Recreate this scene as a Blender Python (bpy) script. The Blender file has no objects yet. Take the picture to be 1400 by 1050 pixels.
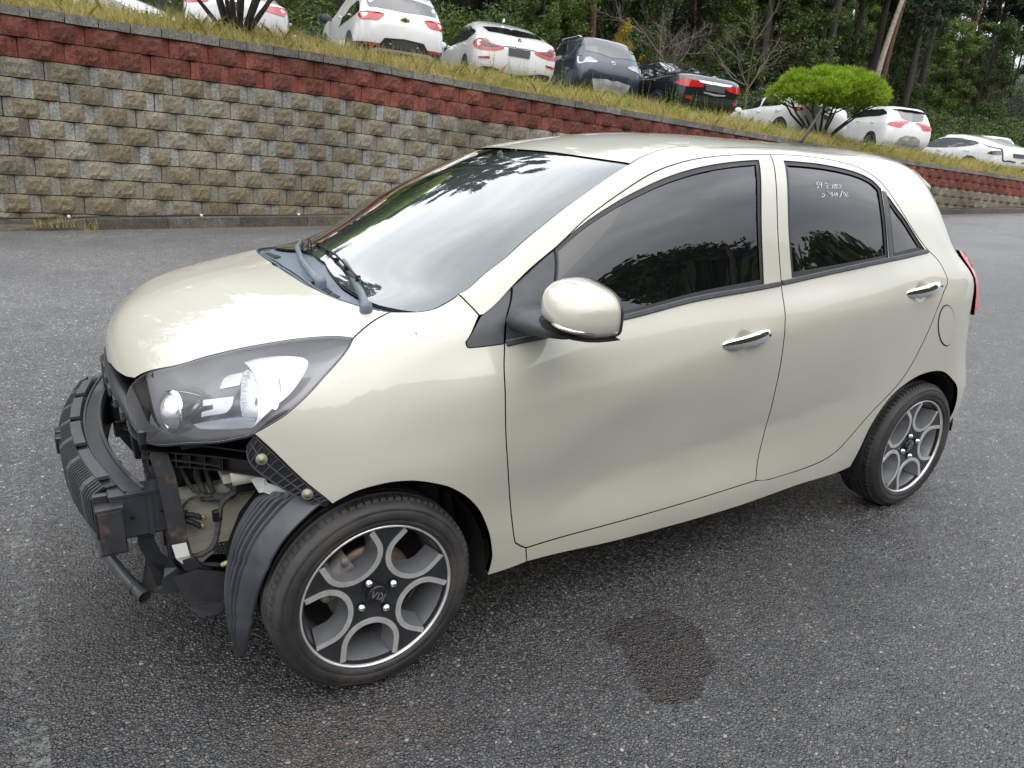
import bpy, bmesh, math, random, time
import numpy as np
from math import radians as R_, sin, cos, pi
from mathutils import Vector, Matrix
from mathutils.geometry import delaunay_2d_cdt
random.seed(7); RNG = np.random.RandomState(7)
SC = bpy.context.scene; COL = SC.collection

# ------------------------------------------------------------------ camera
CAM_P = Vector((-0.581, -2.3401, 1.4264)); YAW, PITCH, ROLL, FPX = 0.5532, 0.3226, 0.0521, 994.6
cam_d = bpy.data.cameras.new('camera'); cam = bpy.data.objects.new('camera', cam_d); COL.objects.link(cam); SC.camera = cam
fw = Vector((sin(YAW)*cos(PITCH), cos(YAW)*cos(PITCH), -sin(PITCH))); rt = Vector((cos(YAW), -sin(YAW), 0)); up = rt.cross(fw)
r2 = cos(ROLL)*rt + sin(ROLL)*up; u2 = -sin(ROLL)*rt + cos(ROLL)*up
cam.matrix_world = Matrix(((r2.x, u2.x, -fw.x, CAM_P.x), (r2.y, u2.y, -fw.y, CAM_P.y), (r2.z, u2.z, -fw.z, CAM_P.z), (0, 0, 0, 1)))
cam_d.sensor_width = 36; cam_d.lens = FPX/1400*36; cam_d.clip_end = 600; cam_d.clip_start = 0.05

# ------------------------------------------------------------------ world: overcast sky
SUN_EL, SUN_AZ = R_(52), R_(200)
W = bpy.data.worlds.new('World'); SC.world = W; W.use_nodes = True
nt = W.node_tree; nt.nodes.clear()
def N(nt, t, **k):
    n = nt.nodes.new(t)
    for a, b in k.items():
        if a == 'i':
            for q, v in b.items():
                if isinstance(v, bpy.types.NodeSocket): nt.links.new(v, n.inputs[q])
                else: n.inputs[q].default_value = v
        else: setattr(n, a, b)
    return n
def ramp(nt, fac, stops, interp='LINEAR'):
    n = nt.nodes.new('ShaderNodeValToRGB'); cr = n.color_ramp; cr.interpolation = interp
    while len(cr.elements) < len(stops): cr.elements.new(.5)
    for e, (p, c) in zip(cr.elements, stops):
        e.position = p; e.color = (c, c, c, 1) if not isinstance(c, (tuple, list)) else (*c, 1)[:4]
    nt.links.new(fac, n.inputs[0]); return n.outputs[0]
def mth(nt, op, a, b=0., c=0.):
    n = nt.nodes.new('ShaderNodeMath'); n.operation = op
    for i, v in enumerate((a, b, c)):
        if isinstance(v, bpy.types.NodeSocket): nt.links.new(v, n.inputs[i])
        else: n.inputs[i].default_value = v
    return n.outputs[0]
def mixc(nt, f, a, b, mode='MIX'):
    n = nt.nodes.new('ShaderNodeMix'); n.data_type = 'RGBA'; n.blend_type = mode
    for i, v in ((0, f), (6, a), (7, b)):
        if isinstance(v, bpy.types.NodeSocket): nt.links.new(v, n.inputs[i])
        elif i == 0: n.inputs[0].default_value = v
        else: n.inputs[i].default_value = (*v, 1)[:4]
    return n.outputs[2]
sky = N(nt, 'ShaderNodeTexSky', sky_type='NISHITA', sun_disc=False, sun_elevation=SUN_EL, sun_rotation=SUN_AZ)
sky.air_density = 1.0; sky.dust_density = 3.0
tc = N(nt, 'ShaderNodeTexCoord'); sx = N(nt, 'ShaderNodeSeparateXYZ', i={0: tc.outputs['Generated']})
zz = mth(nt, 'MAXIMUM', sx.outputs[2], 0.0); den = mth(nt, 'ADD', zz, .22)
cv = N(nt, 'ShaderNodeCombineXYZ', i={0: mth(nt, 'DIVIDE', sx.outputs[0], den), 1: mth(nt, 'DIVIDE', sx.outputs[1], den), 2: 0.})
cn = N(nt, 'ShaderNodeTexNoise', i={'Vector': cv.outputs[0], 'Scale': .9, 'Detail': 7., 'Roughness': .55, 'Distortion': .6})
lum = ramp(nt, cn.outputs[0], [(.30, 16.), (.50, 22.5), (.66, 32.)])
hz = ramp(nt, sx.outputs[2], [(0, .26), (.25, .36), (.55, .78), (1, 1.0)])
tint = ramp(nt, cn.outputs[0], [(.30, (.90, .95, 1.05)), (.68, (1.0, 1.0, .99))])
cl = mixc(nt, 1., mixc(nt, 1., lum, hz, 'MULTIPLY'), tint, 'MULTIPLY')
skc = mixc(nt, .86, sky.outputs[0], cl)
bg = N(nt, 'ShaderNodeBackground', i={'Color': skc, 'Strength': .15}); wo = N(nt, 'ShaderNodeOutputWorld', i={0: bg.outputs[0]})
sd = bpy.data.lights.new('sun', 'SUN'); sd.energy = 0.6; sd.angle = R_(70); sd.color = (1, .97, .92)
so = bpy.data.objects.new('sun', sd); COL.objects.link(so)
so.rotation_euler = Vector((-sin(SUN_AZ)*cos(SUN_EL), -cos(SUN_AZ)*cos(SUN_EL), -sin(SUN_EL))).to_track_quat('-Z', 'Y').to_euler()
SC.view_settings.view_transform = 'Standard'; SC.view_settings.look = 'None'; SC.view_settings.exposure = 0.1; SC.view_settings.gamma = 1
SC.render.engine = 'CYCLES'; SC.cycles.max_bounces = 7; SC.cycles.transparent_max_bounces = 12; SC.cycles.glossy_bounces = 4

# ------------------------------------------------------------------ materials
M = {}
def mat(name, col=(.5, .5, .5), rough=.5, metal=0., coat=0., coatr=.03, spec=.5, var=.0, vscale=8., bump=0., bscale=60., dirt=None, dscale=3., emis=None, detail=4.):
    m = bpy.data.materials.new(name); m.use_nodes = True; t = m.node_tree; b = t.nodes['Principled BSDF']
    b.inputs['Roughness'].default_value = rough; b.inputs['Metallic'].default_value = metal
    b.inputs['Coat Weight'].default_value = coat; b.inputs['Coat Roughness'].default_value = coatr; b.inputs['Specular IOR Level'].default_value = spec
    tc = N(t, 'ShaderNodeTexCoord').outputs['Object']
    c = None
    if var > 0:
        n = N(t, 'ShaderNodeTexNoise', i={'Vector': tc, 'Scale': vscale, 'Detail': detail, 'Roughness': .6})
        lo = tuple(v*(1-var) for v in col); hi = tuple(min(1, v*(1+var)) for v in col)
        c = ramp(t, n.outputs[0], [(.3, lo), (.7, hi)])
    if dirt:
        n2 = N(t, 'ShaderNodeTexNoise', i={'Vector': tc, 'Scale': dscale, 'Detail': 6., 'Roughness': .7})
        f = ramp(t, n2.outputs[0], [(dirt[1], 0.), (dirt[1]+.18, 1.)])
        c = mixc(t, f, c if c is not None else col, dirt[0])
        r = mth(t, 'MULTIPLY_ADD', f, .35, rough); t.links.new(r, b.inputs['Roughness'])
    if c is not None: t.links.new(c, b.inputs['Base Color'])
    else: b.inputs['Base Color'].default_value = (*col, 1)
    if bump > 0:
        n = N(t, 'ShaderNodeTexNoise', i={'Vector': tc, 'Scale': bscale, 'Detail': 5., 'Roughness': .6})
        bp = N(t, 'ShaderNodeBump', i={'Height': n.outputs[0], 'Strength': 1., 'Distance': bump}); t.links.new(bp.outputs[0], b.inputs['Normal'])
    if emis: b.inputs['Emission Color'].default_value = (*emis[0], 1); b.inputs['Emission Strength'].default_value = emis[1]
    M[name] = m; return m
def glassmat(name, tint, fac, ior=1.5, rough=0.0, boost=1.0, haze=(.02, .022, .024)):
    """thin pane: tinted see-through with Fresnel reflection"""
    m = bpy.data.materials.new(name); m.use_nodes = True; t = m.node_tree; t.nodes.clear()
    tr = N(t, 'ShaderNodeBsdfTransparent', i={0: (*tint, 1)}); df = N(t, 'ShaderNodeBsdfDiffuse', i={0: (*haze, 1)})
    gl = N(t, 'ShaderNodeBsdfGlossy', i={0: (1, 1, 1, 1), 'Roughness': rough}); fr = N(t, 'ShaderNodeFresnel', i={0: ior})
    f2 = mth(t, 'MINIMUM', mth(t, 'MULTIPLY', fr.outputs[0], boost), 1.)
    a = N(t, 'ShaderNodeMixShader', i={0: fac, 1: tr.outputs[0], 2: df.outputs[0]})
    b = N(t, 'ShaderNodeMixShader', i={0: f2, 1: a.outputs[0], 2: gl.outputs[0]})
    N(t, 'ShaderNodeOutputMaterial', i={0: b.outputs[0]}); M[name] = m; return m
# car
mat('paint', (.435, .423, .352), .42, coat=1., coatr=.02, var=.04, vscale=3.2, dirt=((.36, .345, .28), .70), dscale=5)
mat('paint_raw', (.47, .455, .37), .5, var=.10, vscale=9, dirt=((.18, .15, .10), .62), dscale=7)
mat('rubber', (.018, .018, .02), .55, var=.3, vscale=30)
mat('black_plastic', (.022, .023, .025), .38, var=.35, vscale=14, bump=.0004, bscale=300)
mat('trim_plastic', (.045, .048, .052), .5, var=.2, vscale=20, bump=.0003, bscale=500)
mat('grey_plastic', (.115, .14, .165), .42, var=.15, vscale=14, dirt=((.05, .05, .05), .6), dscale=9)
mat('satin_black', (.012, .012, .013), .3)
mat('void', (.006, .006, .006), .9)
mat('steel_black', (.028, .033, .038), .3, coat=.3, var=.3, vscale=8, dirt=((.10, .055, .030), .66), dscale=6)
mat('rust', (.20, .095, .045), .8, var=.5, vscale=25)
mat('rusty_black', (.03, .03, .032), .5, var=.3, vscale=9, dirt=((.12, .070, .042), .57), dscale=12)
mat('chrome', (.86, .87, .88), .05, metal=1.)
mat('chrome_soft', (.80, .81, .82), .16, metal=1.)
mat('alloy_bright', (.80, .80, .77), .32, metal=.75, var=.15, vscale=25, dirt=((.30, .22, .14), .62), dscale=22)
mat('alloy_grey', (.27, .275, .285), .34, metal=.6, coat=.4, var=.15, vscale=12, dirt=((.11, .10, .09), .6), dscale=14)
mat('alloy_dark', (.028, .029, .031), .33, metal=.3, coat=.5, coatr=.12, var=.2, vscale=20)
mat('disc', (.20, .15, .11), .5, metal=.7, var=.5, vscale=18)
mat('caliper', (.26, .25, .23), .6, metal=.4, var=.4, vscale=30)
mat('interior', (.045, .045, .05), .7, var=.2)
mat('seat_cloth', (.07, .068, .066), .9, var=.2)
mat('white_plastic', (.75, .75, .72), .4)
mat('yellow_rubber', (.55, .48, .22), .5)
mat('frit', (.05, .046, .055), .5)
mat('red_lamp', (.75, .018, .03), .12, coat=1.)
mat('white_ink', (.8, .82, .85), .6)
mat('radiator', (.10, .095, .09), .6, metal=.5, var=.5, vscale=60)
glassmat('windscreen_glass', (.62, .72, .69), .17, 1.52, boost=2.35, haze=(.26, .31, .30))  # pale diffuse haze painted in to bring the pane nearer sky brightness
glassmat('side_glass', (.07, .075, .08), .35, 1.55, boost=1.3, haze=(.008, .009, .010))
glassmat('clear_lens', (.90, .91, .92), .03, 1.5, boost=1.7)
mat('bulb_glass', (.82, .84, .86), .04, metal=.7)

# ------------------------------------------------------------------ object helpers
def tag(o, label=None, cat=None, group=None, kind=None):
    if label: o['label'] = label
    if cat: o['category'] = cat
    if group: o['group'] = group
    if kind: o['kind'] = kind
    return o
def thing(name, label, cat, loc=(0, 0, 0), rz=0, group=None):
    o = bpy.data.objects.new(name, None); COL.objects.link(o); o.location = loc; o.rotation_euler = (0, 0, rz); o.empty_display_size = .1
    return tag(o, label, cat, group)
def link(name, me, parent=None, m=None, label=None):
    o = bpy.data.objects.new(name, me); COL.objects.link(o)
    if parent is not None: o.parent = parent
    if m is not None and len(me.materials) == 0:
        for q in (m if isinstance(m, (list, tuple)) else [m]): me.materials.append(M[q])
    if label: o['label'] = label
    return o
class MB:
    """collects geometry for one mesh"""
    def __init__(s): s.v = []; s.f = []; s.m = []; s.sm = []
    def add(s, v, f, mi=0, smooth=False):
        b = len(s.v); s.v += [tuple(q) for q in v]; s.f += [tuple(i+b for i in q) for q in f]; s.m += [mi]*len(f); s.sm += [smooth]*len(f); return s
    def box(s, c, h, rot=None, mi=0, bev=0):
        """box by centre and half sizes; bev chamfers vertical-profile edges"""
        cx, cy, cz = c; hx, hy, hz = h
        if bev > 0:
            b = min(bev, hx*.49, hy*.49, hz*.49); pts = []
            for sx in (-1, 1):
                for sy in (-1, 1):
                    for sz in (-1, 1):
                        pts += [(sx*hx, sy*(hy-b), sz*(hz-b)), (sx*(hx-b), sy*hy, sz*(hz-b)), (sx*(hx-b), sy*(hy-b), sz*hz)]
            bm = bmesh.new(); vs = [bm.verts.new(q) for q in pts]; bmesh.ops.convex_hull(bm, input=vs)
            bmesh.ops.dissolve_limit(bm, angle_limit=.01, verts=bm.verts[:], edges=bm.edges[:])
            bm.verts.index_update(); P = [v.co.copy() for v in bm.verts]; F = [[v.index for v in f.verts] for f in bm.faces]; bm.free()
        else:
            P = [Vector((x*hx, y*hy, z*hz)) for x in (-1, 1) for y in (-1, 1) for z in (-1, 1)]
            F = [(0, 1, 3, 2), (4, 6, 7, 5), (0, 4, 5, 1), (2, 3, 7, 6), (0, 2, 6, 4), (1, 5, 7, 3)]
        if rot is not None: P = [rot @ q for q in P]
        return s.add([(q[0]+cx, q[1]+cy, q[2]+cz) for q in P], F, mi)
    def tube(s, pts, r, n=8, mi=0, cap=True, smooth=True, flat=1.):
        pts = [Vector(q) for q in pts]; rs = [float(q) for q in (r if isinstance(r, (list, tuple)) else [r]*len(pts))]
        V = []; F = []; a = None
        for i, q in enumerate(pts):
            d = (pts[min(i+1, len(pts)-1)]-pts[max(i-1, 0)]).normalized()
            if a is None: a = d.orthogonal().normalized()
            else:
                a = (a-d*a.dot(d)); a = a.normalized() if a.length > 1e-6 else d.orthogonal().normalized()
            b = d.cross(a)
            for k in range(n): t = 2*pi*k/n; V.append(q+rs[i]*(cos(t)*a+sin(t)*b*flat))
        for i in range(len(pts)-1):
            for k in range(n): F.append((i*n+k, i*n+(k+1) % n, (i+1)*n+(k+1) % n, (i+1)*n+k))
        if cap: F.append(tuple(range(n-1, -1, -1))); F.append(tuple((len(pts)-1)*n+k for k in range(n)))
        return s.add(V, F, mi, smooth)
    def lathe(s, prof, axis='y', c=(0, 0, 0), n=32, mi=0, smooth=True, a0=0, a1=2*pi):
        """prof list of (r, t) around axis"""
        V = []; F = []; full = abs(a1-a0-2*pi) < 1e-6; m = n if full else n+1
        for (r, t) in prof:
            for k in range(m):
                a = a0+(a1-a0)*k/n; x, z = r*cos(a), r*sin(a)
                V.append({'y': (c[0]+x, c[1]+t, c[2]+z), 'z': (c[0]+x, c[1]+z, c[2]+t), 'x': (c[0]+t, c[1]+x, c[2]+z)}[axis])
        for i in range(len(prof)-1):
            for k in range(n):
                k2 = (k+1) % m if full else k+1
                F.append((i*m+k, i*m+k2, (i+1)*m+k2, (i+1)*m+k))
        return s.add(V, F, mi, smooth)
    def loft(s, rings, close=True, cap=True, mi=0, smooth=True):
        n = len(rings[0]); V = [q for r in rings for q in r]; F = []
        for i in range(len(rings)-1):
            for k in range(n if close else n-1): F.append((i*n+k, i*n+(k+1) % n, (i+1)*n+(k+1) % n, (i+1)*n+k))
        if cap: F.append(tuple(range(n-1, -1, -1))); F.append(tuple((len(rings)-1)*n+k for k in range(n)))
        return s.add(V, F, mi, smooth)
    def ext(s, poly, t, org, ax, ay, mi=0):
        """extrude a 2D polygon (in axes ax, ay from org) by vector t"""
        ax, ay, t, org = map(Vector, (ax, ay, t, org)); a = [org+x*ax+y*ay for x, y in poly]; b = [q+t for q in a]; n = len(a)
        return s.add(a+b, [tuple(range(n)), tuple(range(2*n-1, n-1, -1))]+[(i, i+n, (i+1) % n+n, (i+1) % n) for i in range(n)], mi)
    def mesh(s, name='m', recalc=True):
        me = bpy.data.meshes.new(name); me.from_pydata(s.v, [], s.f)
        me.polygons.foreach_set('material_index', s.m); me.polygons.foreach_set('use_smooth', s.sm)
        if recalc:
            bm = bmesh.new(); bm.from_mesh(me); bmesh.ops.recalc_face_normals(bm, faces=bm.faces[:]); bm.to_mesh(me); bm.free()
        me.update(); return me
    def build(s, name, m, parent=None, label=None, recalc=True): return link(name, s.mesh(name, recalc), parent, m, label)
def crom(pts, step):
    """Catmull-Rom through 2D points, resampled"""
    P = np.array(pts, float)
    if len(P) == 2:
        n = max(1, int(np.ceil(np.linalg.norm(P[1]-P[0])/step))); return [tuple(P[0]+(P[1]-P[0])*k/n) for k in range(n)]
    Q = np.vstack([2*P[0]-P[1], P, 2*P[-1]-P[-2]]); out = []
    for i in range(1, len(Q)-2):
        n = max(1, int(np.ceil(np.linalg.norm(Q[i+1]-Q[i])/step)))
        for k in range(n):
            t = k/n
            out.append(tuple(.5*((2*Q[i])+(-Q[i-1]+Q[i+1])*t+(2*Q[i-1]-5*Q[i]+4*Q[i+1]-Q[i+2])*t*t+(-Q[i-1]+3*Q[i]-3*Q[i+1]+Q[i+2])*t**3)))
    return out
def outline(segs, step=.012):
    o = []
    for s in segs: o += crom(s, step)
    r = [o[0]]
    for q in o[1:]:
        if math.hypot(q[0]-r[-1][0], q[1]-r[-1][1]) > step*.25: r.append(q)
    if math.hypot(r[0][0]-r[-1][0], r[0][1]-r[-1][1]) < step*.25: r.pop()
    return np.array(r)
def area2(P): x, y = P[:, 0], P[:, 1]; return .5*np.sum(x*np.roll(y, -1)-np.roll(x, -1)*y)
def inset(P, d):
    P = P if area2(P) > 0 else P[::-1]
    a = np.roll(P, 1, 0); b = np.roll(P, -1, 0)
    e1 = P-a; e2 = b-P; e1 /= np.linalg.norm(e1, axis=1)[:, None]+1e-12; e2 /= np.linalg.norm(e2, axis=1)[:, None]+1e-12
    n1 = np.stack([-e1[:, 1], e1[:, 0]], 1); n2 = np.stack([-e2[:, 1], e2[:, 0]], 1); n = n1+n2; l = (n*n1).sum(1)
    return P+n/np.maximum(l, .5)[:, None]*d
def inside(P, Q):
    """points P (n,2) inside polygon Q"""
    x, y = P[:, 0], P[:, 1]; c = np.zeros(len(P), bool); a = Q; b = np.roll(Q, -1, 0)
    for (x1, y1), (x2, y2) in zip(a, b):
        if y1 == y2: continue
        m = ((y1 > y) != (y2 > y)) & (x < (x2-x1)*(y-y1)/(y2-y1)+x1); c ^= m
    return c
def mindist(P, L):
    d = np.full(len(P), 1e9)
    for k in range(0, len(P), 4000): d[k:k+4000] = np.sqrt(((P[k:k+4000, None]-L[None])**2).sum(2)).min(1)
    return d
def fill(polys, res, fine=()):
    """CDT of outer polygon polys[0] with holes polys[1:]; returns verts (n,2), tris, loops of vertex ids"""
    P = np.vstack(polys); E = []; loops = []; b = 0
    for q in polys: n = len(q); loops.append(list(range(b, b+n))); E += [(b+i, b+(i+1) % n) for i in range(n)]; b += n
    lo, hi = P.min(0), P.max(0)
    gx, gy = np.meshgrid(np.arange(lo[0]+res*.5, hi[0], res), np.arange(lo[1]+res*.5, hi[1], res), indexing='ij'); G = np.stack([gx.ravel(), gy.ravel()], 1)
    for (a, c) in fine:
        G = G[np.hypot(G[:, 0]-a, G[:, 1]-c) > .085]; t = np.arange(-.084, .084, .0065); fx, fy = np.meshgrid(t, t); Fp = np.stack([fx.ravel(), fy.ravel()], 1); G = np.vstack([G, Fp[np.hypot(Fp[:, 0], Fp[:, 1]) < .084]+[a, c]])
    if len(G):
        k = inside(G, polys[0])
        for h in polys[1:]: k &= ~inside(G, h)
        G = G[k]
        if len(G): G = G[mindist(G, P) > (res*.55 if not fine else .006)]
    V = np.vstack([P, G]) if len(G) else P
    r = delaunay_2d_cdt([Vector(q) for q in V], E, [], 0, 1e-7, True)
    nv = np.array([tuple(q) for q in r[0]]); T = np.array([t for t in r[2] if len(t) == 3], int).reshape(-1, 3); om = r[3]
    cen = nv[T].mean(1); k = inside(cen, polys[0])
    for h in polys[1:]: k &= ~inside(cen, h)
    inv = {}
    for i, o in enumerate(om):
        for j in o: inv.setdefault(j, i)
    loops = [[inv[i] for i in L if i in inv] for L in loops]
    T = T[k]
    if len(T) == 0: return nv, T, loops
    a = nv[T]; ar = (a[:, 1, 0]-a[:, 0, 0])*(a[:, 2, 1]-a[:, 0, 1])-(a[:, 1, 1]-a[:, 0, 1])*(a[:, 2, 0]-a[:, 0, 0])
    T[ar < 0] = T[ar < 0][:, ::-1]
    return nv, T, loops
def panel(name, srf, segs, m, parent, holes=(), gap=.0021, depth=.018, off=0., res=.03, step=.012, both=True, full=False, fn=None, label=None, rim=True, fine=()):
    """a sheet-metal or glass panel cut from the body surface; mirrored on the other side (both) or joined across the centreline (full)"""
    out = inset(outline(segs, step), gap); hl = [inset(outline(h, step), -gap) for h in holes]
    if full: out[:, 1] = np.where(outline_near(out, srf.umax, gap), srf.umax, out[:, 1])
    nv, T, loops = fill([out]+hl, res, fine)
    P, Nn = srf.pn(nv[:, 0], nv[:, 1])
    o = np.full(len(P), off) if fn is None else off+fn(nv, P)
    P = P+Nn*o[:, None]
    n0 = len(P); V = [P]; NN = [Nn]; F = [tuple(t[::-1]) for t in T]
    # orientation: make sure first triangle agrees with normal
    c = np.cross(P[T[:, 1]]-P[T[:, 0]], P[T[:, 2]]-P[T[:, 0]])
    if (c*Nn[T[:, 0]]).sum() > 0: F = [tuple(t) for t in T]
    b = n0
    if rim:
        for L in loops:
            L = [i for i in L if not (full and abs(nv[i, 1]-srf.umax) < 1e-6)] if full else L
            n = len(L); A = P[L]; Na = Nn[L]; tang = np.roll(A, -1, 0)-np.roll(A, 1, 0); tang /= np.linalg.norm(tang, axis=1)[:, None]+1e-12
            ow = np.cross(tang, Na); 
            V += [A, A-Na*.0012+ow*.0006, A-Na*depth]; NN += [Na*.6+ow*.5, ow, ow]
            for i in range(n if not full else n-1):
                j = (i+1) % n
                if full and abs(nv[L[i], 1]-nv[L[j], 1])+abs(nv[L[i], 0]-nv[L[j], 0]) > .2: continue
                for k in (0, 1): F.append((b+k*n+i, b+k*n+j, b+(k+1)*n+j, b+(k+1)*n+i))
            b += 3*n
    V = np.vstack(V); NN = np.vstack(NN); NN /= np.linalg.norm(NN, axis=1)[:, None]+1e-12
    def mk(V, NN, F):
        me = bpy.data.meshes.new(name); me.from_pydata(V.tolist(), [], F); me.polygons.foreach_set('use_smooth', [True]*len(me.polygons)); me.update()
        me.normals_split_custom_set_from_vertices(NN.tolist()); return me
    mir = np.array([1, -1, 1.])
    if full:
        F2 = [tuple(i+len(V) for i in f[::-1]) for f in F]
        return [link(name, mk(np.vstack([V, V*mir]), np.vstack([NN, NN*mir]), F+F2), parent, m, label)]
    r = [link(name, mk(V, NN, F), parent, m, label)]
    if both: r.append(link(name, mk(V*mir, NN*mir, [f[::-1] for f in F]), parent, m, label))
    return r
def outline_near(out, um, gap): return out[:, 1] > um-gap*2.2

# spline net of the half body: rows front to rear, columns sill to centreline
NET = [[(-0.26,0.74,0.2),(-0.28,0.73,0.25),(-0.3,0.715,0.3),(-0.33,0.69,0.35),(-0.36,0.655,0.4),(-0.39,0.62,0.45),(-0.42,0.58,0.5),(-0.45,0.53,0.54),(-0.475,0.47,0.58),(-0.5,0.38,0.62),(-0.51,0.2,0.66),(-0.52,0,0.68)],
[(-0.22,0.75,0.22),(-0.23,0.755,0.32),(-0.25,0.74,0.4),(-0.27,0.72,0.46),(-0.31,0.69,0.53),(-0.35,0.66,0.59),(-0.39,0.62,0.64),(-0.43,0.57,0.68),(-0.47,0.5,0.72),(-0.486,0.4,0.76),(-0.516,0.2,0.79),(-0.526,0,0.8)],
[(-0.15,0.76,0.22),(-0.16,0.77,0.33),(-0.18,0.765,0.43),(-0.2,0.75,0.52),(-0.24,0.725,0.6),(-0.28,0.695,0.67),(-0.32,0.66,0.725),(-0.36,0.61,0.77),(-0.4,0.53,0.81),(-0.426,0.42,0.85),(-0.471,0.21,0.875),(-0.486,0,0.885)],
[(-0.08,0.765,0.22),(-0.08,0.785,0.33),(-0.09,0.79,0.44),(-0.11,0.785,0.55),(-0.14,0.765,0.64),(-0.18,0.735,0.715),(-0.22,0.7,0.78),(-0.25,0.65,0.835),(-0.28,0.57,0.88),(-0.32,0.46,0.915),(-0.37,0.23,0.94),(-0.38,0,0.95)],
[(0.03,0.76,0.22),(0.03,0.79,0.33),(0.03,0.8,0.45),(0.02,0.8,0.57),(0,0.79,0.67),(-0.03,0.765,0.75),(-0.06,0.73,0.82),(-0.09,0.68,0.88),(-0.12,0.6,0.93),(-0.15,0.49,0.96),(-0.19,0.25,0.985),(-0.2,0,0.995)],
[(0.17,0.75,0.22),(0.17,0.785,0.33),(0.17,0.795,0.45),(0.17,0.8,0.58),(0.16,0.79,0.69),(0.14,0.77,0.78),(0.12,0.735,0.855),(0.09,0.69,0.92),(0.06,0.61,0.97),(0.03,0.51,0.995),(-0.02,0.27,1.012),(-0.04,0,1.018)],
[(0.33,0.755,0.188),(0.33,0.775,0.32),(0.33,0.78,0.45),(0.33,0.795,0.58),(0.33,0.793,0.745),(0.33,0.776,0.8247),(0.33,0.74,0.89),(0.325,0.705,0.955),(0.32,0.665,0.995),(0.295,0.617,1.026),(0.16,0.31,1.055),(0.1,0,1.06)],
[(0.56,0.755,0.188),(0.56,0.765,0.31),(0.56,0.765,0.44),(0.56,0.785,0.58),(0.56,0.793,0.76),(0.56,0.776,0.859),(0.56,0.735,0.94),(0.55,0.694,1.03),(0.54,0.645,1.106),(0.5,0.585,1.153),(0.4,0.3,1.184),(0.36,0,1.19)],
[(0.8,0.755,0.188),(0.8,0.765,0.3),(0.8,0.757,0.43),(0.8,0.779,0.62),(0.8,0.796,0.785),(0.8,0.773,0.884),(0.8,0.735,0.965),(0.8,0.682,1.11),(0.77,0.61,1.241),(0.74,0.535,1.29),(0.68,0.285,1.328),(0.65,0,1.338)],
[(1.04,0.755,0.188),(1.04,0.765,0.295),(1.04,0.757,0.42),(1.04,0.779,0.62),(1.04,0.797,0.82),(1.04,0.774,0.9107),(1.04,0.74,0.985),(1.02,0.677,1.17),(0.99,0.582,1.335),(0.955,0.49,1.384),(0.91,0.27,1.41),(0.9,0,1.42)],
[(1.27,0.755,0.188),(1.27,0.765,0.293),(1.27,0.757,0.42),(1.27,0.779,0.62),(1.27,0.7975,0.855),(1.27,0.7745,0.9347),(1.27,0.745,1),(1.26,0.682,1.19),(1.25,0.58,1.385),(1.24,0.48,1.43),(1.22,0.26,1.458),(1.21,0,1.469)],
[(1.6,0.755,0.188),(1.6,0.765,0.293),(1.6,0.765,0.43),(1.6,0.784,0.62),(1.6,0.7975,0.895),(1.6,0.7745,0.9665),(1.6,0.745,1.025),(1.6,0.687,1.21),(1.6,0.585,1.4),(1.6,0.485,1.447),(1.6,0.26,1.472),(1.6,0,1.482)],
[(1.95,0.755,0.188),(1.95,0.77,0.3),(1.95,0.778,0.45),(1.95,0.789,0.62),(1.95,0.7975,0.915),(1.95,0.7745,0.992),(1.95,0.745,1.055),(1.95,0.682,1.22),(1.95,0.58,1.387),(1.95,0.48,1.44),(1.95,0.26,1.466),(1.95,0,1.477)],
[(2.25,0.755,0.188),(2.25,0.78,0.31),(2.25,0.795,0.47),(2.25,0.799,0.62),(2.25,0.797,0.925),(2.25,0.774,1.013),(2.25,0.735,1.085),(2.25,0.672,1.22),(2.25,0.567,1.366),(2.25,0.47,1.43),(2.25,0.25,1.46),(2.25,0,1.472)],
[(2.5,0.755,0.2),(2.5,0.78,0.32),(2.5,0.795,0.48),(2.5,0.799,0.62),(2.5,0.79,0.925),(2.5,0.76,1.016),(2.5,0.71,1.09),(2.5,0.636,1.21),(2.49,0.54,1.34),(2.48,0.455,1.404),(2.48,0.24,1.438),(2.48,0,1.45)],
[(2.72,0.71,0.24),(2.73,0.76,0.33),(2.735,0.775,0.48),(2.702,0.762,0.62),(2.667,0.743,0.9),(2.637,0.723,0.9935),(2.617,0.648,1.07),(2.597,0.573,1.18),(2.577,0.493,1.27),(2.59,0.42,1.355),(2.645,0.22,1.405),(2.66,0,1.415)],
[(2.81,0.66,0.25),(2.84,0.69,0.34),(2.854,0.7,0.48),(2.808,0.69,0.65),(2.762,0.66,0.82),(2.72,0.62,0.95),(2.69,0.57,1.05),(2.655,0.5,1.15),(2.621,0.43,1.235),(2.657,0.36,1.3),(2.719,0.2,1.35),(2.74,0,1.36)]]
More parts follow.
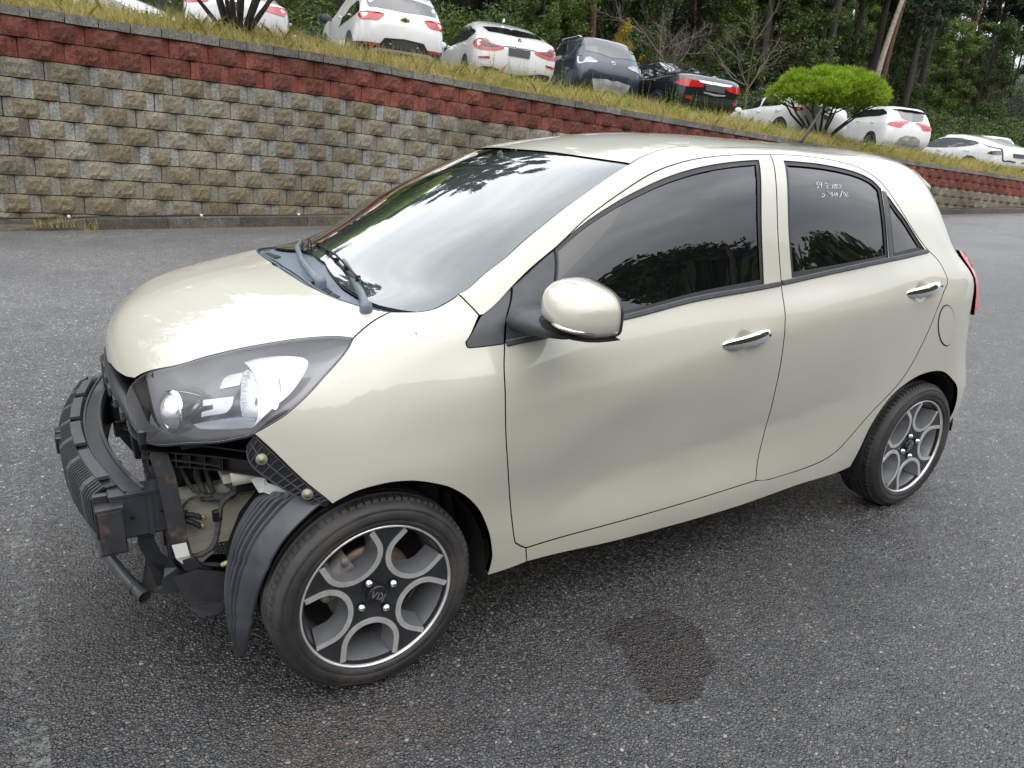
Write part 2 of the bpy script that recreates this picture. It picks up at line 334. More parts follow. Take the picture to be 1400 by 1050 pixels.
# panel outlines in surface coordinates (s along the car, u from sill to centreline)
TR = {
'hood': [[(0.6718,1.583),(0.6779,1.548)],[(0.6779,1.548),(0.6734,1.413),(0.6671,1.302),(0.6669,1.217),(0.6709,1.153),(0.6799,1.107),(0.6922,1.071),(0.7222,1.034)],[(0.7222,1.034),(0.6844,1.005),(0.6486,0.9781),(0.6055,0.947)],[(0.6055,0.947),(0.578,0.9737),(0.5319,0.9994),(0.4833,1.018),(0.4044,1.036),(0.3295,1.051),(0.2523,1.076),(0.1591,1.159)],[(0.1591,1.159),(0.1404,1.218),(0.1276,1.313),(0.1188,1.415)],[(0.1188,1.415),(0.0794,1.583)],[(0.0794,1.583),(0.6718,1.583)]],
'headlight': [[(0.6055,0.947),(0.578,0.9737),(0.5319,0.9994),(0.4833,1.018),(0.4044,1.036),(0.3295,1.051),(0.2523,1.076),(0.1656,1.143)],[(0.1656,1.143),(0.1236,1.171),(0.0664,1.185),(0.02,1.178),(0.0316,1.104),(0.0886,1.004)],[(0.0886,1.004),(0.1418,0.8803),(0.2019,0.7649),(0.2551,0.7256),(0.2858,0.7187)],[(0.2858,0.7187),(0.3282,0.7249),(0.3813,0.7409),(0.4398,0.7779),(0.5027,0.8403),(0.5723,0.9069),(0.6055,0.947)]],
'fender': [[(0.6055,0.947),(0.6486,0.9781),(0.6844,1.005),(0.7222,1.034)],[(0.7222,1.034),(0.7462,1.029)],[(0.7462,1.029),(0.7724,1.026),(0.8033,1.036),(0.8403,1.069),(0.8808,1.101)],[(0.8829,1.104),(0.8779,1.04),(0.8843,0.9446)],[(0.8843,0.9446),(0.8499,0.8478),(0.8275,0.8084)],[(0.8275,0.8084),(0.8287,0.7839),(0.8476,0.7758),(0.932,0.7536)],[(0.932,0.7536),(0.9111,0.6484),(0.9155,0.4713),(0.953,0.2623),(0.9809,0.1261),(0.9968,0.103),(1.029,0.0849)],[(1.029,0.0849),(1.038,0.0402)],[(1.038,0.0402),(0.9852,0.0357),(0.8937,0.0306)],[(0.8937,0.0306),(0.9023,0.077),(0.8974,0.1105),(0.881,0.1626),(0.8427,0.2348),(0.7904,0.2901),(0.7209,0.3375),(0.6467,0.3778),(0.5723,0.4225),(0.5097,0.4453),(0.432,0.4519),(0.3837,0.4382),(0.3478,0.42)],[(0.3478,0.42),(0.3044,0.5998),(0.2863,0.7159)],[(0.2858,0.7187),(0.3282,0.7249),(0.3813,0.7409),(0.4398,0.7779),(0.5027,0.8403),(0.5723,0.9069),(0.6055,0.947)]],
'windshield': [[(0.8595,1.583),(0.8414,1.469)],[(0.8414,1.469),(0.7913,1.379),(0.7365,1.253),(0.7201,1.118),(0.7417,1.06),(0.7714,1.031)],[(0.7714,1.031),(0.8048,1.041),(0.8421,1.074),(0.8829,1.104)],[(0.8829,1.104),(0.9775,1.122),(1.09,1.101),(1.212,1.09),(1.334,1.091),(1.465,1.088),(1.552,1.087),(1.618,1.09)],[(1.618,1.09),(1.591,1.161),(1.576,1.254),(1.571,1.39),(1.558,1.5)],[(1.558,1.5),(1.553,1.583)],[(1.553,1.583),(0.8595,1.583)]],
'roof': [[(1.618,1.09),(1.591,1.161),(1.576,1.254),(1.571,1.39),(1.558,1.5)],[(1.558,1.5),(1.553,1.583)],[(1.553,1.583),(3.28,1.583)],[(3.28,1.583),(3.252,1.342),(3.252,1.101)],[(3.252,1.101),(3.099,1.101),(2.892,1.101),(2.642,1.101),(2.391,1.101),(2.141,1.101),(1.948,1.101),(1.863,1.147),(1.732,1.117),(1.618,1.09)]],
'body_side': [[(0.8843,0.9446),(0.8779,1.04),(0.8829,1.104)],[(0.8829,1.104),(0.9775,1.122),(1.09,1.101),(1.212,1.09),(1.334,1.091),(1.465,1.088),(1.552,1.087),(1.618,1.09)],[(1.618,1.09),(1.732,1.117),(1.863,1.147),(1.948,1.101),(2.141,1.101),(2.391,1.101),(2.642,1.101),(2.892,1.101),(3.099,1.101),(3.252,1.101)],[(3.252,1.101),(3.255,0.9948),(3.281,0.8617),(3.321,0.7371),(3.351,0.6538),(3.361,0.5626),(3.371,0.3775),(3.381,0.2349),(3.392,0.1093),(3.382,0.01)],[(3.382,0.01),(3.233,0.133)],[(3.233,0.133),(3.245,0.1638),(3.237,0.224),(3.209,0.297),(3.132,0.3559),(3.026,0.3721),(2.897,0.3595),(2.785,0.3094),(2.707,0.2101),(2.675,0.1186),(2.656,0.0553)],[(2.656,0.0553),(2.55,0.0434),(2.351,0.041),(1.985,0.0199),(1.479,0.0223),(1.038,0.0402)],[(1.038,0.0402),(1.029,0.0849)],[(1.029,0.0849),(1.424,0.0969),(1.756,0.1065),(2.088,0.1183)],[(2.088,0.1183),(2.163,0.1069)],[(2.163,0.1069),(2.376,0.1127),(2.489,0.1279),(2.57,0.165),(2.697,0.2684),(2.837,0.377),(2.918,0.4741),(2.967,0.5657),(3.01,0.6148),(2.999,0.6629),(2.972,0.7105),(2.922,0.7551)],[(2.922,0.7551),(2.845,0.8354),(2.785,0.9029),(2.726,0.9658),(2.628,1.008),(2.504,1.025),(2.318,1.034),(2.151,1.03)],[(2.151,1.03),(1.974,1.03),(1.829,1.029),(1.684,1.022),(1.534,1.014),(1.44,1.013),(1.329,1.012),(1.193,1.002),(1.005,1.01),(0.8869,0.9366)]],
'front_door': [[(1.005,1.01),(1.193,1.002),(1.329,1.012),(1.44,1.013),(1.534,1.014),(1.684,1.022),(1.829,1.029),(1.974,1.03),(2.151,1.03)],[(2.151,1.03),(2.086,0.8735),(2.076,0.7491),(2.064,0.6162),(2.058,0.5533),(2.079,0.4254),(2.095,0.3086),(2.086,0.1942),(2.088,0.1183)],[(2.088,0.1183),(1.756,0.1065),(1.424,0.0969),(1.029,0.0849)],[(1.029,0.0849),(0.9968,0.103),(0.9809,0.1261),(0.953,0.2623),(0.9155,0.4713),(0.9111,0.6484),(0.932,0.7536)],[(0.932,0.7536),(0.9615,0.8766),(1.005,1.01)]],
'rear_door': [[(2.151,1.03),(2.318,1.034),(2.504,1.025),(2.628,1.008),(2.726,0.9658),(2.785,0.9029),(2.845,0.8354),(2.922,0.7551)],[(2.922,0.7551),(2.972,0.7105),(2.999,0.6629),(3.01,0.6148),(2.967,0.5657),(2.918,0.4741),(2.837,0.377),(2.697,0.2684),(2.57,0.165),(2.489,0.1279),(2.376,0.1127),(2.163,0.1069),(2.088,0.1183)],[(2.088,0.1183),(2.086,0.1942),(2.095,0.3086),(2.079,0.4254),(2.058,0.5533),(2.064,0.6162),(2.076,0.7491),(2.086,0.8735),(2.151,1.03)]],
'front_window': [[(1.185,0.9991),(1.321,1.002),(1.441,0.9961),(1.567,0.9901),(1.694,0.9909),(1.818,0.9955),(1.945,0.9994),(2.071,1.003)],[(2.071,1.003),(2.01,0.8762),(1.987,0.7517)],[(1.987,0.7517),(1.665,0.7447),(1.375,0.7331),(1.095,0.733)],[(1.095,0.733),(1.13,0.8616),(1.185,0.9991)]],
'front_sail': [[(1.005,1.01),(1.096,1.007),(1.185,0.9991)],[(1.185,0.9991),(1.13,0.8616),(1.095,0.733)],[(1.095,0.733),(1.002,0.743),(0.9347,0.7552)],[(0.9347,0.7552),(0.9615,0.8766),(1.005,1.01)]],
'fender_sail': [[(1.002,1.01),(0.9341,0.9887),(0.8869,0.9366)],[(0.8869,0.9366),(0.853,0.8547),(0.8275,0.8084)],[(0.8275,0.8084),(0.8287,0.7839),(0.8476,0.7758),(0.932,0.7536)],[(0.932,0.7536),(0.9604,0.8776),(1.002,1.01)]],
'rear_window': [[(2.195,1.002),(2.378,0.9981),(2.561,0.9861),(2.662,0.9676),(2.707,0.9415)],[(2.707,0.9415),(2.684,0.8774),(2.662,0.7556)],[(2.662,0.7556),(2.51,0.7549),(2.133,0.7553)],[(2.133,0.7553),(2.139,0.8716),(2.195,1.002)]],
'quarter_window': [[(2.737,0.924),(2.775,0.8883),(2.822,0.8489),(2.904,0.7569)],[(2.904,0.7569),(2.699,0.7546)],[(2.699,0.7546),(2.713,0.8586),(2.737,0.924)]],
'fuel_door': [[(3.106,0.4866),(3.116,0.4678),(3.115,0.4522),(3.102,0.4424),(3.08,0.4399),(3.052,0.4452),(3.023,0.4572),(2.998,0.4738),(2.98,0.4925),(2.972,0.5111),(2.975,0.5272),(2.987,0.538),(3.008,0.5412),(3.034,0.536),(3.061,0.5235),(3.086,0.5061),(3.106,0.4866)]],
'belt_front': [[(0.9363,0.7518),(1.094,0.7291),(1.374,0.7283),(1.664,0.7412),(2.067,0.7438)]],
'belt_rear': [[(2.079,0.7447),(2.51,0.7517),(2.784,0.7475),(2.92,0.7486)]],
'tail_light': [[(3.2,0.7157),(3.065,0.5328)],[(3.065,0.5328),(3.134,0.4935)],[(3.392,0.5826),(3.392,0.7571)]],
'cowl': [[(0.6718,1.583),(0.6779,1.548)],[(0.6779,1.548),(0.6734,1.413),(0.6671,1.302),(0.6669,1.217),(0.6709,1.153),(0.6799,1.107),(0.6922,1.071),(0.7222,1.034),(0.7462,1.029)],[(0.7462,1.029),(0.7724,1.026)],[(0.7724,1.026),(0.7417,1.06),(0.7201,1.118),(0.7365,1.253),(0.7913,1.379),(0.8414,1.469)],[(0.8414,1.469),(0.8595,1.583)],[(0.8595,1.583),(0.6718,1.583)]],
'wing': [[(0.3683,1.004),(0.4069,1),(0.4432,0.984),(0.4771,0.958),(0.4874,0.9327),(0.4799,0.9089),(0.4465,0.8566),(0.4061,0.8052),(0.3608,0.7737),(0.3171,0.7474),(0.2841,0.7315)],[(0.2841,0.7315),(0.3084,0.7532),(0.3353,0.8013),(0.3536,0.8668),(0.3644,0.9288),(0.3698,0.9762),(0.3683,1.004)]],
'tray': [[(0.1907,0.8973),(0.2255,0.8564),(0.2519,0.8262),(0.2787,0.7979),(0.313,0.7578)],[(0.313,0.7578),(0.2945,0.7366),(0.2847,0.7325)],[(0.2847,0.7325),(0.2342,0.7765),(0.1941,0.8565),(0.1907,0.8973)]],
'gshape': [[(0.2494,0.9636),(0.2763,0.9361),(0.3028,0.9117)],[(0.3028,0.9117),(0.2909,0.8829),(0.2741,0.8601),(0.2583,0.8545),(0.2352,0.8786),(0.2161,0.9005)],[(0.2161,0.9005),(0.2226,0.9121),(0.2278,0.9201)],[(0.2278,0.9201),(0.2483,0.9039)],[(0.2483,0.9039),(0.2556,0.9216)],[(0.2556,0.9216),(0.2389,0.9396)],[(0.2389,0.9396),(0.2494,0.9636)]],
'upper': [[(0.2892,0.9637),(0.3172,0.9959),(0.3546,0.9886)],[(0.3546,0.9886),(0.3288,0.9433)],[(0.3288,0.9433),(0.2892,0.9637)]],
'bowl': [[(0.3327,0.9393),(0.348,0.9719),(0.3645,0.9832),(0.3686,0.9634),(0.361,0.9118),(0.3483,0.8506),(0.3314,0.7952),(0.3088,0.7569),(0.2934,0.7565),(0.2859,0.7759),(0.2902,0.8054),(0.3062,0.8632),(0.3327,0.9393)]],
'bulb': [[(0.3257,0.8737),(0.3339,0.8843),(0.3392,0.8702),(0.3353,0.8473),(0.3264,0.8318),(0.3204,0.8412),(0.3257,0.8737)]],
'hatching': [[(0.4076,0.9477),(0.4104,0.9119),(0.3928,0.8339),(0.3722,0.7747),(0.356,0.7672),(0.3794,0.8444),(0.4076,0.9477)]],
'strip': [[(0.2825,0.7157),(0.3023,0.5962),(0.3446,0.4263)],[(0.3446,0.4263),(0.3244,0.4029),(0.2979,0.4371)],[(0.2979,0.4371),(0.2486,0.5689),(0.2254,0.6474),(0.2469,0.6972)],[(0.2469,0.6972),(0.2825,0.7157)]],
'scribble': [[(2.33,0.9454),(2.324,0.939),(2.331,0.938),(2.329,0.9336),(2.321,0.9314)],[(2.33,0.9454),(2.339,0.9463)],[(2.345,0.9449),(2.34,0.9388),(2.354,0.939)],[(2.356,0.9458),(2.345,0.933)],[(2.377,0.9463),(2.373,0.9416),(2.39,0.9427)],[(2.367,0.9377),(2.394,0.9389)],[(2.38,0.9386),(2.376,0.9305)],[(2.4,0.9413),(2.417,0.9425),(2.403,0.9301)],[(2.431,0.9429),(2.419,0.9387),(2.425,0.935),(2.417,0.9303),(2.414,0.934),(2.43,0.9397),(2.431,0.9429)],[(2.44,0.9423),(2.43,0.9305)],[(2.448,0.9402),(2.459,0.9429),(2.464,0.9398),(2.443,0.9316),(2.462,0.9312)],[(2.34,0.9176),(2.349,0.9197),(2.357,0.9177),(2.349,0.9136),(2.334,0.9109)],[(2.37,0.9254),(2.385,0.9192)],[(2.398,0.9221),(2.388,0.9178),(2.391,0.9129),(2.4,0.9164),(2.398,0.9221)],[(2.412,0.9215),(2.41,0.9137)],[(2.424,0.9216),(2.416,0.9173),(2.42,0.9138),(2.429,0.9181),(2.424,0.9216)],[(2.46,0.9259),(2.436,0.9111)],[(2.475,0.9232),(2.463,0.9222),(2.462,0.9185),(2.475,0.9202),(2.466,0.9121)],[(2.491,0.9228),(2.477,0.918),(2.478,0.9129),(2.489,0.9153),(2.478,0.9166)]],
'clips': [[(0.2576,0.6518),(0.2988,0.507)]],
}
# rear view outlines of the parked cars in surface coordinates, and level tables of three body shapes
BG = {
'suv1': {'tail_light': [(0.8221,0.8189),(0.9651,0.6941),(1.108,0.5147),(0.9413,0.3276),(0.7149,0.4055),(0.6911,0.5459),(0.6911,0.7409)], 'rear_window': [(1.704,0.6785),(1.525,0.6239),(1.394,0.5771),(1.346,0),(1.847,0)], 'bumper': [(0.3098,0.9827),(0.3098,0.6239),(0.3098,0.3821),(0.417,0.312),(0.4409,0),(0,0),(0,0.4289),(0,0.7097),(0.1668,0.9593)], 'number_plate': [(0.3932,0.2106),(0.4051,0),(0.2502,0),(0.2621,0.195)], 'skid': [(0.0477,0.5693),(0.1787,0.5225),(0.2145,0.4367),(0.2264,0),(0.1787,0),(0.1549,0.4367),(0.1192,0.4991)], 'reflector': [(0.2979,0.6395),(0.3098,0.3899),(0.2621,0.4133),(0.2621,0.6161)], 'side_window': [(0.5838,1.879),(0.7387,1.77),(1.525,1.77),(1.644,0.9905),(1.406,0.7955),(0.9532,0.8267),(0.7507,1.17),(0.6434,1.607)], '_meta': ['suv', 4.42, 1.8, 1.64, [5.7197, 14.3216, 2.6816, -0.1133, 0.0465, 0.9788, 0.0753], 2.57, 0.345], 'arch_f': [(0.0119,2.761),(0.0715,2.73),(0.2026,2.706),(0.3217,2.714),(0.4051,2.753),(0.4647,2.8),(0.5004,2.854),(0.5243,2.917),(0.5004,2.971),(0.4647,3.026),(0.4051,3.073),(0.3098,3.12),(0.2026,3.166),(0.0715,3.237),(0.0119,3.26)], 'arch_r': [(0,0.9125),(0.0596,0.9203),(0.1906,0.9671),(0.3098,1.014),(0.3932,1.053),(0.4647,1.1),(0.5004,1.154),(0.5124,1.217),(0.5004,1.279),(0.4647,1.341),(0.4051,1.388),(0.3098,1.427),(0.2026,1.443),(0.0715,1.435),(0.0119,1.412)]},
'gt': {'tail_light': [(0.6816,0.8847),(0.7618,0.8356),(0.8153,0.6717),(0.8019,0.5571),(0.6683,0.4751),(0.6282,0.2703),(0.5881,0.2621),(0.5346,0.3932),(0.5213,0.5898),(0.548,0.7537),(0.6148,0.8684)], 'lamp_inlay': [(0.6816,0.6881),(0.695,0.5652),(0.6415,0.4751),(0.6148,0.3523),(0.5881,0.4751),(0.6014,0.6062)], 'rear_window': [(1.951,0.6062),(2.018,0.3359),(2.058,0.0819),(1.965,0),(1.47,0),(1.537,0.2294),(1.604,0.5161),(1.804,0.5652)], 'number_plate': [(0.6148,0.1884),(0.6148,0),(0.4812,0),(0.4812,0.1802)], 'boot_seam': [(0.6415,0.2703),(0.6549,0.0983),(0.6415,0),(0.6282,0),(0.6415,0.0983),(0.6282,0.2703)], 'reflector': [(0.401,0.6881),(0.4143,0.4833),(0.3876,0.4915),(0.3742,0.6717)], 'bumper': [(0.1738,0.6472),(0.2138,0.6062),(0.2138,0.4178),(0.1337,0.2048),(0.0936,0),(0,0),(0,0.3604),(0.0535,0.6472)], 'side_window': [(0.6415,2.793),(1.042,3.138),(1.604,3.211),(2.032,3.129),(2.326,2.368),(2.192,1.425),(1.791,0.852),(1.537,0.8929),(1.417,1.221),(1.042,2.032)], '_meta': ['fast', 5.09, 1.9, 1.54, [8.5975, 14.4594, 2.5084, -0.2467, 0.0693, 0.9765, 0.0672], 3.07, 0.33], 'arch_f': [(0.0401,2.916),(0.0802,2.892),(0.1871,2.884),(0.3074,2.892),(0.3876,2.916),(0.4544,2.966),(0.4945,3.023),(0.5079,3.08),(0.4945,3.129),(0.4544,3.179),(0.3876,3.211),(0.294,3.252),(0.2005,3.293),(0.0802,3.342),(0.0401,3.342)], 'arch_r': [(0.0134,1.024),(0.0535,1.024),(0.1738,1.065),(0.294,1.106),(0.3742,1.139),(0.4411,1.18),(0.4812,1.229),(0.4945,1.286),(0.4812,1.335),(0.4544,1.393),(0.3876,1.434),(0.3074,1.458),(0.2005,1.475),(0.0668,1.458),(0.0401,1.442)]},
'nexo': {'tail_light': [(1.209,0.7464),(1.307,0.5824),(0.962,0.3937),(0.8017,0.3281),(0.7277,0.5331),(0.703,0.7218)], 'rear_window': [(2.06,0.6562),(2.097,0.3527),(2.134,0),(1.418,0),(1.517,0.3035),(1.542,0.5906)], 'side_window': [(2.06,3.051),(2.208,3.158),(2.245,2.37),(2.023,1.887),(1.69,1.567),(1.579,2.01)], 'bumper': [(0.2097,0.9597),(0.4193,0.4183),(0.444,0),(0,0),(0,0.3527),(0,0.8284)], 'crushed_panel': [(0.407,0.4019),(0.444,0.1066),(0.4193,0),(0.1973,0),(0.1357,0.3199)], 'reflector': [(0.0987,0.6972),(0.111,0.5167),(0.037,0.5167),(0.0247,0.6808)], '_meta': ['suv', 4.67, 1.86, 1.64, [11.361, 14.8538, 2.2923, -0.1941, 0.0941, 0.9849, 0.0398], 2.79, 0.345], 'arch_f': [(0.0247,2.936),(0.074,2.912),(0.2097,2.887),(0.3207,2.895),(0.407,2.928),(0.4687,2.969),(0.5057,3.027),(0.5303,3.092),(0.5057,3.15),(0.4687,3.199),(0.407,3.248),(0.3207,3.297),(0.2097,3.346),(0.074,3.42),(0.0123,3.445)], 'arch_r': [(0,0.9351),(0.0493,0.9433),(0.1973,1.001),(0.3207,1.05),(0.407,1.091),(0.4687,1.14),(0.5057,1.189),(0.518,1.255),(0.5057,1.312),(0.4687,1.378),(0.407,1.427),(0.3207,1.46),(0.2097,1.476),(0.074,1.468),(0.0123,1.444)]},
'inf': {'tail_light': [(0.6142,0.8618),(0.7187,0.7065),(0.7057,0.5124),(0.6403,0.2717),(0.5619,0.264),(0.5358,0.4969),(0.5489,0.6754)], 'trim': [(0.7057,0.3804),(0.7057,0),(0.6273,0),(0.6534,0.3338)], 'number_plate': [(0.6273,0.2174),(0.6403,0),(0.4966,0),(0.4966,0.2019)], 'rear_window': [(2.352,0.2329),(2.261,0),(2.378,0),(1.686,0),(1.843,0.0621),(2.026,0.2329)], 'side_window': [(0.8886,1.755),(1.908,1.902),(2.182,1.669),(2.13,0.7065),(2.013,0.6056),(1.803,0.6366),(1.464,0.9239),(1.438,1.436)], 'reflector': [(0.3528,0.5667),(0.3528,0.4736),(0.3006,0.4736),(0.3006,0.559)], 'skid': [(0.4704,0.2407),(0.4574,0),(0.4182,0),(0.4443,0.2251)], 'bumper': [(0.2222,0.3804),(0.2091,0),(0,0),(0.0261,0.2795)], '_meta': ['sedan', 4.95, 1.85, 1.5, [13.4942, 13.841, 2.072, -0.1505, 0.0586, 1.0006, 0.0251], 2.9, 0.33], 'arch_f': [(0.0523,2.686),(0.0784,2.678),(0.196,2.671),(0.3006,2.686),(0.392,2.717),(0.4574,2.764),(0.4966,2.818),(0.5097,2.873),(0.4966,2.927),(0.4574,2.966),(0.392,3.005),(0.3006,3.043),(0.196,3.074),(0.0784,3.105),(0.0523,3.098)], 'arch_r': [(0.0261,0.9937),(0.0653,0.9937),(0.196,1.04),(0.3006,1.071),(0.379,1.11),(0.4443,1.149),(0.4835,1.196),(0.4966,1.25),(0.4835,1.296),(0.4443,1.343),(0.392,1.382),(0.3006,1.413),(0.196,1.421),(0.0784,1.405),(0.0523,1.39)]},
'kia': {'tail_light': [(0.7967,0.8407),(0.7484,0.6433),(0.6277,0.5922),(0.6156,0.8115)], 'side_window': [(1.05,2.771),(1.376,3.034),(1.786,3.122),(2.088,2.515),(1.34,2.237)], 'rear_side_window': [(1.388,2.171),(2.124,2.127),(2.112,1.696),(1.69,1.265),(1.473,1.221),(1.4,1.754)], 'rear_window': [(1.654,0.3509),(1.75,0),(1.28,0),(0.9053,0.4021)], 'number_plate': [(0.5553,0.0877),(0.5432,0),(0.4587,0),(0.4708,0.0731)], 'bumper': [(0.0724,0.2778),(0.0362,0),(0,0),(0,0.1974)], '_meta': ['fast', 4.4, 1.8, 1.5, [18.7771, 14.1645, 1.686, -0.2384, 0.065, 1.0093, 0.0069], 2.7, 0.33], 'arch_f': [(0.0483,2.559),(0.0724,2.544),(0.1931,2.53),(0.3018,2.544),(0.3863,2.573),(0.4466,2.624),(0.4949,2.683),(0.507,2.741),(0.4949,2.793),(0.4466,2.844),(0.3863,2.888),(0.3018,2.924),(0.1931,2.975),(0.0845,3.027),(0.0483,3.019)], 'arch_r': [(0.0121,0.8919),(0.0483,0.8919),(0.1811,0.9358),(0.2897,0.9723),(0.3742,1.009),(0.4346,1.053),(0.4828,1.104),(0.4949,1.155),(0.4828,1.214),(0.4466,1.257),(0.3863,1.301),(0.3018,1.338),(0.1931,1.345),(0.0724,1.338),(0.0483,1.323)]},
'sport': {'tail_light': [(0.7667,0.7208),(1.241,0.5446),(1.375,0.1121),(0.791,0.2883),(0.6937,0.3684),(0.718,0.5847)], 'side_window': [(1.679,3.444),(1.85,3.46),(2.118,1.434),(1.752,0.833),(1.631,1.85),(1.448,3.035)], 'rear_window': [(2.02,0.5446),(2.093,0),(1.375,0),(1.509,0.3364)], 'bumper': [(0.1339,0.3844),(0.3894,0.3044),(0.4868,0.1442),(0.4746,0),(0,0),(0,0.2002)], 'number_plate': [(0.4624,0),(0.4381,0),(0.3042,0),(0.3529,0)], '_meta': ['suv', 4.52, 1.86, 1.66, [25.016, 15.0482, 1.6607, -0.4226, 0.0744, 0.9536, 0.0844], 2.68, 0.345], 'arch_f': [(0.0122,2.851),(0.073,2.819),(0.2069,2.795),(0.3164,2.803),(0.4016,2.835),(0.4624,2.883),(0.499,2.939),(0.5233,3.003),(0.5111,3.059),(0.4624,3.116),(0.4016,3.164),(0.3042,3.212),(0.2069,3.26),(0.073,3.332),(0.0122,3.356)], 'arch_r': [(0,0.9291),(0.0487,0.9291),(0.1947,0.9851),(0.3042,1.033),(0.4016,1.073),(0.4624,1.121),(0.499,1.177),(0.5111,1.241),(0.499,1.298),(0.4624,1.362),(0.4016,1.41),(0.3164,1.45),(0.2069,1.466),(0.073,1.458),(0.0122,1.434)]},
'tesla': {'side_window': [(1.931,3.592),(2.075,3.601),(2.232,2.55),(2.232,1.898),(1.997,1.01),(1.683,0.9042),(1.566,1.369),(1.475,1.751),(1.188,2.639)], 'tail_light': [(0.5742,0.9612),(0.6656,0.8635),(0.6786,0.6028),(0.5351,0.6028),(0.5351,0.8228)], 'boot_gap': [(1.657,0.8391),(1.357,0.8228),(0.9135,0.6843),(0.8222,0.5702),(0.4046,0.5376),(0.3915,0.3747),(0.3654,0.1222),(0.3393,0.114),(0.3524,0.3666),(0.3785,0.5539),(0.7569,0.6028),(0.8222,0.6924),(1.227,0.8553)], 'number_plate': [(0.5873,0.2362),(0.5873,0),(0.4698,0),(0.4829,0.2199)], '_meta': ['fast', 4.97, 1.96, 1.45, [28.2896, 13.8444, 0.9592, -0.1666, 0.0262, 1.0355, 0.0008], 2.96, 0.33], 'arch_f': [(0.0522,2.867),(0.0914,2.843),(0.2088,2.835),(0.3132,2.843),(0.4046,2.876),(0.4568,2.925),(0.509,2.99),(0.522,3.047),(0.509,3.095),(0.4698,3.136),(0.4046,3.177),(0.3132,3.21),(0.2088,3.25),(0.0914,3.291),(0.0522,3.291)], 'arch_r': [(0.0392,1.051),(0.0653,1.051),(0.1958,1.092),(0.3132,1.124),(0.3915,1.157),(0.4568,1.198),(0.4959,1.246),(0.509,1.303),(0.4959,1.36),(0.4568,1.409),(0.4046,1.45),(0.3132,1.483),(0.2088,1.491),(0.0914,1.483),(0.0522,1.466)]},
'sedan1': {'tail_light': [(0.8598,0.7599),(0.77,0.4682),(0.693,0.3608),(0.6288,0.3761),(0.616,0.6908)], 'number_plate': [(0.7058,0.0844),(0.7058,0),(0.5518,0),(0.5646,0.0844)], 'bumper': [(0.2695,0.5526),(0.2695,0.2993),(0.2567,0),(0.1412,0),(0.1797,0.3915),(0.2053,0.5373)], '_meta': ['sedan', 4.85, 1.86, 1.46, [3.2438, 15.7907, 2.5767, -0.2787, 0.0616, 1.0267, -0.0201], 2.85, 0.33], 'arch_f': [(0.0513,2.648),(0.0898,2.633),(0.2053,2.633),(0.308,2.648),(0.3978,2.679),(0.4491,2.725),(0.5005,2.786),(0.5133,2.84),(0.5005,2.894),(0.462,2.932),(0.3978,2.97),(0.308,3.001),(0.2053,3.039),(0.0898,3.063),(0.0513,3.063)], 'arch_r': [(0.0385,0.9902),(0.077,0.9902),(0.1925,1.028),(0.308,1.059),(0.385,1.098),(0.4491,1.144),(0.4876,1.19),(0.5133,1.243),(0.4876,1.29),(0.4491,1.336),(0.3978,1.374),(0.308,1.405),(0.2053,1.412),(0.0898,1.405),(0.0513,1.382)]},
}
LV = {'suv': [(0.26, 0.84, -2.0, 0.26, 2.06, 0.3), (0.42, 0.885, -2.14, 0.42, 2.17, 0.44), (0.65, 0.9, -2.2, 0.65, 2.21, 0.66), (0.86, 0.9, -2.15, 0.8, 2.18, 0.88), (0.99, 0.885, -1.95, 0.92, 2.14, 1.03), (1.07, 0.86, -1.2, 1.05, 2.09, 1.14), (1.26, 0.79, -0.75, 1.26, 1.97, 1.34), (1.47, 0.69, -0.35, 1.48, 1.82, 1.53), (1.59, 0.6, -0.05, 1.58, 1.66, 1.625), (1.64, 0.34, 0.1, 1.62, 1.35, 1.65), (1.65, 0.0, 0.3, 1.64, 1.0, 1.655)], 'sedan': [(0.22, 0.86, -2.3, 0.22, 2.3, 0.27), (0.4, 0.91, -2.38, 0.4, 2.42, 0.42), (0.62, 0.925, -2.4, 0.62, 2.46, 0.64), (0.8, 0.925, -2.3, 0.74, 2.45, 0.84), (0.93, 0.905, -1.9, 0.86, 2.36, 1.02), (1.0, 0.86, -1.0, 0.99, 1.8, 1.1), (1.18, 0.76, -0.62, 1.18, 1.3, 1.24), (1.33, 0.66, -0.25, 1.33, 0.92, 1.36), (1.42, 0.56, 0.0, 1.41, 0.7, 1.42), (1.455, 0.32, 0.1, 1.44, 0.55, 1.455), (1.46, 0.0, 0.2, 1.455, 0.45, 1.46)], 'fast': [(0.24, 0.86, -2.3, 0.24, 2.38, 0.3), (0.42, 0.91, -2.42, 0.42, 2.5, 0.46), (0.64, 0.93, -2.45, 0.64, 2.53, 0.68), (0.82, 0.93, -2.35, 0.76, 2.5, 0.88), (0.95, 0.91, -1.95, 0.88, 2.42, 1.05), (1.04, 0.87, -1.1, 1.0, 2.25, 1.14), (1.22, 0.78, -0.7, 1.2, 1.75, 1.29), (1.38, 0.68, -0.3, 1.38, 1.25, 1.42), (1.48, 0.58, -0.05, 1.46, 0.85, 1.49), (1.525, 0.34, 0.1, 1.5, 0.6, 1.53), (1.535, 0.0, 0.2, 1.52, 0.45, 1.54)]}

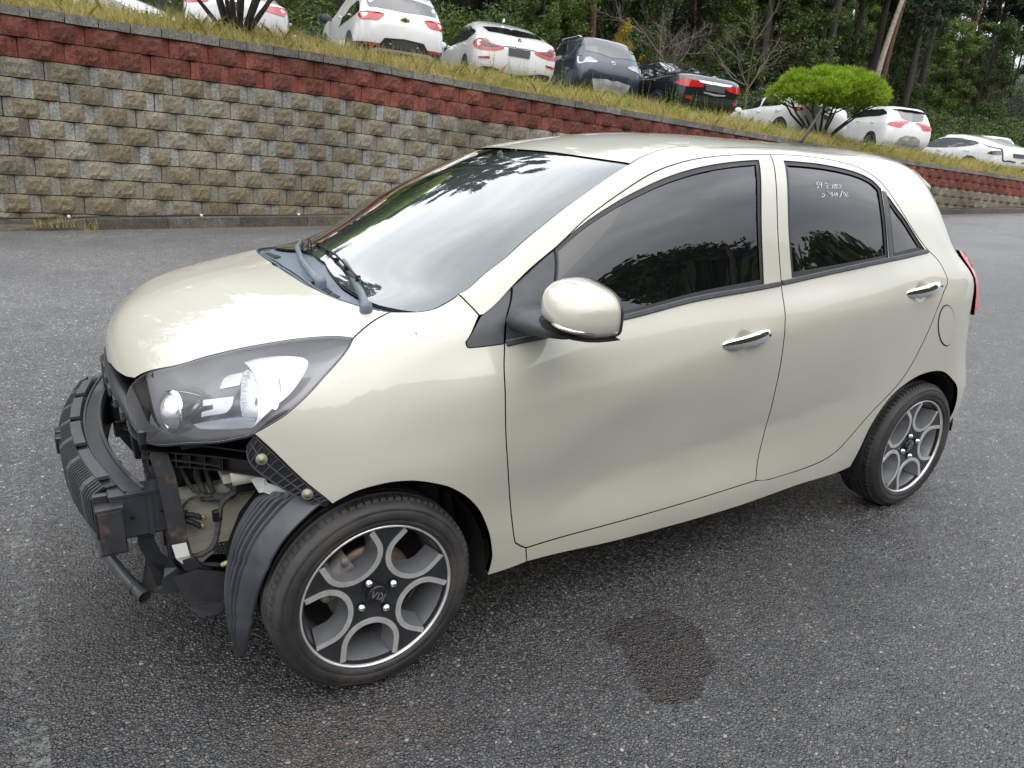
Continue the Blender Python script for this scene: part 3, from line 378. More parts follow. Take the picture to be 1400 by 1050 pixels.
# ------------------------------------------------------------------ body surface (spline net)
def nat_d2(t, Y):
    n = len(t); h = np.diff(t); A = np.zeros((n, n)); B = np.zeros((n,)+Y.shape[1:]); A[0, 0] = A[-1, -1] = 1
    for i in range(1, n-1):
        A[i, i-1] = h[i-1]; A[i, i] = 2*(h[i-1]+h[i]); A[i, i+1] = h[i]; B[i] = 6*((Y[i+1]-Y[i])/h[i]-(Y[i]-Y[i-1])/h[i-1])
    return np.linalg.solve(A, B.reshape(n, -1)).reshape(B.shape)
class Surf:
    """half body: rows front to rear, columns sill to centreline (last column at y = 0)"""
    def __init__(s, net, bump=None, mirror_ext=True):
        P = np.array(net, float); P[..., 1] *= -1; s.bump = bump; s.n0 = P.shape[1]
        if mirror_ext:
            e = P[:, -4:-1][:, ::-1].copy(); e[..., 1] *= -1; P = np.concatenate([P, e], 1)
        s.P = P; ch = lambda d: np.maximum(np.linalg.norm(d, axis=-1), 1e-3)
        s.S = np.concatenate([[0], np.cumsum(ch(np.diff(P, axis=0)).mean(1))]); s.U = np.concatenate([[0], np.cumsum(ch(np.diff(P, axis=1)).mean(0))])
        s.umax = s.U[s.n0-1]; s.smax = s.S[-1]
        s.Ms = nat_d2(s.S, P); s.Mu = np.moveaxis(nat_d2(s.U, np.moveaxis(P, 1, 0)), 0, 1); s.Mus = np.moveaxis(nat_d2(s.U, np.moveaxis(s.Ms, 1, 0)), 0, 1)
    def pos(s, S, U):
        S = np.clip(np.asarray(S, float), 0, s.S[-1]); U = np.clip(np.asarray(U, float), 0, s.U[-1]); t, u = s.S, s.U
        i = np.clip(np.searchsorted(t, S)-1, 0, len(t)-2); h = t[i+1]-t[i]; a = (t[i+1]-S)/h; b = (S-t[i])/h
        j = np.clip(np.searchsorted(u, U)-1, 0, len(u)-2); g = u[j+1]-u[j]; c = (u[j+1]-U)/g; d = (U-u[j])/g
        ca = [a, b, (a**3-a)*h*h/6, (b**3-b)*h*h/6]; cc = [c, d, (c**3-c)*g*g/6, (d**3-d)*g*g/6]; r = 0
        for k, (A, B) in enumerate(((s.P, s.Mu), (s.P, s.Mu), (s.Ms, s.Mus), (s.Ms, s.Mus))):
            ii = i+(k & 1); r = r+ca[k][:, None]*(cc[0][:, None]*A[ii, j]+cc[1][:, None]*A[ii, j+1]+cc[2][:, None]*B[ii, j]+cc[3][:, None]*B[ii, j+1])
        if s.bump: r = s.bump(r)
        return r
    def pn(s, S, U):
        S = np.clip(np.asarray(S, float), 0, s.S[-1]); U = np.clip(np.asarray(U, float), 0, s.U[-1]); e = 2e-4
        v = s.pos(S, U); g = np.where(S+e > s.S[-1], -1, 1); gu = np.where(U+e > s.U[-1], -1, 1)
        a = (s.pos(S+e*g, U)-v)*g[:, None]; b = (s.pos(S, U+e*gu)-v)*gu[:, None]; n = np.cross(a, b); n /= np.linalg.norm(n, axis=1)[:, None]+1e-15
        return v, n
def body_lines(v):
    x, z = v[:, 0], v[:, 2]
    zc = np.interp(x, [.33, .56, .8, 1.04, 1.27, 1.6, 1.95, 2.25, 2.5, 2.8], [.745, .76, .785, .82, .855, .895, .915, .925, .925, .91])
    m = np.clip((x-.15)/.5, 0, 1)*np.clip((2.75-x)/.3, 0, 1); m = m*m*(3-2*m)
    d = .0045*m*np.exp(-np.sqrt((z-zc)**2+.006**2)/.035)
    zs = np.interp(x, [.42, .507, .707, 1.117, 1.483, 1.9, 2.1], [.30, .342, .443, .479, .513, .56, .60])
    m = np.clip((x-.42)/.35, 0, 1)*np.clip((2.05-x)/.35, 0, 1); m = m*m*(3-2*m)
    d = d-.0050*m*np.exp(-np.sqrt((z-zs)**2+.012**2)/.05)
    d = d*np.clip((1.0-z)/.08, 0, 1)
    for hx, hz in ((1.236, .853), (2.186, .957)):      # scooped cups behind the door handles
        r = np.sqrt(((x-hx)/.047)**2+((z-hz)/.041)**2); d = d-.013*np.clip(1-r*r, 0, 1)**1.5
    v = v.copy(); v[:, 1] -= d; return v
BODY = Surf(NET, body_lines)
def xs_at(x, u):
    t = np.linspace(0, BODY.smax, 1500); xx = BODY.pos(t, np.full(1500, u))[:, 0]; return float(np.interp(x, xx[30:], t[30:]))
def ribbon(name, srf, su, w, h, m, parent, off=0., step=.015, both=True):
    """raised strip along a path on the surface: width w across, height h proud"""
    P = np.array(crom(su, step)+[su[-1]]); V, Nn = srf.pn(P[:, 0], P[:, 1]); T = np.gradient(V, axis=0); T /= np.linalg.norm(T, axis=1)[:, None]
    C = np.cross(T, Nn); rings = []
    for k in range(len(V)):
        q = V[k]+Nn[k]*off; rings.append([tuple(q+C[k]*a*w+Nn[k]*b*h) for a, b in ((-.5, -1), (-.5, .55), (-.32, 1), (.32, 1), (.5, .55), (.5, -1))])
    for sgn in ((1, -1) if both else (1,)):
        b = MB(); b.loft([[(x, y*sgn, z) for x, y, z in r] for r in rings], smooth=False); b.build(name, m, parent)

# ------------------------------------------------------------------ the beige hatchback
car = thing('hatchback_car', 'beige five-door hatchback with its front bumper missing, standing on wet asphalt', 'car', (0, 0, 0))
D = TR
hood = panel('hood', BODY, D['hood'], 'paint', car, full=True, res=.022, depth=.012)[0]
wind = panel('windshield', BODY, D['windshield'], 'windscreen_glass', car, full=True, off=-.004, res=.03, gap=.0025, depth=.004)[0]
roof = panel('roof', BODY, D['roof'], 'paint', car, full=True, res=.03, gap=.002)[0]
gs = outline(D['windshield'], .02); gi = inset(gs, .045); um = BODY.umax
gi2 = gi.copy(); gi2[:, 1] = np.where(gi[:, 1] > um-.05, um+.001, gi[:, 1]); cS = gi2[:, 0].mean(); gi2[:, 0] = np.where(gi2[:, 0] < cS-.25, gi2[:, 0]+.022, gi2[:, 0])
def frit():
    out = gs.copy(); out[:, 1] = np.minimum(out[:, 1], um); nv, T, _ = fill([out if area2(out) > 0 else out[::-1]], .02)
    cen = nv[T].mean(1); T = T[~inside(cen, gi2)]; P, Nn = BODY.pn(nv[:, 0], nv[:, 1]); P = P-Nn*.0075
    V = np.vstack([P, P*[1, -1, 1]]); F = [tuple(t) for t in T]+[tuple(t+len(P))[::-1] for t in T]
    me = bpy.data.meshes.new('frit_band'); me.from_pydata(V.tolist(), [], F); me.update(); return link('frit_band', me, wind, 'frit')
frit()
fenders = panel('front_fender', BODY, D['fender'], 'paint', car, res=.022)
sides = panel('body_side', BODY, D['body_side'], 'paint', car, res=.03)
win_f = D['front_window']; win_r = D['rear_window']; win_q = D['quarter_window']
seal = .004
fd = panel('front_door', BODY, D['front_door'], 'paint', car, holes=[win_f, D['front_sail']], res=.022, fine=[(1.859, .5665)])
rd = panel('rear_door', BODY, D['rear_door'], 'paint', car, holes=[win_r, win_q], res=.022, fine=[(2.8345, .5934)])
# black rubber beds behind the glass, glass standing 5 mm in from the frame
def ring(name, segs, w, off, m, parents):
    o = inset(outline(segs, .012), -.004); i = inset(outline(segs, .012), w)
    nv, T, loops = fill([o, i], .05); P, Nn = BODY.pn(nv[:, 0], nv[:, 1]); P = P+Nn*off
    for sgn, par in zip((1, -1), parents):
        me = bpy.data.meshes.new(name); me.from_pydata((P*[1, sgn, 1]).tolist(), [], [tuple(t) for t in T]); me.update(); link(name, me, par, m)
for segs, par in ((win_f, fd), (win_r, rd), (win_q, rd)):
    ring('window_seal', segs, .012, -.0035, 'rubber', par)
    for k, o in enumerate(panel('window', BODY, segs, 'side_glass', None, gap=.006, off=-.007, res=.05, depth=.004)): o.parent = par[k]
for segs, pars, nm in ((D['front_sail'], fd, 'mirror_triangle'), (D['fender_sail'], fenders, 'mirror_triangle')):
    for k, o in enumerate(panel(nm, BODY, segs, 'trim_plastic', None, gap=.0025, off=-.002, res=.04)): o.parent = pars[k]
# black division bar between rear window and quarter glass
for k, (a, b) in enumerate((((D['rear_window'][1]), (D['quarter_window'][2])),)):
    q0 = [((x1+x2)/2, (y1+y2)/2) for (x1, y1), (x2, y2) in zip(a, b[::-1])]
    ribbon('division_bar', BODY, q0, .024, .003, 'trim_plastic', rd[0], off=.0005, both=False)
for nm, par in (('belt_front', fd), ('belt_rear', rd)):
    ribbon('belt_moulding', BODY, D[nm][0], .017, .005, 'trim_plastic', par[0], both=False)
# fuel flap, inset ring round it
panel('fuel_flap', BODY, D['fuel_door'], 'paint', car, gap=.002, off=.0025, res=.03, both=False, depth=.004)
ribbon('flap_gap', BODY, D['fuel_door'][0], .004, .0006, 'rubber', car, both=False)
# rear quarter and tailgate
def tailgate():
    us = np.linspace(.02, BODY.umax, 40); hs = []
    hp = np.array(crom(D['body_side'][3], .02)+[D['body_side'][3][-1]])
    for u in us: 
        k = np.argsort(abs(hp[:, 1]-u))[:1][0]; hs.append(hp[k, 0] if u < BODY.U[9]+.01 else xs_at(2.6, u))
    rows = []
    for u, h in zip(us, hs):
        t = np.linspace(h+.004, BODY.smax, 8); P = BODY.pos(t, np.full(8, u)); P = np.vstack([P, [(P[-1][0]+.045*(1-q*q)*(1 if P[-1][1] < -.05 else 0), P[-1][1]*q, P[-1][2]) for q in (.8, .6, .4, .2, 0)]]); rows.append(P)
    b = MB(); 
    for sgn in (1, -1): b.loft([[(x, y*sgn, z) for x, y, z in r] for r in rows], close=False, cap=False)
    return b.build('tailgate', 'paint', car)
tg = tailgate()
# tail lamps on the rear corners
b15, s14 = BODY.S[15], BODY.S[14]
tl_out = [[(b15-.050, .735), (b15-.010, .69), (b15+.004, .62), (b15+.004, .56), (b15-.006, .505)], [(b15-.006, .505), (BODY.smax-.004, .55)], [(BODY.smax-.004, .55), (BODY.smax-.004, .76)], [(BODY.smax-.004, .76), (b15-.050, .735)]]
o_ = outline(tl_out, .012); panel('tail_light', BODY, tl_out, 'red_lamp', car, off=.010, res=.012, gap=.001, depth=.03, fn=lambda nv, P: .026*np.clip(mindist(nv, o_)/.03, 0, 1)**.6)
b = MB()   # roof spoiler
sp = []
for y in np.linspace(-.46, .46, 15):
    u = BODY.umax-(BODY.umax-BODY.U[9])*min(1, abs(y)/.46); s0 = xs_at(2.60, u); p0 = BODY.pos([s0], [u])[0]
    yy = y; sp.append([(p0[0]+dx-.05*(abs(y)/.46)**2, yy, p0[2]+dz+.004) for dx, dz in ((-.01, -.02), (-.02, .004), (.06, -.004), (.115, -.022), (.125, -.034), (.10, -.04), (.03, -.04))])
b.loft(sp); b.build('roof_spoiler', 'paint', tg)

# door handles: chrome grip over a painted recess
def door_handle(par, c, nrm, ang, lab=None):
    c = Vector(c); n = Vector(nrm).normalized(); x = Vector((cos(ang), 0, sin(ang))); x = (x-n*x.dot(n)).normalized(); y = n.cross(x); y = -y if y.z < 0 else y
    rings = []; m = 17
    for k in range(m):
        t = -1+2*k/(m-1); w = .0195*(max(0, 1-abs(t)**3.2))**.5*(1+.22*t)+.0012; h = .034*(1-.55*t*t) if abs(t) < .95 else .012
        cc = c+x*(.112*t)+n*(h-.004)+y*(.003*t*t); e = .0072*(1-.5*t*t) + .001
        rings.append([tuple(cc+y*(w*cos(a))+n*(e*(abs(sin(a))**.7)*(1 if sin(a) > 0 else -1))) for a in [2*pi*q/14 for q in range(14)]])
    o = MB().loft(rings).build('door_handle', 'chrome', par)
    b = MB(); q = c+x*.082+n*.0345+y*.002; b.lathe([(0, .0), (.0045, .0), (.0045, -.003)], 'y', (0, 0, 0), 12); rotm = Matrix((x, -n, y)).transposed()
    b.v = [tuple(q+rotm @ Vector(v)) for v in b.v]; b.build('lock_barrel', 'satin_black', o)
    for t in (-.085, .082):   # mounts
        pass
    b = MB(); rings = []
    for (r, d) in ((1.0, .0015), (.93, -.000), (.8, .0012), (.5, .002), (.0, .002)):
        rings.append([tuple(c+x*(-.004+.041*r*cos(a))+y*(.033*r*sin(a))+n*d) for a in [2*pi*q/28 for q in range(28)]])
    b.loft(rings, cap=False); return o
def on(u, v): return BODY.pn([u], [v])
for par, s0, u0, ang in ((fd[0], 1.859, .5665, .13), (rd[0], 2.8345, .5934, .12)):
    P, n = on(s0, u0); door_handle(par, P[0], n[0], ang)
    # scooped cup behind the grip: a dished disc sunk in the skin
    P, n = P[0], n[0]
for par, s0, u0, ang in ((fd[1], 1.859, .5665, .13), (rd[1], 2.8345, .5934, .12)):
    P, n = on(s0, u0); P = P[0]*[1, -1, 1]; n = n[0]*[1, -1, 1]; door_handle(par, P, n, ang)

# ------------------------------------------------------------------ wheels
def arc_pts(r, a0, a1, n): return [(r*cos(a0+(a1-a0)*k/n), r*sin(a0+(a1-a0)*k/n)) for k in range(n+1)]
def upoly(w, r0, r1, n=12):
    """U opening pointing out along +x: round inner end at radius r0, width 2w, open end an arc at radius r1"""
    p = []; cx = r0+w*.92
    a1 = math.asin(min(.99, (w*1.0)/r1))
    p += [(r1*cos(a), r1*sin(a)) for a in np.linspace(-a1, a1, 9)]
    p += [(cx+w*.92*cos(a), w*sin(a)) for a in np.linspace(pi*.5, pi*1.5, n*2-3)]
    return p
def flat(name, polys, z, m, par, skirt=0., res=.03, bev=.0, swap=False):
    """planar face at y = -z cut from polygons (outer, holes), optional skirt inwards"""
    polys = [np.array(q, float) for q in polys]; polys = [q if area2(q) > 0 else q[::-1] for q in polys]
    nv, T, loops = fill(polys, res); V = [(x, -z, y) for x, y in nv]; F = [tuple(t) for t in T]; b = MB(); b.add(V, F)
    if skirt:
        for L in loops:
            n = len(L); A = [V[i] for i in L]; b.add(A+[(x, y+skirt, zz) for x, y, zz in A], [(i, (i+1) % n, (i+1) % n+n, i+n) for i in range(n)])
    return b.build(name, m, par, recalc=False)
FACE = .0   # wheel face plane offset from hub plane
def rot2(P, a): return [(x*cos(a)-y*sin(a), x*sin(a)+y*cos(a)) for x, y in P]
def wheel(cx, side, th0, nut0, txt, steer=0., first=True):
    """wheel modelled facing -y about its centre plane (y=0 is the wheel's outer face)"""
    w = bpy.data.objects.new('wheel', None); COL.objects.link(w); w.parent = car; w.empty_display_size = .1
    w.location = (cx, -.785*side, .278); w.rotation_euler = (0, 0, steer + (0 if side > 0 else pi))
    # tyre
    pr = [(.207, -.001), (.2085, -.010), (.214, -.0165), (.2235, -.0185), (.2250, -.0172), (.2262, -.0187), (.236, -.0195), (.250, -.0165), (.2515, -.0150), (.253, -.0162), (.260, -.011), (.2665, -.001), (.2715, .014), (.2755, .034), (.2772, .060)]
    pr = pr+[(r, .166-t-.02) for r, t in pr[::-1]]
    tb = MB().lathe(pr, 'y', n=128); tyre = tb.build('tyre', 'tyre', w)
    # tread blocks on the shoulder
    b = MB(); nb = 84
    for k in range(nb):
        a = 2*pi*k/nb
        for (y0, y1, r) in ((.004, .040, .2768), (.108, .142, .2768)):
            da = .026; P = []
            for rr, yy0, yy1 in ((.264, y0, y1), (r, y0+.006 if y0 < .05 else y0, y1 if y0 < .05 else y1-.006)):
                for aa in (a-da, a+da):
                    for yy in (yy0, yy1): 
                        P.append(((rr if not (yy == y0 and rr > .27) else rr-.004)*cos(aa), yy, (rr if not (yy == y0 and rr > .27) else rr-.004)*sin(aa)))
            b.add(P, [(0, 1, 3, 2), (4, 6, 7, 5), (0, 4, 5, 1), (2, 3, 7, 6), (0, 2, 6, 4), (1, 5, 7, 3)])
    for yy in (.042, .066, .090): b.lathe([(.274, yy-.009), (.2785, yy-.008), (.2785, yy+.008), (.274, yy+.009)], 'y', n=96)
    o = b.build('tread', 'tyre', tyre); 
    # rim: barrel, lip, face
    MB().lathe([(.2085, -.010), (.2065, -.0125), (.2035, -.0125), (.2015, -.008), (.2005, .004)], 'y', n=96).build('rim_lip', 'alloy_bright', w)
    MB().lathe([(.2005, .003), (.194, .02), (.188, .055), (.180, .085), (.180, .13), (.200, .145)], 'y', n=72).build('rim_barrel', 'alloy_grey', w)
    W0, R0, R1 = .0665, .082, .1985; bw = .0145
    holes = [rot2(upoly(W0, R0, R1-.004), R_(th0+72*k)) for k in range(5)]
    ring_ = [(.2*cos(a), .2*sin(a)) for a in np.linspace(0, 2*pi, 96, endpoint=False)]
    # dark face, dished toward the hub
    outs = [rot2(upoly(W0+bw, R0-bw, R1+.003), R_(th0+72*k)) for k in range(5)]
    def dish(x, y): r = math.hypot(x, y); return .0065*(1-min(1, (r/.2))**2)
    def warp(ob, extra=0.):
        me = ob.data; a = np.empty(len(me.vertices)*3); me.vertices.foreach_get('co', a); a = a.reshape(-1, 3); r = np.hypot(a[:, 0], a[:, 2]); a[:, 1] += .009-.011*(np.clip(r/.2, 0, 1))**2 + .010*np.clip(1-r/.075, 0, 1); me.vertices.foreach_set('co', a.ravel()); me.update()
    circ = [np.array(ring_)]
    base = []; oo = [q for q in outs]
    clipr = lambda P, R: [(x*min(1, R/max(1e-6, math.hypot(x, y))), y*min(1, R/max(1e-6, math.hypot(x, y)))) for x, y in P]
    f = flat('wheel_face', [ring_]+[clipr(q, .1965) for q in outs], .003, 'alloy_dark', w, skirt=.012, res=.012); warp(f)
    for k in range(5):
        q = clipr(outs[k], .2005); h = clipr(holes[k], .1925)
        # U shaped machined band, open towards the rim
        n = len(q); nA = 9; A = [q[i] for i in range(nA-1, n)]+[q[0]]; Bn = [h[i] for i in range(nA-1, n)]+[h[0]]
        b = MB(); V = [(x, -.0055, y) for x, y in A]+[(x, -.0055, y) for x, y in Bn]; m_ = len(A)
        b.add(V, [(i, i+1, i+1+m_, i+m_) for i in range(m_-1)])
        b.add([(x, -.0055, y) for x, y in A]+[(x, .0, y) for x, y in A], [(i, i+1, i+1+m_, i+m_) for i in range(m_-1)])
        band = b.build('spoke_band', 'alloy_bright', w, recalc=False); warp(band)
        # pocket wall: flares inwards and down into the barrel
        b = MB(); cxm = sum(x for x, y in h)/n; cym = sum(y for x, y in h)/n; r0 = []; 
        for (f_, d) in ((1., -.0055), (.985, .004), (.93, .022), (.86, .042), (.82, .052)):
            r0.append([(cxm*1.04*(1-f_)+x*f_ if True else x, d, cym*1.04*(1-f_)+y*f_) for x, y in Bn])
        b.loft(r0, close=False, cap=False); pk = b.build('spoke_pocket', 'alloy_grey', w); warp(pk)
    # hub nuts in sunk seats, cap
    for k in range(4):
        a = R_(nut0+90*k); c = (.050*cos(a), 0, .050*sin(a))
        b = MB(); b.lathe([(.0125, .0035), (.0125, .0055), (.011, .012), (0, .012)], 'y', c, 20); o = b.build('nut_seat', 'satin_black', w)
        b = MB(); b.lathe([(.0, -.0095), (.003, -.0092), (.006, -.0075), (.0078, -.004), (.0095, -.003), (.0095, .010)], 'y', c, 6 if False else 18); b.build('wheel_nut', 'chrome_soft', w)
    b = MB(); b.lathe([(.0, -.0012), (.02, -.0006), (.0255, .001), (.0275, .004), (.0275, .012)], 'y', n=40); cap = b.build('hub_cap', 'satin_black', w)
    letters(cap, 'KIA', .0185, R_(txt), -.0022)
    # brake disc, hat, caliper
    b = MB(); b.lathe([(.060, .075), (.062, .060), (.118, .060), (.118, .075), (.06, .075)], 'y', n=64); b.lathe([(0, .05), (.055, .052), (.062, .06)], 'y', n=40); b.build('brake_disc', 'disc', w)
    if cx < 1:
        b = MB()
        for a0 in (R_(150),):
            rr = []
            for t in np.linspace(-.5, .5, 9): a = a0+t; rr.append([(q*cos(a), yy, q*sin(a)) for q, yy in ((.09, .035), (.135, .032), (.142, .05), (.142, .1), (.09, .1))])
            b.loft(rr)
            for t in (-.42, .42): a = a0+t; b.tube([(.128*cos(a), .028, .128*sin(a)), (.128*cos(a), .11, .128*sin(a))], .012, 10)
        b.build('brake_caliper', 'caliper', w)
    MB().lathe([(.0, .115), (.178, .112)], 'y', n=32).build('wheel_shade_disc', 'void', w)  # near-black disc added to stand for the shade inside the wheel
    return w
def letters(par, s, h, ang, y, m='chrome_soft'):
    """KIA logo strokes, drawn as thick bars"""
    G = {'K': [((0, 0), (0, 1)), ((0, .45), (.62, 1)), ((.16, .56), (.66, 0))], 'I': [((0, 0), (0, 1))], 'A': [((0, 0), (.36, 1)), ((.36, 1), (.72, 0))]}
    wd = {'K': .66, 'I': 0, 'A': .72}; x = 0; tot = sum(wd[c] for c in s)+.34*(len(s)-1); b = MB()
    for c in s:
        for (p, q) in G[c]:
            a, e = [Vector(((x+t[0]-tot/2)*h, (t[1]-.5)*h)) for t in (p, q)]; d = (e-a).normalized(); n = Vector((-d.y, d.x))*h*.10
            pl = [a-n-d*h*.04, e-n+d*h*.04, e+n+d*h*.04, a+n-d*h*.04]; pl = rot2([(v.x, v.y) for v in pl], ang)
            b.ext(pl, (0, -.0012, 0), (0, y+.001, 0), (1, 0, 0), (0, 0, 1))
        x += wd[c]+.34
    b.build('lettering', m, par)
# tyre rubber with dusty sidewall
mat('tyre', (.020, .0195, .019), .60, var=.35, vscale=22, dirt=((.050, .044, .038), .48), dscale=7, bump=.0005, bscale=90)
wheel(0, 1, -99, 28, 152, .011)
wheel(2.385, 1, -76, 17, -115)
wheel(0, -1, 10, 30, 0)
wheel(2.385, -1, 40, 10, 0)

# ------------------------------------------------------------------ headlights, nose and exposed front structure
fL = car
def dish(segs, d, w):
    o = outline(segs, .012)
    return lambda nv, P: -d*np.clip(mindist(nv, o)/w, 0, 1)**.7
lens = panel('headlight', BODY, D['headlight'], 'clear_lens', car, gap=.0025, res=.02, depth=.03, off=.001)
def both_in(name, key, m, off, fn=None, res=.02, depth=.004):
    r = panel(name, BODY, D[key], m, None, gap=.001, off=off, res=res, fn=fn, depth=depth)
    for k, o in enumerate(r): o.parent = lens[k]
    return r
mat('chrome_dark', (.38, .39, .40), .12, metal=1.); mat('lamp_dark', (.13, .135, .145), .30, metal=.4, coat=.6); mat('lamp_edge', (.02, .02, .022), .3)
both_in('lamp_housing', 'headlight', 'lamp_dark', -.007, dish(D['headlight'], .062, .075), res=.012, depth=.02)
both_in('chrome_wing', 'wing', 'chrome_soft', -.012, lambda nv, P: -.010*np.clip(mindist(nv, outline(D['wing'], .012))/.03, 0, 1)); both_in('reflector_tray', 'tray', 'chrome_dark', -.030, lambda nv, P: .006*np.sin(nv[:, 0]*420), res=.006)
mat('chrome_matt', (.50, .51, .52), .22, metal=1.); both_in('light_guide', 'gshape', 'chrome_matt', -.034); both_in('upper_reflector', 'upper', 'chrome_matt', -.03); both_in('main_reflector', 'bowl', 'chrome_dark', -.016, dish(D['bowl'], .050, .035), res=.006); both_in('main_bulb', 'bulb', 'bulb_glass', -.030)
both_in('wing_hatching', 'hatching', 'chrome', -.0135, lambda nv, P: .0022*np.sin(P[:, 2]*1300), res=.0025)
for sg, par in ((1, lens[0]), (-1, lens[1])):     # projector lamp with chrome shroud, aimed forward
    c = Vector((-.420, -.516*sg, .762)); Rp = Vector((-.93, -.33*sg, .08)).normalized().to_track_quat('-X', 'Z').to_matrix()
    def aim(b): b.v = [tuple(c+Rp @ Vector(v)) for v in b.v]; return b
    aim(MB().lathe([(.054, .065), (.054, .004), (.050, -.005), (.0455, .0)], 'x', (0, 0, 0), 32)).build('projector_shroud', 'chrome', par)
    aim(MB().lathe([(0, -.022), (.015, -.020), (.030, -.013), (.041, -.003), (.046, .006)], 'x', (0, 0, 0), 28)).build('projector_lens', 'bulb_glass', par)
    b = MB(); b.lathe([(0, .0), (.006, .0), (.006, .02)], 'x', tuple(c+Vector((.085, -.03*sg, -.01))), 10); b.build('small_bulb', 'yellow_rubber', par)
    # black seal around the lens
for k in (0,): ribbon('lamp_seal', BODY, [q for s_ in D['headlight'] for q in s_[:-1]]+[D['headlight'][0][0]], .009, .003, 'lamp_edge', car, off=-.004)
# hood underside lip and seal
ribbon('hood_seal', BODY, D['hood'][1], .010, .004, 'rubber', hood, off=-.004, both=True)
# cowl with louvres
cw = panel('cowl_panel', BODY, D['cowl'], 'grey_plastic', car, full=True, off=-.013, res=.02, depth=.03, fn=lambda nv, P: -.010*np.sin(np.clip(mindist(nv, outline(D['cowl'], .02))/.06, 0, 1)*1.57))[0]
co = D['cowl'][1]; gl_ = D['cowl'][3][::-1]
def cowl_pt(q, f):
    """point on the cowl: q 0 centre to 1 corner, f 0 hood edge to 1 glass edge"""
    H = crom([D['cowl'][0][0]]+co, .01); G = crom([D['cowl'][5][0]]+D['cowl'][3][::-1], .01); a = H[int(q*(len(H)-1))]; g = G[int(q*(len(G)-1))]; return (a[0]+(g[0]-a[0])*f, a[1]+(g[1]-a[1])*f)
for f in (.14, .24):
    ribbon('cowl_rib', BODY, [cowl_pt(q, f) for q in np.linspace(.0, .95, 12)], .006, .004, 'grey_plastic', cw, off=-.014)
for i in range(16):      # louvre slots on the far and near thirds
    q = .36+.020*i
    ribbon('cowl_louvre', BODY, [cowl_pt(q, .36), cowl_pt(q, .62)], .006, .002, 'satin_black', cw, off=-.018)
# wipers
def wiper(arm, blade, w0):
    b = MB(); n = len(arm); pts = [Vector(p) for p in arm]; b.tube(pts, [w0*(1-.55*i/(n-1)) for i in range(n)], 8, flat=.45); o = b.build('wiper', 'grey_plastic', car)
    b = MB(); b.lathe([(0, .016), (.014, .014), (.017, 0), (.017, -.02)], 'z', arm[0], 16); b.build('pivot_cap', 'grey_plastic', o)
    a, c = Vector(blade[0]), Vector(blade[1]); m = a.lerp(c, .5)+Vector((0, 0, .006)); b = MB(); b.tube([a, m, c], [.003, .0055, .003], 6); b.tube([a+Vector((0, 0, .010)), a.lerp(c, .25)+Vector((0, 0, .019)), m+Vector((0, 0, .020)), a.lerp(c, .75)+Vector((0, 0, .019)), c+Vector((0, 0, .010))], [.0035]*5, 6)
    for q in (.08, .3, .5, .7, .92): b.box(tuple(a.lerp(c, q)+Vector((0, 0, .010))), (.006, .006, .008))
    b.build('wiper_blade', 'satin_black', o); return o
wiper([(.060, -.560, .998), (.080, -.47, 1.012), (.105, -.33, 1.034), (.125, -.20, 1.052), (.142, -.055, 1.060), (.128, -.030, 1.052)], [(.098, -.43, 1.026), (.120, .09, 1.062)], .013)
wiper([(.020, -.30, 1.018), (.018, -.20, 1.030), (.028, -.07, 1.045), (.062, .10, 1.060), (.108, .23, 1.056), (.145, .33, 1.046)], [(.085, .03, 1.048), (.190, .40, 1.030)], .013)
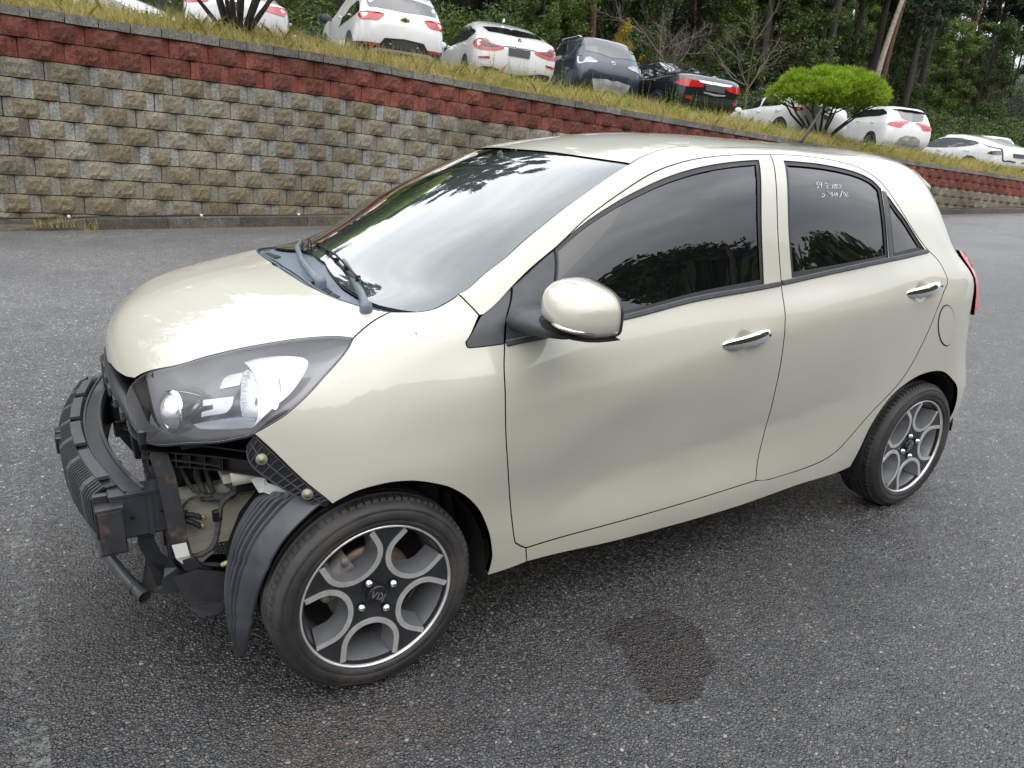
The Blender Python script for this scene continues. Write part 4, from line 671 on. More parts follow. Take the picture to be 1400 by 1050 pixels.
# door mirror
def mirror(sg, par):
    c = Vector((.508, -.900*sg, 1.028)); n = 28
    def ring(x, k, dz0=0., cut=None, kk=1.):
        r = []
        for i in range(n):
            a = 2*pi*i/n; ca, sa = cos(a), sin(a); e = .62; y = abs(ca)**e*(1 if ca > 0 else -1)*.111*k; z = abs(sa)**e*(1 if sa > 0 else -1)*.066*k
            z += .012*(y/.104)*(-1); z = z*(1.0 if z > 0 else .82)
            r.append((c.x+x+.20*(-y)*1.0*.35, c.y-y*sg, c.z+z+dz0))
        return r
    xs = [(-.105, .02), (-.103, .28), (-.094, .52), (-.078, .72), (-.052, .89), (-.02, .98), (.015, 1.), (.040, .985)]
    b = MB(); b.loft([ring(x, k, .004) for x, k in xs]+[ring(.042, .93, .004), ring(.03, .90, .004)]); cap = b.build('mirror_cap', 'paint', par)
    b = MB(); b.loft([ring(.0401, .992, .004), ring(.048, .99, .004), ring(.050, .93, .004), ring(.034, .90, .004)], cap=False); b.build('mirror_rim', 'satin_black', cap)
    b = MB(); b.add(ring(.036, .91, .004), [tuple(range(n))]); b.build('mirror_glass', 'chrome', cap)
    # black lower tray and arm
    def tr(x, k):
        top = -.036; r = []
        for (px, py, pz) in ring(x, min(1.04, k*1.035+.01), .004):
            y = -(py-c.y)*sg; lim = c.z+top-.012*(y/.111); r.append((px-.003, py, min(pz, lim)-.001))
        return r
    b = MB(); b.loft([tr(x, k) for x, k in [(-.110, .10)]+xs[1:]+[(.046, .985)]]); b.build('mirror_tray', 'black_plastic', cap)
    b = MB(); pr = []
    for q, (px, py, pz, w, h) in enumerate(((.455, .735, .975, .075, .040), (.462, .775, .972, .062, .034), (.468, .812, .970, .05, .028), (.475, .85, .969, .045, .022), (.48, .88, .968, .04, .016))):
        pr.append([(px+w*cos(a), -py*sg, pz+h*sin(a)) for a in [2*pi*i/16 for i in range(16)]])
    b.loft(pr); b.build('mirror_arm', 'trim_plastic', cap)
    # indicator strip on the outer front edge of the cap
    b = MB(); rows = []; p_ = 2/.62; X = [x for x, k in xs]; K = [k for x, k in xs]
    for i in range(15):
        t = i/14; y = .006+.098*t; h = .0085*min(1, 5*t+.1)*min(1, (1-t)*7+.3); z0 = -.0265+.002*t; r = []
        for dz, pr in ((-h, .0), (-h*.4, .006), (h*.4, .006), (h, .0), (h, -.01), (-h, -.01)):
            z = z0+dz; k = min(.995, (abs(y/.104)**p_+abs(z/.058)**p_)**(1/p_)); x = float(np.interp(k, K, X)); r.append((c.x+x-pr*.7-.001, c.y-y*sg-pr*.7*(y/.104)*sg, c.z+z-.012*(y/.104)+.004))
        rows.append(r)
    rows = [[(x-.07*( -(yy-c.y)*sg)*0, yy, z) for x, yy, z in r] for r in rows]
    rows = [[(x+.07*((yy-c.y)*sg), yy, z) for x, yy, z in r] for r in rows]
    b.loft(rows); b.build('mirror_indicator', 'chrome_soft', cap)
mirror(1, fd[0])
# aerial
b = MB(); b.tube([(2.335, 0, 1.472), (2.365, 0, 1.505), (2.455, 0, 1.632)], [.010, .0065, .0045], 8); b.lathe([(.0, .012), (.012, .011), (.02, 0), (.022, -.01)], 'z', (2.335, 0, 1.468), 14); b.build('roof_aerial', 'rubber', car)
# chalk-pen writing on the rear door glass
b = MB()
for st in D['scribble']:
    P, n = BODY.pn([q[0] for q in st], [q[1] for q in st]); b.tube([tuple(p-m*.0055) for p, m in zip(P, n)], .0008, 4, smooth=False)
b.build('pen_writing', 'white_ink', rd[0])
# cabin
cab = MB(); 
b = MB(); b.loft([[(x, y, z) for y in np.linspace(-.66, .66, 9)] for x, z in ((.14, .93), (.30, .985), (.52, .995), (.66, .96), (.70, .86), (.68, .6))], close=False, cap=False); b.build('dashboard', 'interior', car)
b = MB(); b.add([(.3, -.68, .28), (2.7, -.68, .28), (2.7, .68, .28), (.3, .68, .28)], [(0, 1, 2, 3)]); b.add([(.3, -.68, .28), (.3, .68, .28), (.15, .68, .95), (.15, -.68, .95)], [(0, 1, 2, 3)]); b.add([(2.7, -.66, .28), (2.7, .66, .28), (2.6, .6, 1.05), (2.6, -.6, 1.05)], [(0, 1, 2, 3)])
b.build('cabin_floor', 'interior', car)
def seat(x, y, w, nm='seat', h=1.0):
    b = MB(); b.box((x, y, .52), (.25, w, .09), bev=.04); R = Matrix.Rotation(R_(18), 3, 'Y'); b.box((x+.32, y, .82), (.07, w, .33), R, bev=.05); o = b.build(nm, 'seat_cloth', car)
    for yy in ((y,) if w < .3 else (y-.3, y+.3)): b = MB(); b.box((x+.43, yy, 1.19*h), (.045, .12, .075), R, bev=.03); b.build('headrest', 'seat_cloth', o)
seat(1.05, -.34, .24); seat(1.05, .34, .24); seat(1.85, 0, .60, 'rear_seat', .98)
b = MB(); R = Matrix.Rotation(R_(-65), 3, 'Y'); ring_ = [(0.185*cos(a), .185*sin(a)) for a in np.linspace(0, 2*pi, 33)]
b.tube([tuple(Vector((.74, -.34, .98))+R @ Vector((x, y, 0))) for x, y in ring_], .014, 8, cap=False); b.tube([(.74, -.34, .98), (.6, -.34, .90)], .03, 8); b.tube([tuple(Vector((.74, -.34, .98))+R @ Vector((0, -.18, 0))), tuple(Vector((.74, -.34, .98))+R @ Vector((0, .18, 0)))], .016, 6); b.build('steering_wheel', 'interior', car)
b = MB(); b.box((.78, 0, 1.33), (.015, .12, .035), bev=.01); b.tube([(.80, 0, 1.34), (.76, 0, 1.385)], .01, 6); b.build('rear_view_mirror', 'interior', car)

# underbody, arches, engine bay
mat('under', (.016, .016, .016), .8)
b = MB(); b.box((1.2, 0, .25), (.86, .66, .045)); b.box((2.45, 0, .33), (.36, .42, .10)); b.tube([(.3, .2, .19), (2.2, .25, .19)], .03, 8); b.build('underbody', 'under', car)
for cx, w in ((0, .50), (2.385, .52)):
    for sg in (-1, 1):
        b = MB(); a0, a1 = (R_(-28), R_(200 if cx > 1 else 75)); 
        b.lathe([(.325, 0), (.325, .27)], 'y', (cx, -.775 if sg > 0 else .775-.27, .278), 30, a0=R_(-12) if cx < 1 else R_(2), a1=a1); b.build('wheel_arch_liner', 'black_plastic', car)
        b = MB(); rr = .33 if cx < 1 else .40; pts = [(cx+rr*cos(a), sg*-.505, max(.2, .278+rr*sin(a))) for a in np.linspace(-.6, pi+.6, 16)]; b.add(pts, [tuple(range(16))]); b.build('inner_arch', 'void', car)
b = MB()   # axle, struts
for sg in (-1, 1):
    b.tube([(0, sg*.64, .28), (0, sg*.2, .25)], .018, 8); b.tube([(0.02, sg*.56, .30), (.04, sg*.50, .80)], .03, 10)
    b.tube([(-.02, sg*.64, .20), (-.03, sg*.3, .18)], .022, 6)
b.tube([(2.40, -.62, .27), (2.42, .62, .27)], .035, 10); b.build('suspension', 'rusty_black', car)
b = MB(); b.box((-.04, .02, .50), (.22, .40, .24), bev=.05); b.box((-.05, -.1, .76), (.16, .2, .06), bev=.02); b.box((-.16, .28, .62), (.10, .10, .14), bev=.02); b.box((.20, 0, .6), (.03, .66, .33)); b.build('engine', 'under', car)
# chassis rails in raw body colour, inner wings near-black
for sg in (1, -1):
    b = MB(); b.loft([[(x, -sg*(y0), z0), (x, -sg*(y1), z0), (x, -sg*(y1), z1), (x, -sg*(y1-.012), z1+.012), (x, -sg*y0, z1+.012)] for x, y0, y1, z0, z1 in ((-.438, .38, .452, .350, .492), (-.40, .38, .452, .348, .496), (-.1, .38, .455, .338, .512), (.3, .38, .455, .33, .52))], smooth=False)
    for x in (-.33, -.18): pass
    rail = b.build('chassis_rail', 'paint_raw', car)
    b = MB(); b.box((-.18, -sg*.4535, .372), (.26, .002, .010)); b.box((-.19, -sg*.4535, .47), (.25, .002, .006)); b.build('rail_flange', 'paint_raw', rail)
    b = MB(); b.tube([(-.30, -sg*.56, .585), (-.2, -sg*.585, .60), (-.05, -sg*.62, .62), (.2, -sg*.66, .66)], .026, 8); b.box((-.26, -sg*.50, .575), (.06, .05, .012)); b.build('upper_rail', 'paint_raw', car)
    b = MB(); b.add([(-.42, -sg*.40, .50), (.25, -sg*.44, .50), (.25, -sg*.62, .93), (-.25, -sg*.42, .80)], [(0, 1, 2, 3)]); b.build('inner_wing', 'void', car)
# radiator pack
b = MB(); b.box((-.415, 0, .42), (.022, .37, .20)); rad = b.build('radiator', 'radiator', car)
b = MB(); b.box((-.42, 0, .635), (.03, .40, .018), bev=.006); b.box((-.42, 0, .205), (.03, .40, .018), bev=.006)
for y in (-.385, .385): b.box((-.42, y, .42), (.03, .018, .21), bev=.006)
for i in range(6): b.box((-.444, -.30+.12*i, .42), (.004, .004, .2))
b.build('radiator_frame', 'black_plastic', rad)
b = MB()
for sgy in (-.16, .18): b.tube([(-.385, sgy+.14*cos(a), .42+.14*sin(a)) for a in np.linspace(0, 2*pi, 25)], .012, 6, cap=False); b.box((-.385, sgy, .42), (.02, .05, .05), bev=.02)
b.build('cooling_fan', 'black_plastic', rad)
# front carrier: black plastic upper crossmember following the hood lip
b = MB(); pth = [(-.455, .47, .60), (-.478, .43, .675), (-.500, .33, .715), (-.518, .18, .732), (-.524, 0, .737), (-.518, -.18, .732), (-.500, -.325, .718), (-.486, -.385, .690), (-.476, -.415, .64), (-.466, -.440, .58), (-.455, -.452, .52)]
b.loft([[(x-.010, y, z+.016), (x+.03, y, z+.010), (x+.035, y, z-.02), (x-.004, y, z-.028), (x-.014, y, z-.01)] for x, y, z in pth]); fc = b.build('front_carrier', 'black_plastic', car)
b = MB()
for (x, y, z) in ((-.53, -.02, .71), (-.527, -.12, .708), (-.52, -.20, .70), (-.51, -.28, .69), (-.527, .1, .708)): MB().box((x, y, z), (.012, .022, .014), bev=.003).build('carrier_clip', 'trim_plastic', fc)
b = MB(); b.tube([(-.50, .02, .70), (-.46, .05, .55), (-.44, .02, .30)], .014, 6); b.tube([(-.48, .30, .70), (-.47, .34, .5), (-.46, .33, .3)], .018, 6); b.box((-.50, .36, .60), (.04, .05, .07), bev=.01); b.box((-.51, .30, .50), (.02, .03, .03), bev=.005); b.box((-.51, .30, .44), (.02, .03, .03), bev=.005); b.tube([(-.51, .30, .44), (-.49, .18, .47), (-.47, .12, .50)], .008, 6); b.build('latch_stay', 'black_plastic', fc)
# bumper beam, bowed; absorber of black plastic slats
bx = lambda y: -.672+.28*y*y
def sweep(prof, ys, zoff=0.): return [[(bx(y)+dx, y, z+zoff) for dx, z in prof] for y in ys]
ys = np.linspace(-.50, .50, 25)
b = MB(); b.loft(sweep([(.050, .445), (.052, .555), (.060, .563), (.108, .563), (.112, .555), (.112, .445), (.104, .438), (.06, .438)], ys), smooth=False); beam = b.build('bumper_beam', 'steel_black', car)
b = MB(); b.loft(sweep([(.098, .564), (.098, .571), (.106, .571), (.106, .564)], ys), smooth=False); b.loft(sweep([(.060, .564), (.060, .568), (.066, .568), (.066, .564)], ys), smooth=False); b.build('beam_lip', 'rusty_black', beam)
ab = MB(); ab.loft(sweep([(.012, .452), (.010, .548), (.030, .566), (.058, .570), (.058, .560), (.036, .554), (.022, .540), (.022, .452)], ys[1:-1]), smooth=False); ab.loft(sweep([(.010, .448), (.010, .458), (.058, .456), (.058, .448)], ys[1:-1]), smooth=False); abs_ = ab.build('bumper_absorber', 'satin_black', car)
k = 0; y = -.478; slat_cache = {}
while y < .47:
    wd = .0135 if (k % 9) not in (4,) else .030; yc = y+wd/2; d = math.atan(.56*yc)
    if wd not in slat_cache:
        b = MB(); h = wd/2-.0022; sd_ = [[(dx, yy, z) for dx, z in ((-.0045, .457), (-.0065, .50), (-.0065, .548), (.003, .562), (.028, .576), (.030, .569), (.012, .556), (.009, .50), (.009, .457))] for yy in (-h, h)]; b.loft(sd_, smooth=False); me = b.mesh('absorber_slat'); me.materials.append(M['black_plastic' if wd < .02 else 'trim_plastic']); slat_cache[wd] = me
    o = bpy.data.objects.new('absorber_slat', slat_cache[wd]); COL.objects.link(o); o.parent = abs_; o.location = (bx(yc), yc, 0); o.rotation_euler = (0, 0, -d); y += wd+.0012; k += 1
for yc, w in ((-.32, .10), (-.08, .09), (.14, .09), (.34, .07)):
    b = MB(); b.loft([[(bx(q)+dx, q, z) for dx, z in ((.026, .572), (.028, .580), (.054, .582), (.056, .572))] for q in np.linspace(yc-w, yc+w, 6)], smooth=False); b.build('absorber_pad', 'trim_plastic', abs_)
for yc in (.02, -.035): b = MB(); b.box((bx(yc)-.004, yc, .535), (.010, .018, .026), bev=.004); b.build('sensor_block', 'satin_black', abs_)
b = MB(); b.box((bx(-.486)+.012, -.486, .505), (.018, .008, .06), bev=.003)
b.build('absorber_end', 'black_plastic', abs_)
for sg in (1, -1):   # crash boxes and the open end brackets
    b = MB(); b.box((-.505, -sg*.478, .498), (.070, .030, .058), bev=.006); b.box((-.505, -sg*.478, .558), (.072, .032, .004)); b.box((-.49, -sg*.509, .498), (.006, .003, .055)); cb = b.build('crash_box', 'steel_black', beam)
    b = MB()
    for x, z in ((-.53, .50), (-.465, .505), (-.45, .475)): b.lathe([(0, -.0005), (.0055, -.0005), (.0055, .002)], 'y', (x, -sg*.5125, z), 10)
    b.build('crash_box_hole', 'void', cb)
    b = MB(); y0, y1 = -sg*.455, -sg*.535
    b.add([(-.600, y0, .425), (-.600, y1, .430), (-.600, y1, .535), (-.600, y0, .540), (-.560, y1+.004*sg, .425), (-.560, y1+.004*sg, .54), (-.545, y0, .42), (-.545, y0, .55)], [(1, 4, 5, 2), (2, 5, 7, 3), (0, 6, 4, 1), (4, 6, 7, 5)]); b.box((-.578, y1-sg*.003, .482), (.026, .003, .055)); b.box((-.578, (y0+y1)/2, .541), (.030, .042, .003)); b.box((-.578, (y0+y1)/2, .424), (.030, .042, .003)); b.build('end_bracket', 'rusty_black', beam)
    if 'rusty_post' not in M: mat('rusty_post', (.03, .03, .032), .5, var=.3, vscale=9, dirt=((.15, .085, .050), .51), dscale=22)
    # rusty headlamp post
    b = MB(); b.loft([[(x, -sg*y_, z), (x+.042, -sg*(y_+.004), z), (x+.042, -sg*(y_-.02), z), (x+.01, -sg*(y_-.03), z)] for x, y_, z in ((-.478, .505, .652), (-.468, .516, .60), (-.460, .522, .50), (-.455, .522, .42), (-.446, .518, .36), (-.425, .508, .315), (-.400, .49, .285))], smooth=False); post = b.build('lamp_post', 'rusty_post', car)
    if sg > 0:
        b = MB(); b.add([(-.452, -.5255, .408), (-.418, -.5265, .408), (-.412, -.5235, .365), (-.445, -.5225, .365)], [(0, 1, 2, 3)]); b.add([(-.445, -.5225, .364), (-.412, -.5235, .364), (-.385, -.502, .318), (-.412, -.505, .312)], [(0, 1, 2, 3)]); b.build('white_sticker', 'white_plastic', post)
# lower stiffener tube
b = MB(); lp = [(-.530, -.452, .240), (-.560, -.35, .240), (-.600, -.2, .242), (-.622, 0, .242), (-.600, .2, .242), (-.56, .35, .24), (-.53, .45, .24)]; b.tube(lp, .0155, 14, cap=False)
lt = b.build('lower_tube', 'steel_black', car); b = MB(); b.tube([(-.524, -.470, .2395), (-.534, -.438, .240)], .0168, 16, cap=False); b.tube([(-.540, -.418, .240), (-.543, -.408, .240)], .0185, 16); b.build('tube_end', 'rusty_black', lt); b = MB(); b.lathe([(0, 0), (.0145, 0)], 'y', (-.5265, -.4600, .2395), 14); b.build('tube_bore', 'void', lt)
for sg in (1, -1):
    b = MB(); b.loft([[(x, -sg*y_, z), (x+.04, -sg*y_, z+.004), (x+.04, -sg*(y_-.012), z), (x, -sg*(y_-.012), z)] for x, y_, z in ((-.520, .455, .440), (-.525, .455, .39), (-.512, .45, .345), (-.485, .44, .30), (-.46, .43, .262))], smooth=False); b.build('tube_hanger', 'steel_black', lt)
# splash shields under the nose
def sheetpoly(name, pts, m, par=None, th=.003):
    b = MB(); n = len(pts); q = [Vector(p) for p in pts]; nn = (q[1]-q[0]).cross(q[2]-q[0]).normalized()*th; b.add([tuple(p) for p in q]+[tuple(p+nn) for p in q], [tuple(range(n)), tuple(range(2*n-1, n-1, -1))]+[(i, (i+1) % n, (i+1) % n+n, i+n) for i in range(n)]); return b.build(name, m, par or car)
sheetpoly('splash_shield', [(-.53, -.42, .225), (-.49, -.45, .235), (-.46, -.46, .262), (-.42, -.47, .252), (-.36, -.50, .238), (-.30, -.52, .215), (-.24, -.50, .21), (-.22, -.3, .20), (-.50, -.2, .20)], 'black_plastic')
sheetpoly('torn_shield', [(-.455, -.505, .300), (-.40, -.515, .315), (-.34, -.53, .30), (-.30, -.54, .27), (-.31, -.545, .232), (-.36, -.535, .215), (-.41, -.53, .21), (-.435, -.52, .235)], 'rubber')
sheetpoly('torn_shield', [(-.500, -.452, .33), (-.47, -.44, .30), (-.455, -.45, .335), (-.44, -.455, .30), (-.40, -.46, .265), (-.44, -.47, .235), (-.49, -.47, .24), (-.475, -.455, .28)], 'black_plastic')
sheetpoly('bent_tab', [(-.435, -.545, .232), (-.40, -.548, .226), (-.33, -.552, .222), (-.29, -.55, .205), (-.36, -.56, .196), (-.405, -.56, .200)], 'steel_black')
sheetpoly('chassis_bracket', [(-.43, -.455, .352), (-.36, -.455, .356), (-.345, -.455, .32), (-.38, -.455, .295), (-.42, -.455, .31)], 'paint_raw')
b = MB(); b.tube([(-.335, -.50, .302), (-.318, -.505, .310), (-.300, -.50, .302), (-.302, -.50, .290)], .007, 6); b.build('rubber_hanger', 'yellow_rubber', car)
# wiring
def cable(name, pts, r, m='cable_grey', par=None): b = MB(); P = [tuple(q) for q in smooth3(pts)]; rr = [r*(1+.12*math.sin(i*1.9)) for i in range(len(P))]; b.tube(P, rr, 7); return b.build(name, m, par or car)
def smooth3(pts, n=5):
    P = np.array(pts, float); Q = np.vstack([2*P[0]-P[1], P, 2*P[-1]-P[-2]]); o = []
    for i in range(1, len(Q)-2):
        for k in range(n): t = k/n; o.append(.5*((2*Q[i])+(-Q[i-1]+Q[i+1])*t+(2*Q[i-1]-5*Q[i]+4*Q[i+1]-Q[i+2])*t*t+(-Q[i-1]+3*Q[i]-3*Q[i+1]+Q[i+2])*t**3))
    o.append(P[-1]); return o
mat('cable_grey', (.06, .058, .055), .75, var=.4, vscale=60)
cable('wiring_loom', [(-.20, -.50, .60), (-.229, -.50, .569), (-.257, -.50, .542), (-.273, -.50, .518), (-.304, -.50, .500), (-.322, -.50, .481), (-.333, -.50, .43), (-.339, -.50, .398), (-.354, -.50, .363), (-.392, -.50, .348), (-.444, -.50, .362)], .0075)
cable('wiring_loom', [(-.273, -.49, .515), (-.30, -.49, .498), (-.34, -.48, .497), (-.366, -.47, .50)], .011)
cable('wiring_loom', [(-.36, -.44, .60), (-.368, -.45, .55), (-.355, -.47, .505)], .009); cable('wiring_loom', [(-.34, -.44, .61), (-.345, -.45, .56), (-.335, -.47, .505)], .007); cable('wiring_loom', [(-.30, -.45, .60), (-.305, -.46, .54), (-.285, -.48, .515)], .010)
cable('sensor_lead', [(-.34, -.487, .505), (-.377, -.487, .512), (-.405, -.487, .50), (-.422, -.487, .470), (-.420, -.487, .455)], .0036); b = MB(); b.lathe([(0, -.008), (.018, -.006), (.019, .004)], 'y', (-.418, -.487, .462), 16); b.build('lead_grommet', 'rubber', car)
for a, e in (((-.41, -.49, .468), (-.372, -.495, .452)), ((-.412, -.49, .452), (-.376, -.497, .428))):
    cable('sensor_plug', [a, tuple((Vector(a)+Vector(e))/2+Vector((0, 0, .003))), e], .0075, 'rubber'); b = MB(); b.lathe([(.0035, -.0005), (.0075, -.001), (.0075, .006)], 'y', (e[0]+.004, e[1]-.004, e[2]), 12); b.build('plug_tip', 'gold_tip', car) if 'gold_tip' in M else (mat('gold_tip', (.35, .25, .12), .4, metal=.6), b.build('plug_tip', 'gold_tip', car))
# lattice bracket below the headlamp
for sg in (1, -1):
    def bp(t, dz, dy=0.): x = -.492+.262*t; y = -.475-.175*t+.02*math.sin(t*3); return Vector((x, (y+dy)*sg, .655+dz-.012*t))
    b = MB(); 
    for dz in (-.040, -.004, .022): b.loft([[tuple(bp(t, dz)), tuple(bp(t, dz+.004)), tuple(bp(t, dz+.004, .05)), tuple(bp(t, dz, .05))] for t in np.linspace(0, 1, 9)], smooth=False)
    b.loft([[tuple(bp(t, -.040, .02)), tuple(bp(t, .0, .02)), tuple(bp(t, .0, .026)), tuple(bp(t, -.04, .026))] for t in np.linspace(0, 1, 9)], smooth=False)
    lb = b.build('lamp_bracket', 'satin_black', car)
    for t in (.04, .15, .27, .38, .50, .62, .64, .97): b = MB(); b.loft([[tuple(bp(t, -.040, -.002)), tuple(bp(t+.008, -.040, -.002)), tuple(bp(t+.008, -.04, .03)), tuple(bp(t, -.04, .03))], [tuple(bp(t+.004, -.004, -.002)), tuple(bp(t+.012, -.004, -.002)), tuple(bp(t+.012, -.004, .03)), tuple(bp(t+.004, -.004, .03))]], smooth=False); b.build('bracket_rib', 'black_plastic', lb)
    b = MB(); b.loft([[tuple(bp(t, -.018-.016*t, -.003)), tuple(bp(t, -.014-.016*t, -.003)), tuple(bp(t, -.014-.016*t, .02)), tuple(bp(t, -.018-.016*t, .02))] for t in np.linspace(0, .62, 6)], smooth=False); b.build('bracket_rib', 'black_plastic', lb)
    b = MB(); b.box(tuple(bp(.1, .035, .03)), (.03, .02, .02), bev=.004); b.box(tuple(bp(.55, .03, .04)), (.06, .03, .008)); b.build('lamp_tab', 'black_plastic', lb)
# bumper side bracket: lattice strip along the wing's front edge, two metal clips
stp = panel('wing_bracket', BODY, D['strip'], 'satin_black', car, gap=.0, off=-.012, res=.012, depth=.012)
a0, a1 = D['strip'][0][0], D['strip'][0][-1]; b0, b1 = D['strip'][2][-1], D['strip'][2][0]
def stp_pt(t, w): A = crom(D['strip'][0], .004); B_ = crom(D['strip'][2], .004)[::-1]; p = A[min(len(A)-1, int(t*(len(A)-1)))]; q = B_[min(len(B_)-1, int(t*(len(B_)-1)))]; return (p[0]+(q[0]-p[0])*w, p[1]+(q[1]-p[1])*w)
for w in (.06, .5, .94): ribbon('bracket_rib', BODY, [stp_pt(t, w) for t in np.linspace(.03, .97, 9)], .0035, .006, 'trim_plastic', stp[0], off=-.011, both=False)
for i in range(13): t = .06+.075*i; ribbon('bracket_rib', BODY, [stp_pt(t, .06), stp_pt(min(.98, t+.03), .94)], .0030, .005, 'trim_plastic', stp[0], off=-.011, both=False)
mat('zinc', (.27, .25, .19), .5, metal=.5, var=.2, vscale=40)
for q in D['clips'][0]:
    P, n = BODY.pn([q[0]], [q[1]]); P = Vector(P[0]); n = Vector(n[0]); R = n.to_track_quat('Z', 'Y').to_matrix(); b = MB(); b.lathe([(0, .0040), (.0050, .0038), (.0055, .0018), (.0125, .0012), (.0140, 0), (.0140, -.006)], 'z', n=24); b.v = [tuple(P-n*.003+R @ Vector(v)) for v in b.v]; b.build('screw_clip', 'zinc', stp[0])
sheetpoly('torn_foam', [(-.262, -.60, .585), (-.235, -.615, .600), (-.225, -.615, .575), (-.19, -.63, .560), (-.16, -.65, .535), (-.155, -.66, .520), (-.20, -.635, .535), (-.235, -.61, .550), (-.245, -.60, .545)], 'white_plastic')
# torn wheel arch liner hanging ahead of the wheel, ribbed
Lf = [(-.215, -.53, .515), (-.25, -.53, .479), (-.286, -.53, .423), (-.308, -.53, .362), (-.327, -.535, .278), (-.330, -.55, .209), (-.324, -.57, .147), (-.306, -.60, .085)]
Rg = [(-.110, -.768, .583), (-.155, -.765, .553), (-.219, -.76, .494), (-.262, -.745, .416), (-.286, -.71, .315), (-.297, -.675, .225), (-.303, -.645, .150), (-.306, -.612, .082)]
def ribbed(sg):
    A = smooth3(Lf, 4); B_ = smooth3(Rg, 4); n = len(A); m = 90; V = []
    for i in range(n):
        for k in range(m):
            f = k/(m-1); p = A[i]*(1-f)+B_[i]*f; out = np.array([-.8, -.25, .35*(1-i/n)]); out = out/np.linalg.norm(out); bow = .045*math.sin(pi*f)*(1-i/n*.6)
            rib = (.0085*max(-1, min(1, 1.6*math.sin(f*2*pi*9.5))) if f < .70 else 0.)*(1 if i > 1 else .2); gr = -.004 if i in (12, 20) and f > .35 else 0
            q = p+out*(bow+rib+gr+(.006 if f > .70 else 0)); V.append((q[0], q[1]*sg, q[2]))
    b = MB(); b.add(V, [(i*m+k, i*m+k+1, (i+1)*m+k+1, (i+1)*m+k) for i in range(n-1) for k in range(m-1)], 0, True)
    V2 = [(x+.004, y, z-.001) for x, y, z in V]; b.add(V2, [(i*m+k, (i+1)*m+k, (i+1)*m+k+1, i*m+k+1) for i in range(n-1) for k in range(m-1)], 0, True)
    return b.build('front_arch_liner', 'liner', car, recalc=False)
mat('liner', (.050, .054, .060), .40, var=.3, vscale=9, dirt=((.10, .10, .10), .62), dscale=20)
ribbed(1); ribbed(-1)

# more of the tangle behind the lamp
cable('coolant_hose', [(-.38, -.30, .62), (-.36, -.38, .58), (-.30, -.42, .60), (-.2, -.40, .66), (-.1, -.3, .7)], .020, 'rubber')
cable('wiring_loom', [(-.41, -.44, .63), (-.40, -.47, .57), (-.385, -.48, .53), (-.36, -.485, .51)], .005)
cable('wiring_loom', [(-.444, -.50, .362), (-.42, -.49, .33), (-.36, -.48, .30), (-.30, -.47, .28), (-.2, -.46, .30)], .006)
b = MB(); b.box((-.335, -.499, .452), (.012, .008, .016), bev=.003); b.build('loom_clip', 'satin_black', car)
b = MB(); b.box((-.262, -.52, .535), (.03, .02, .012), bev=.004); b.build('connector', 'satin_black', car)

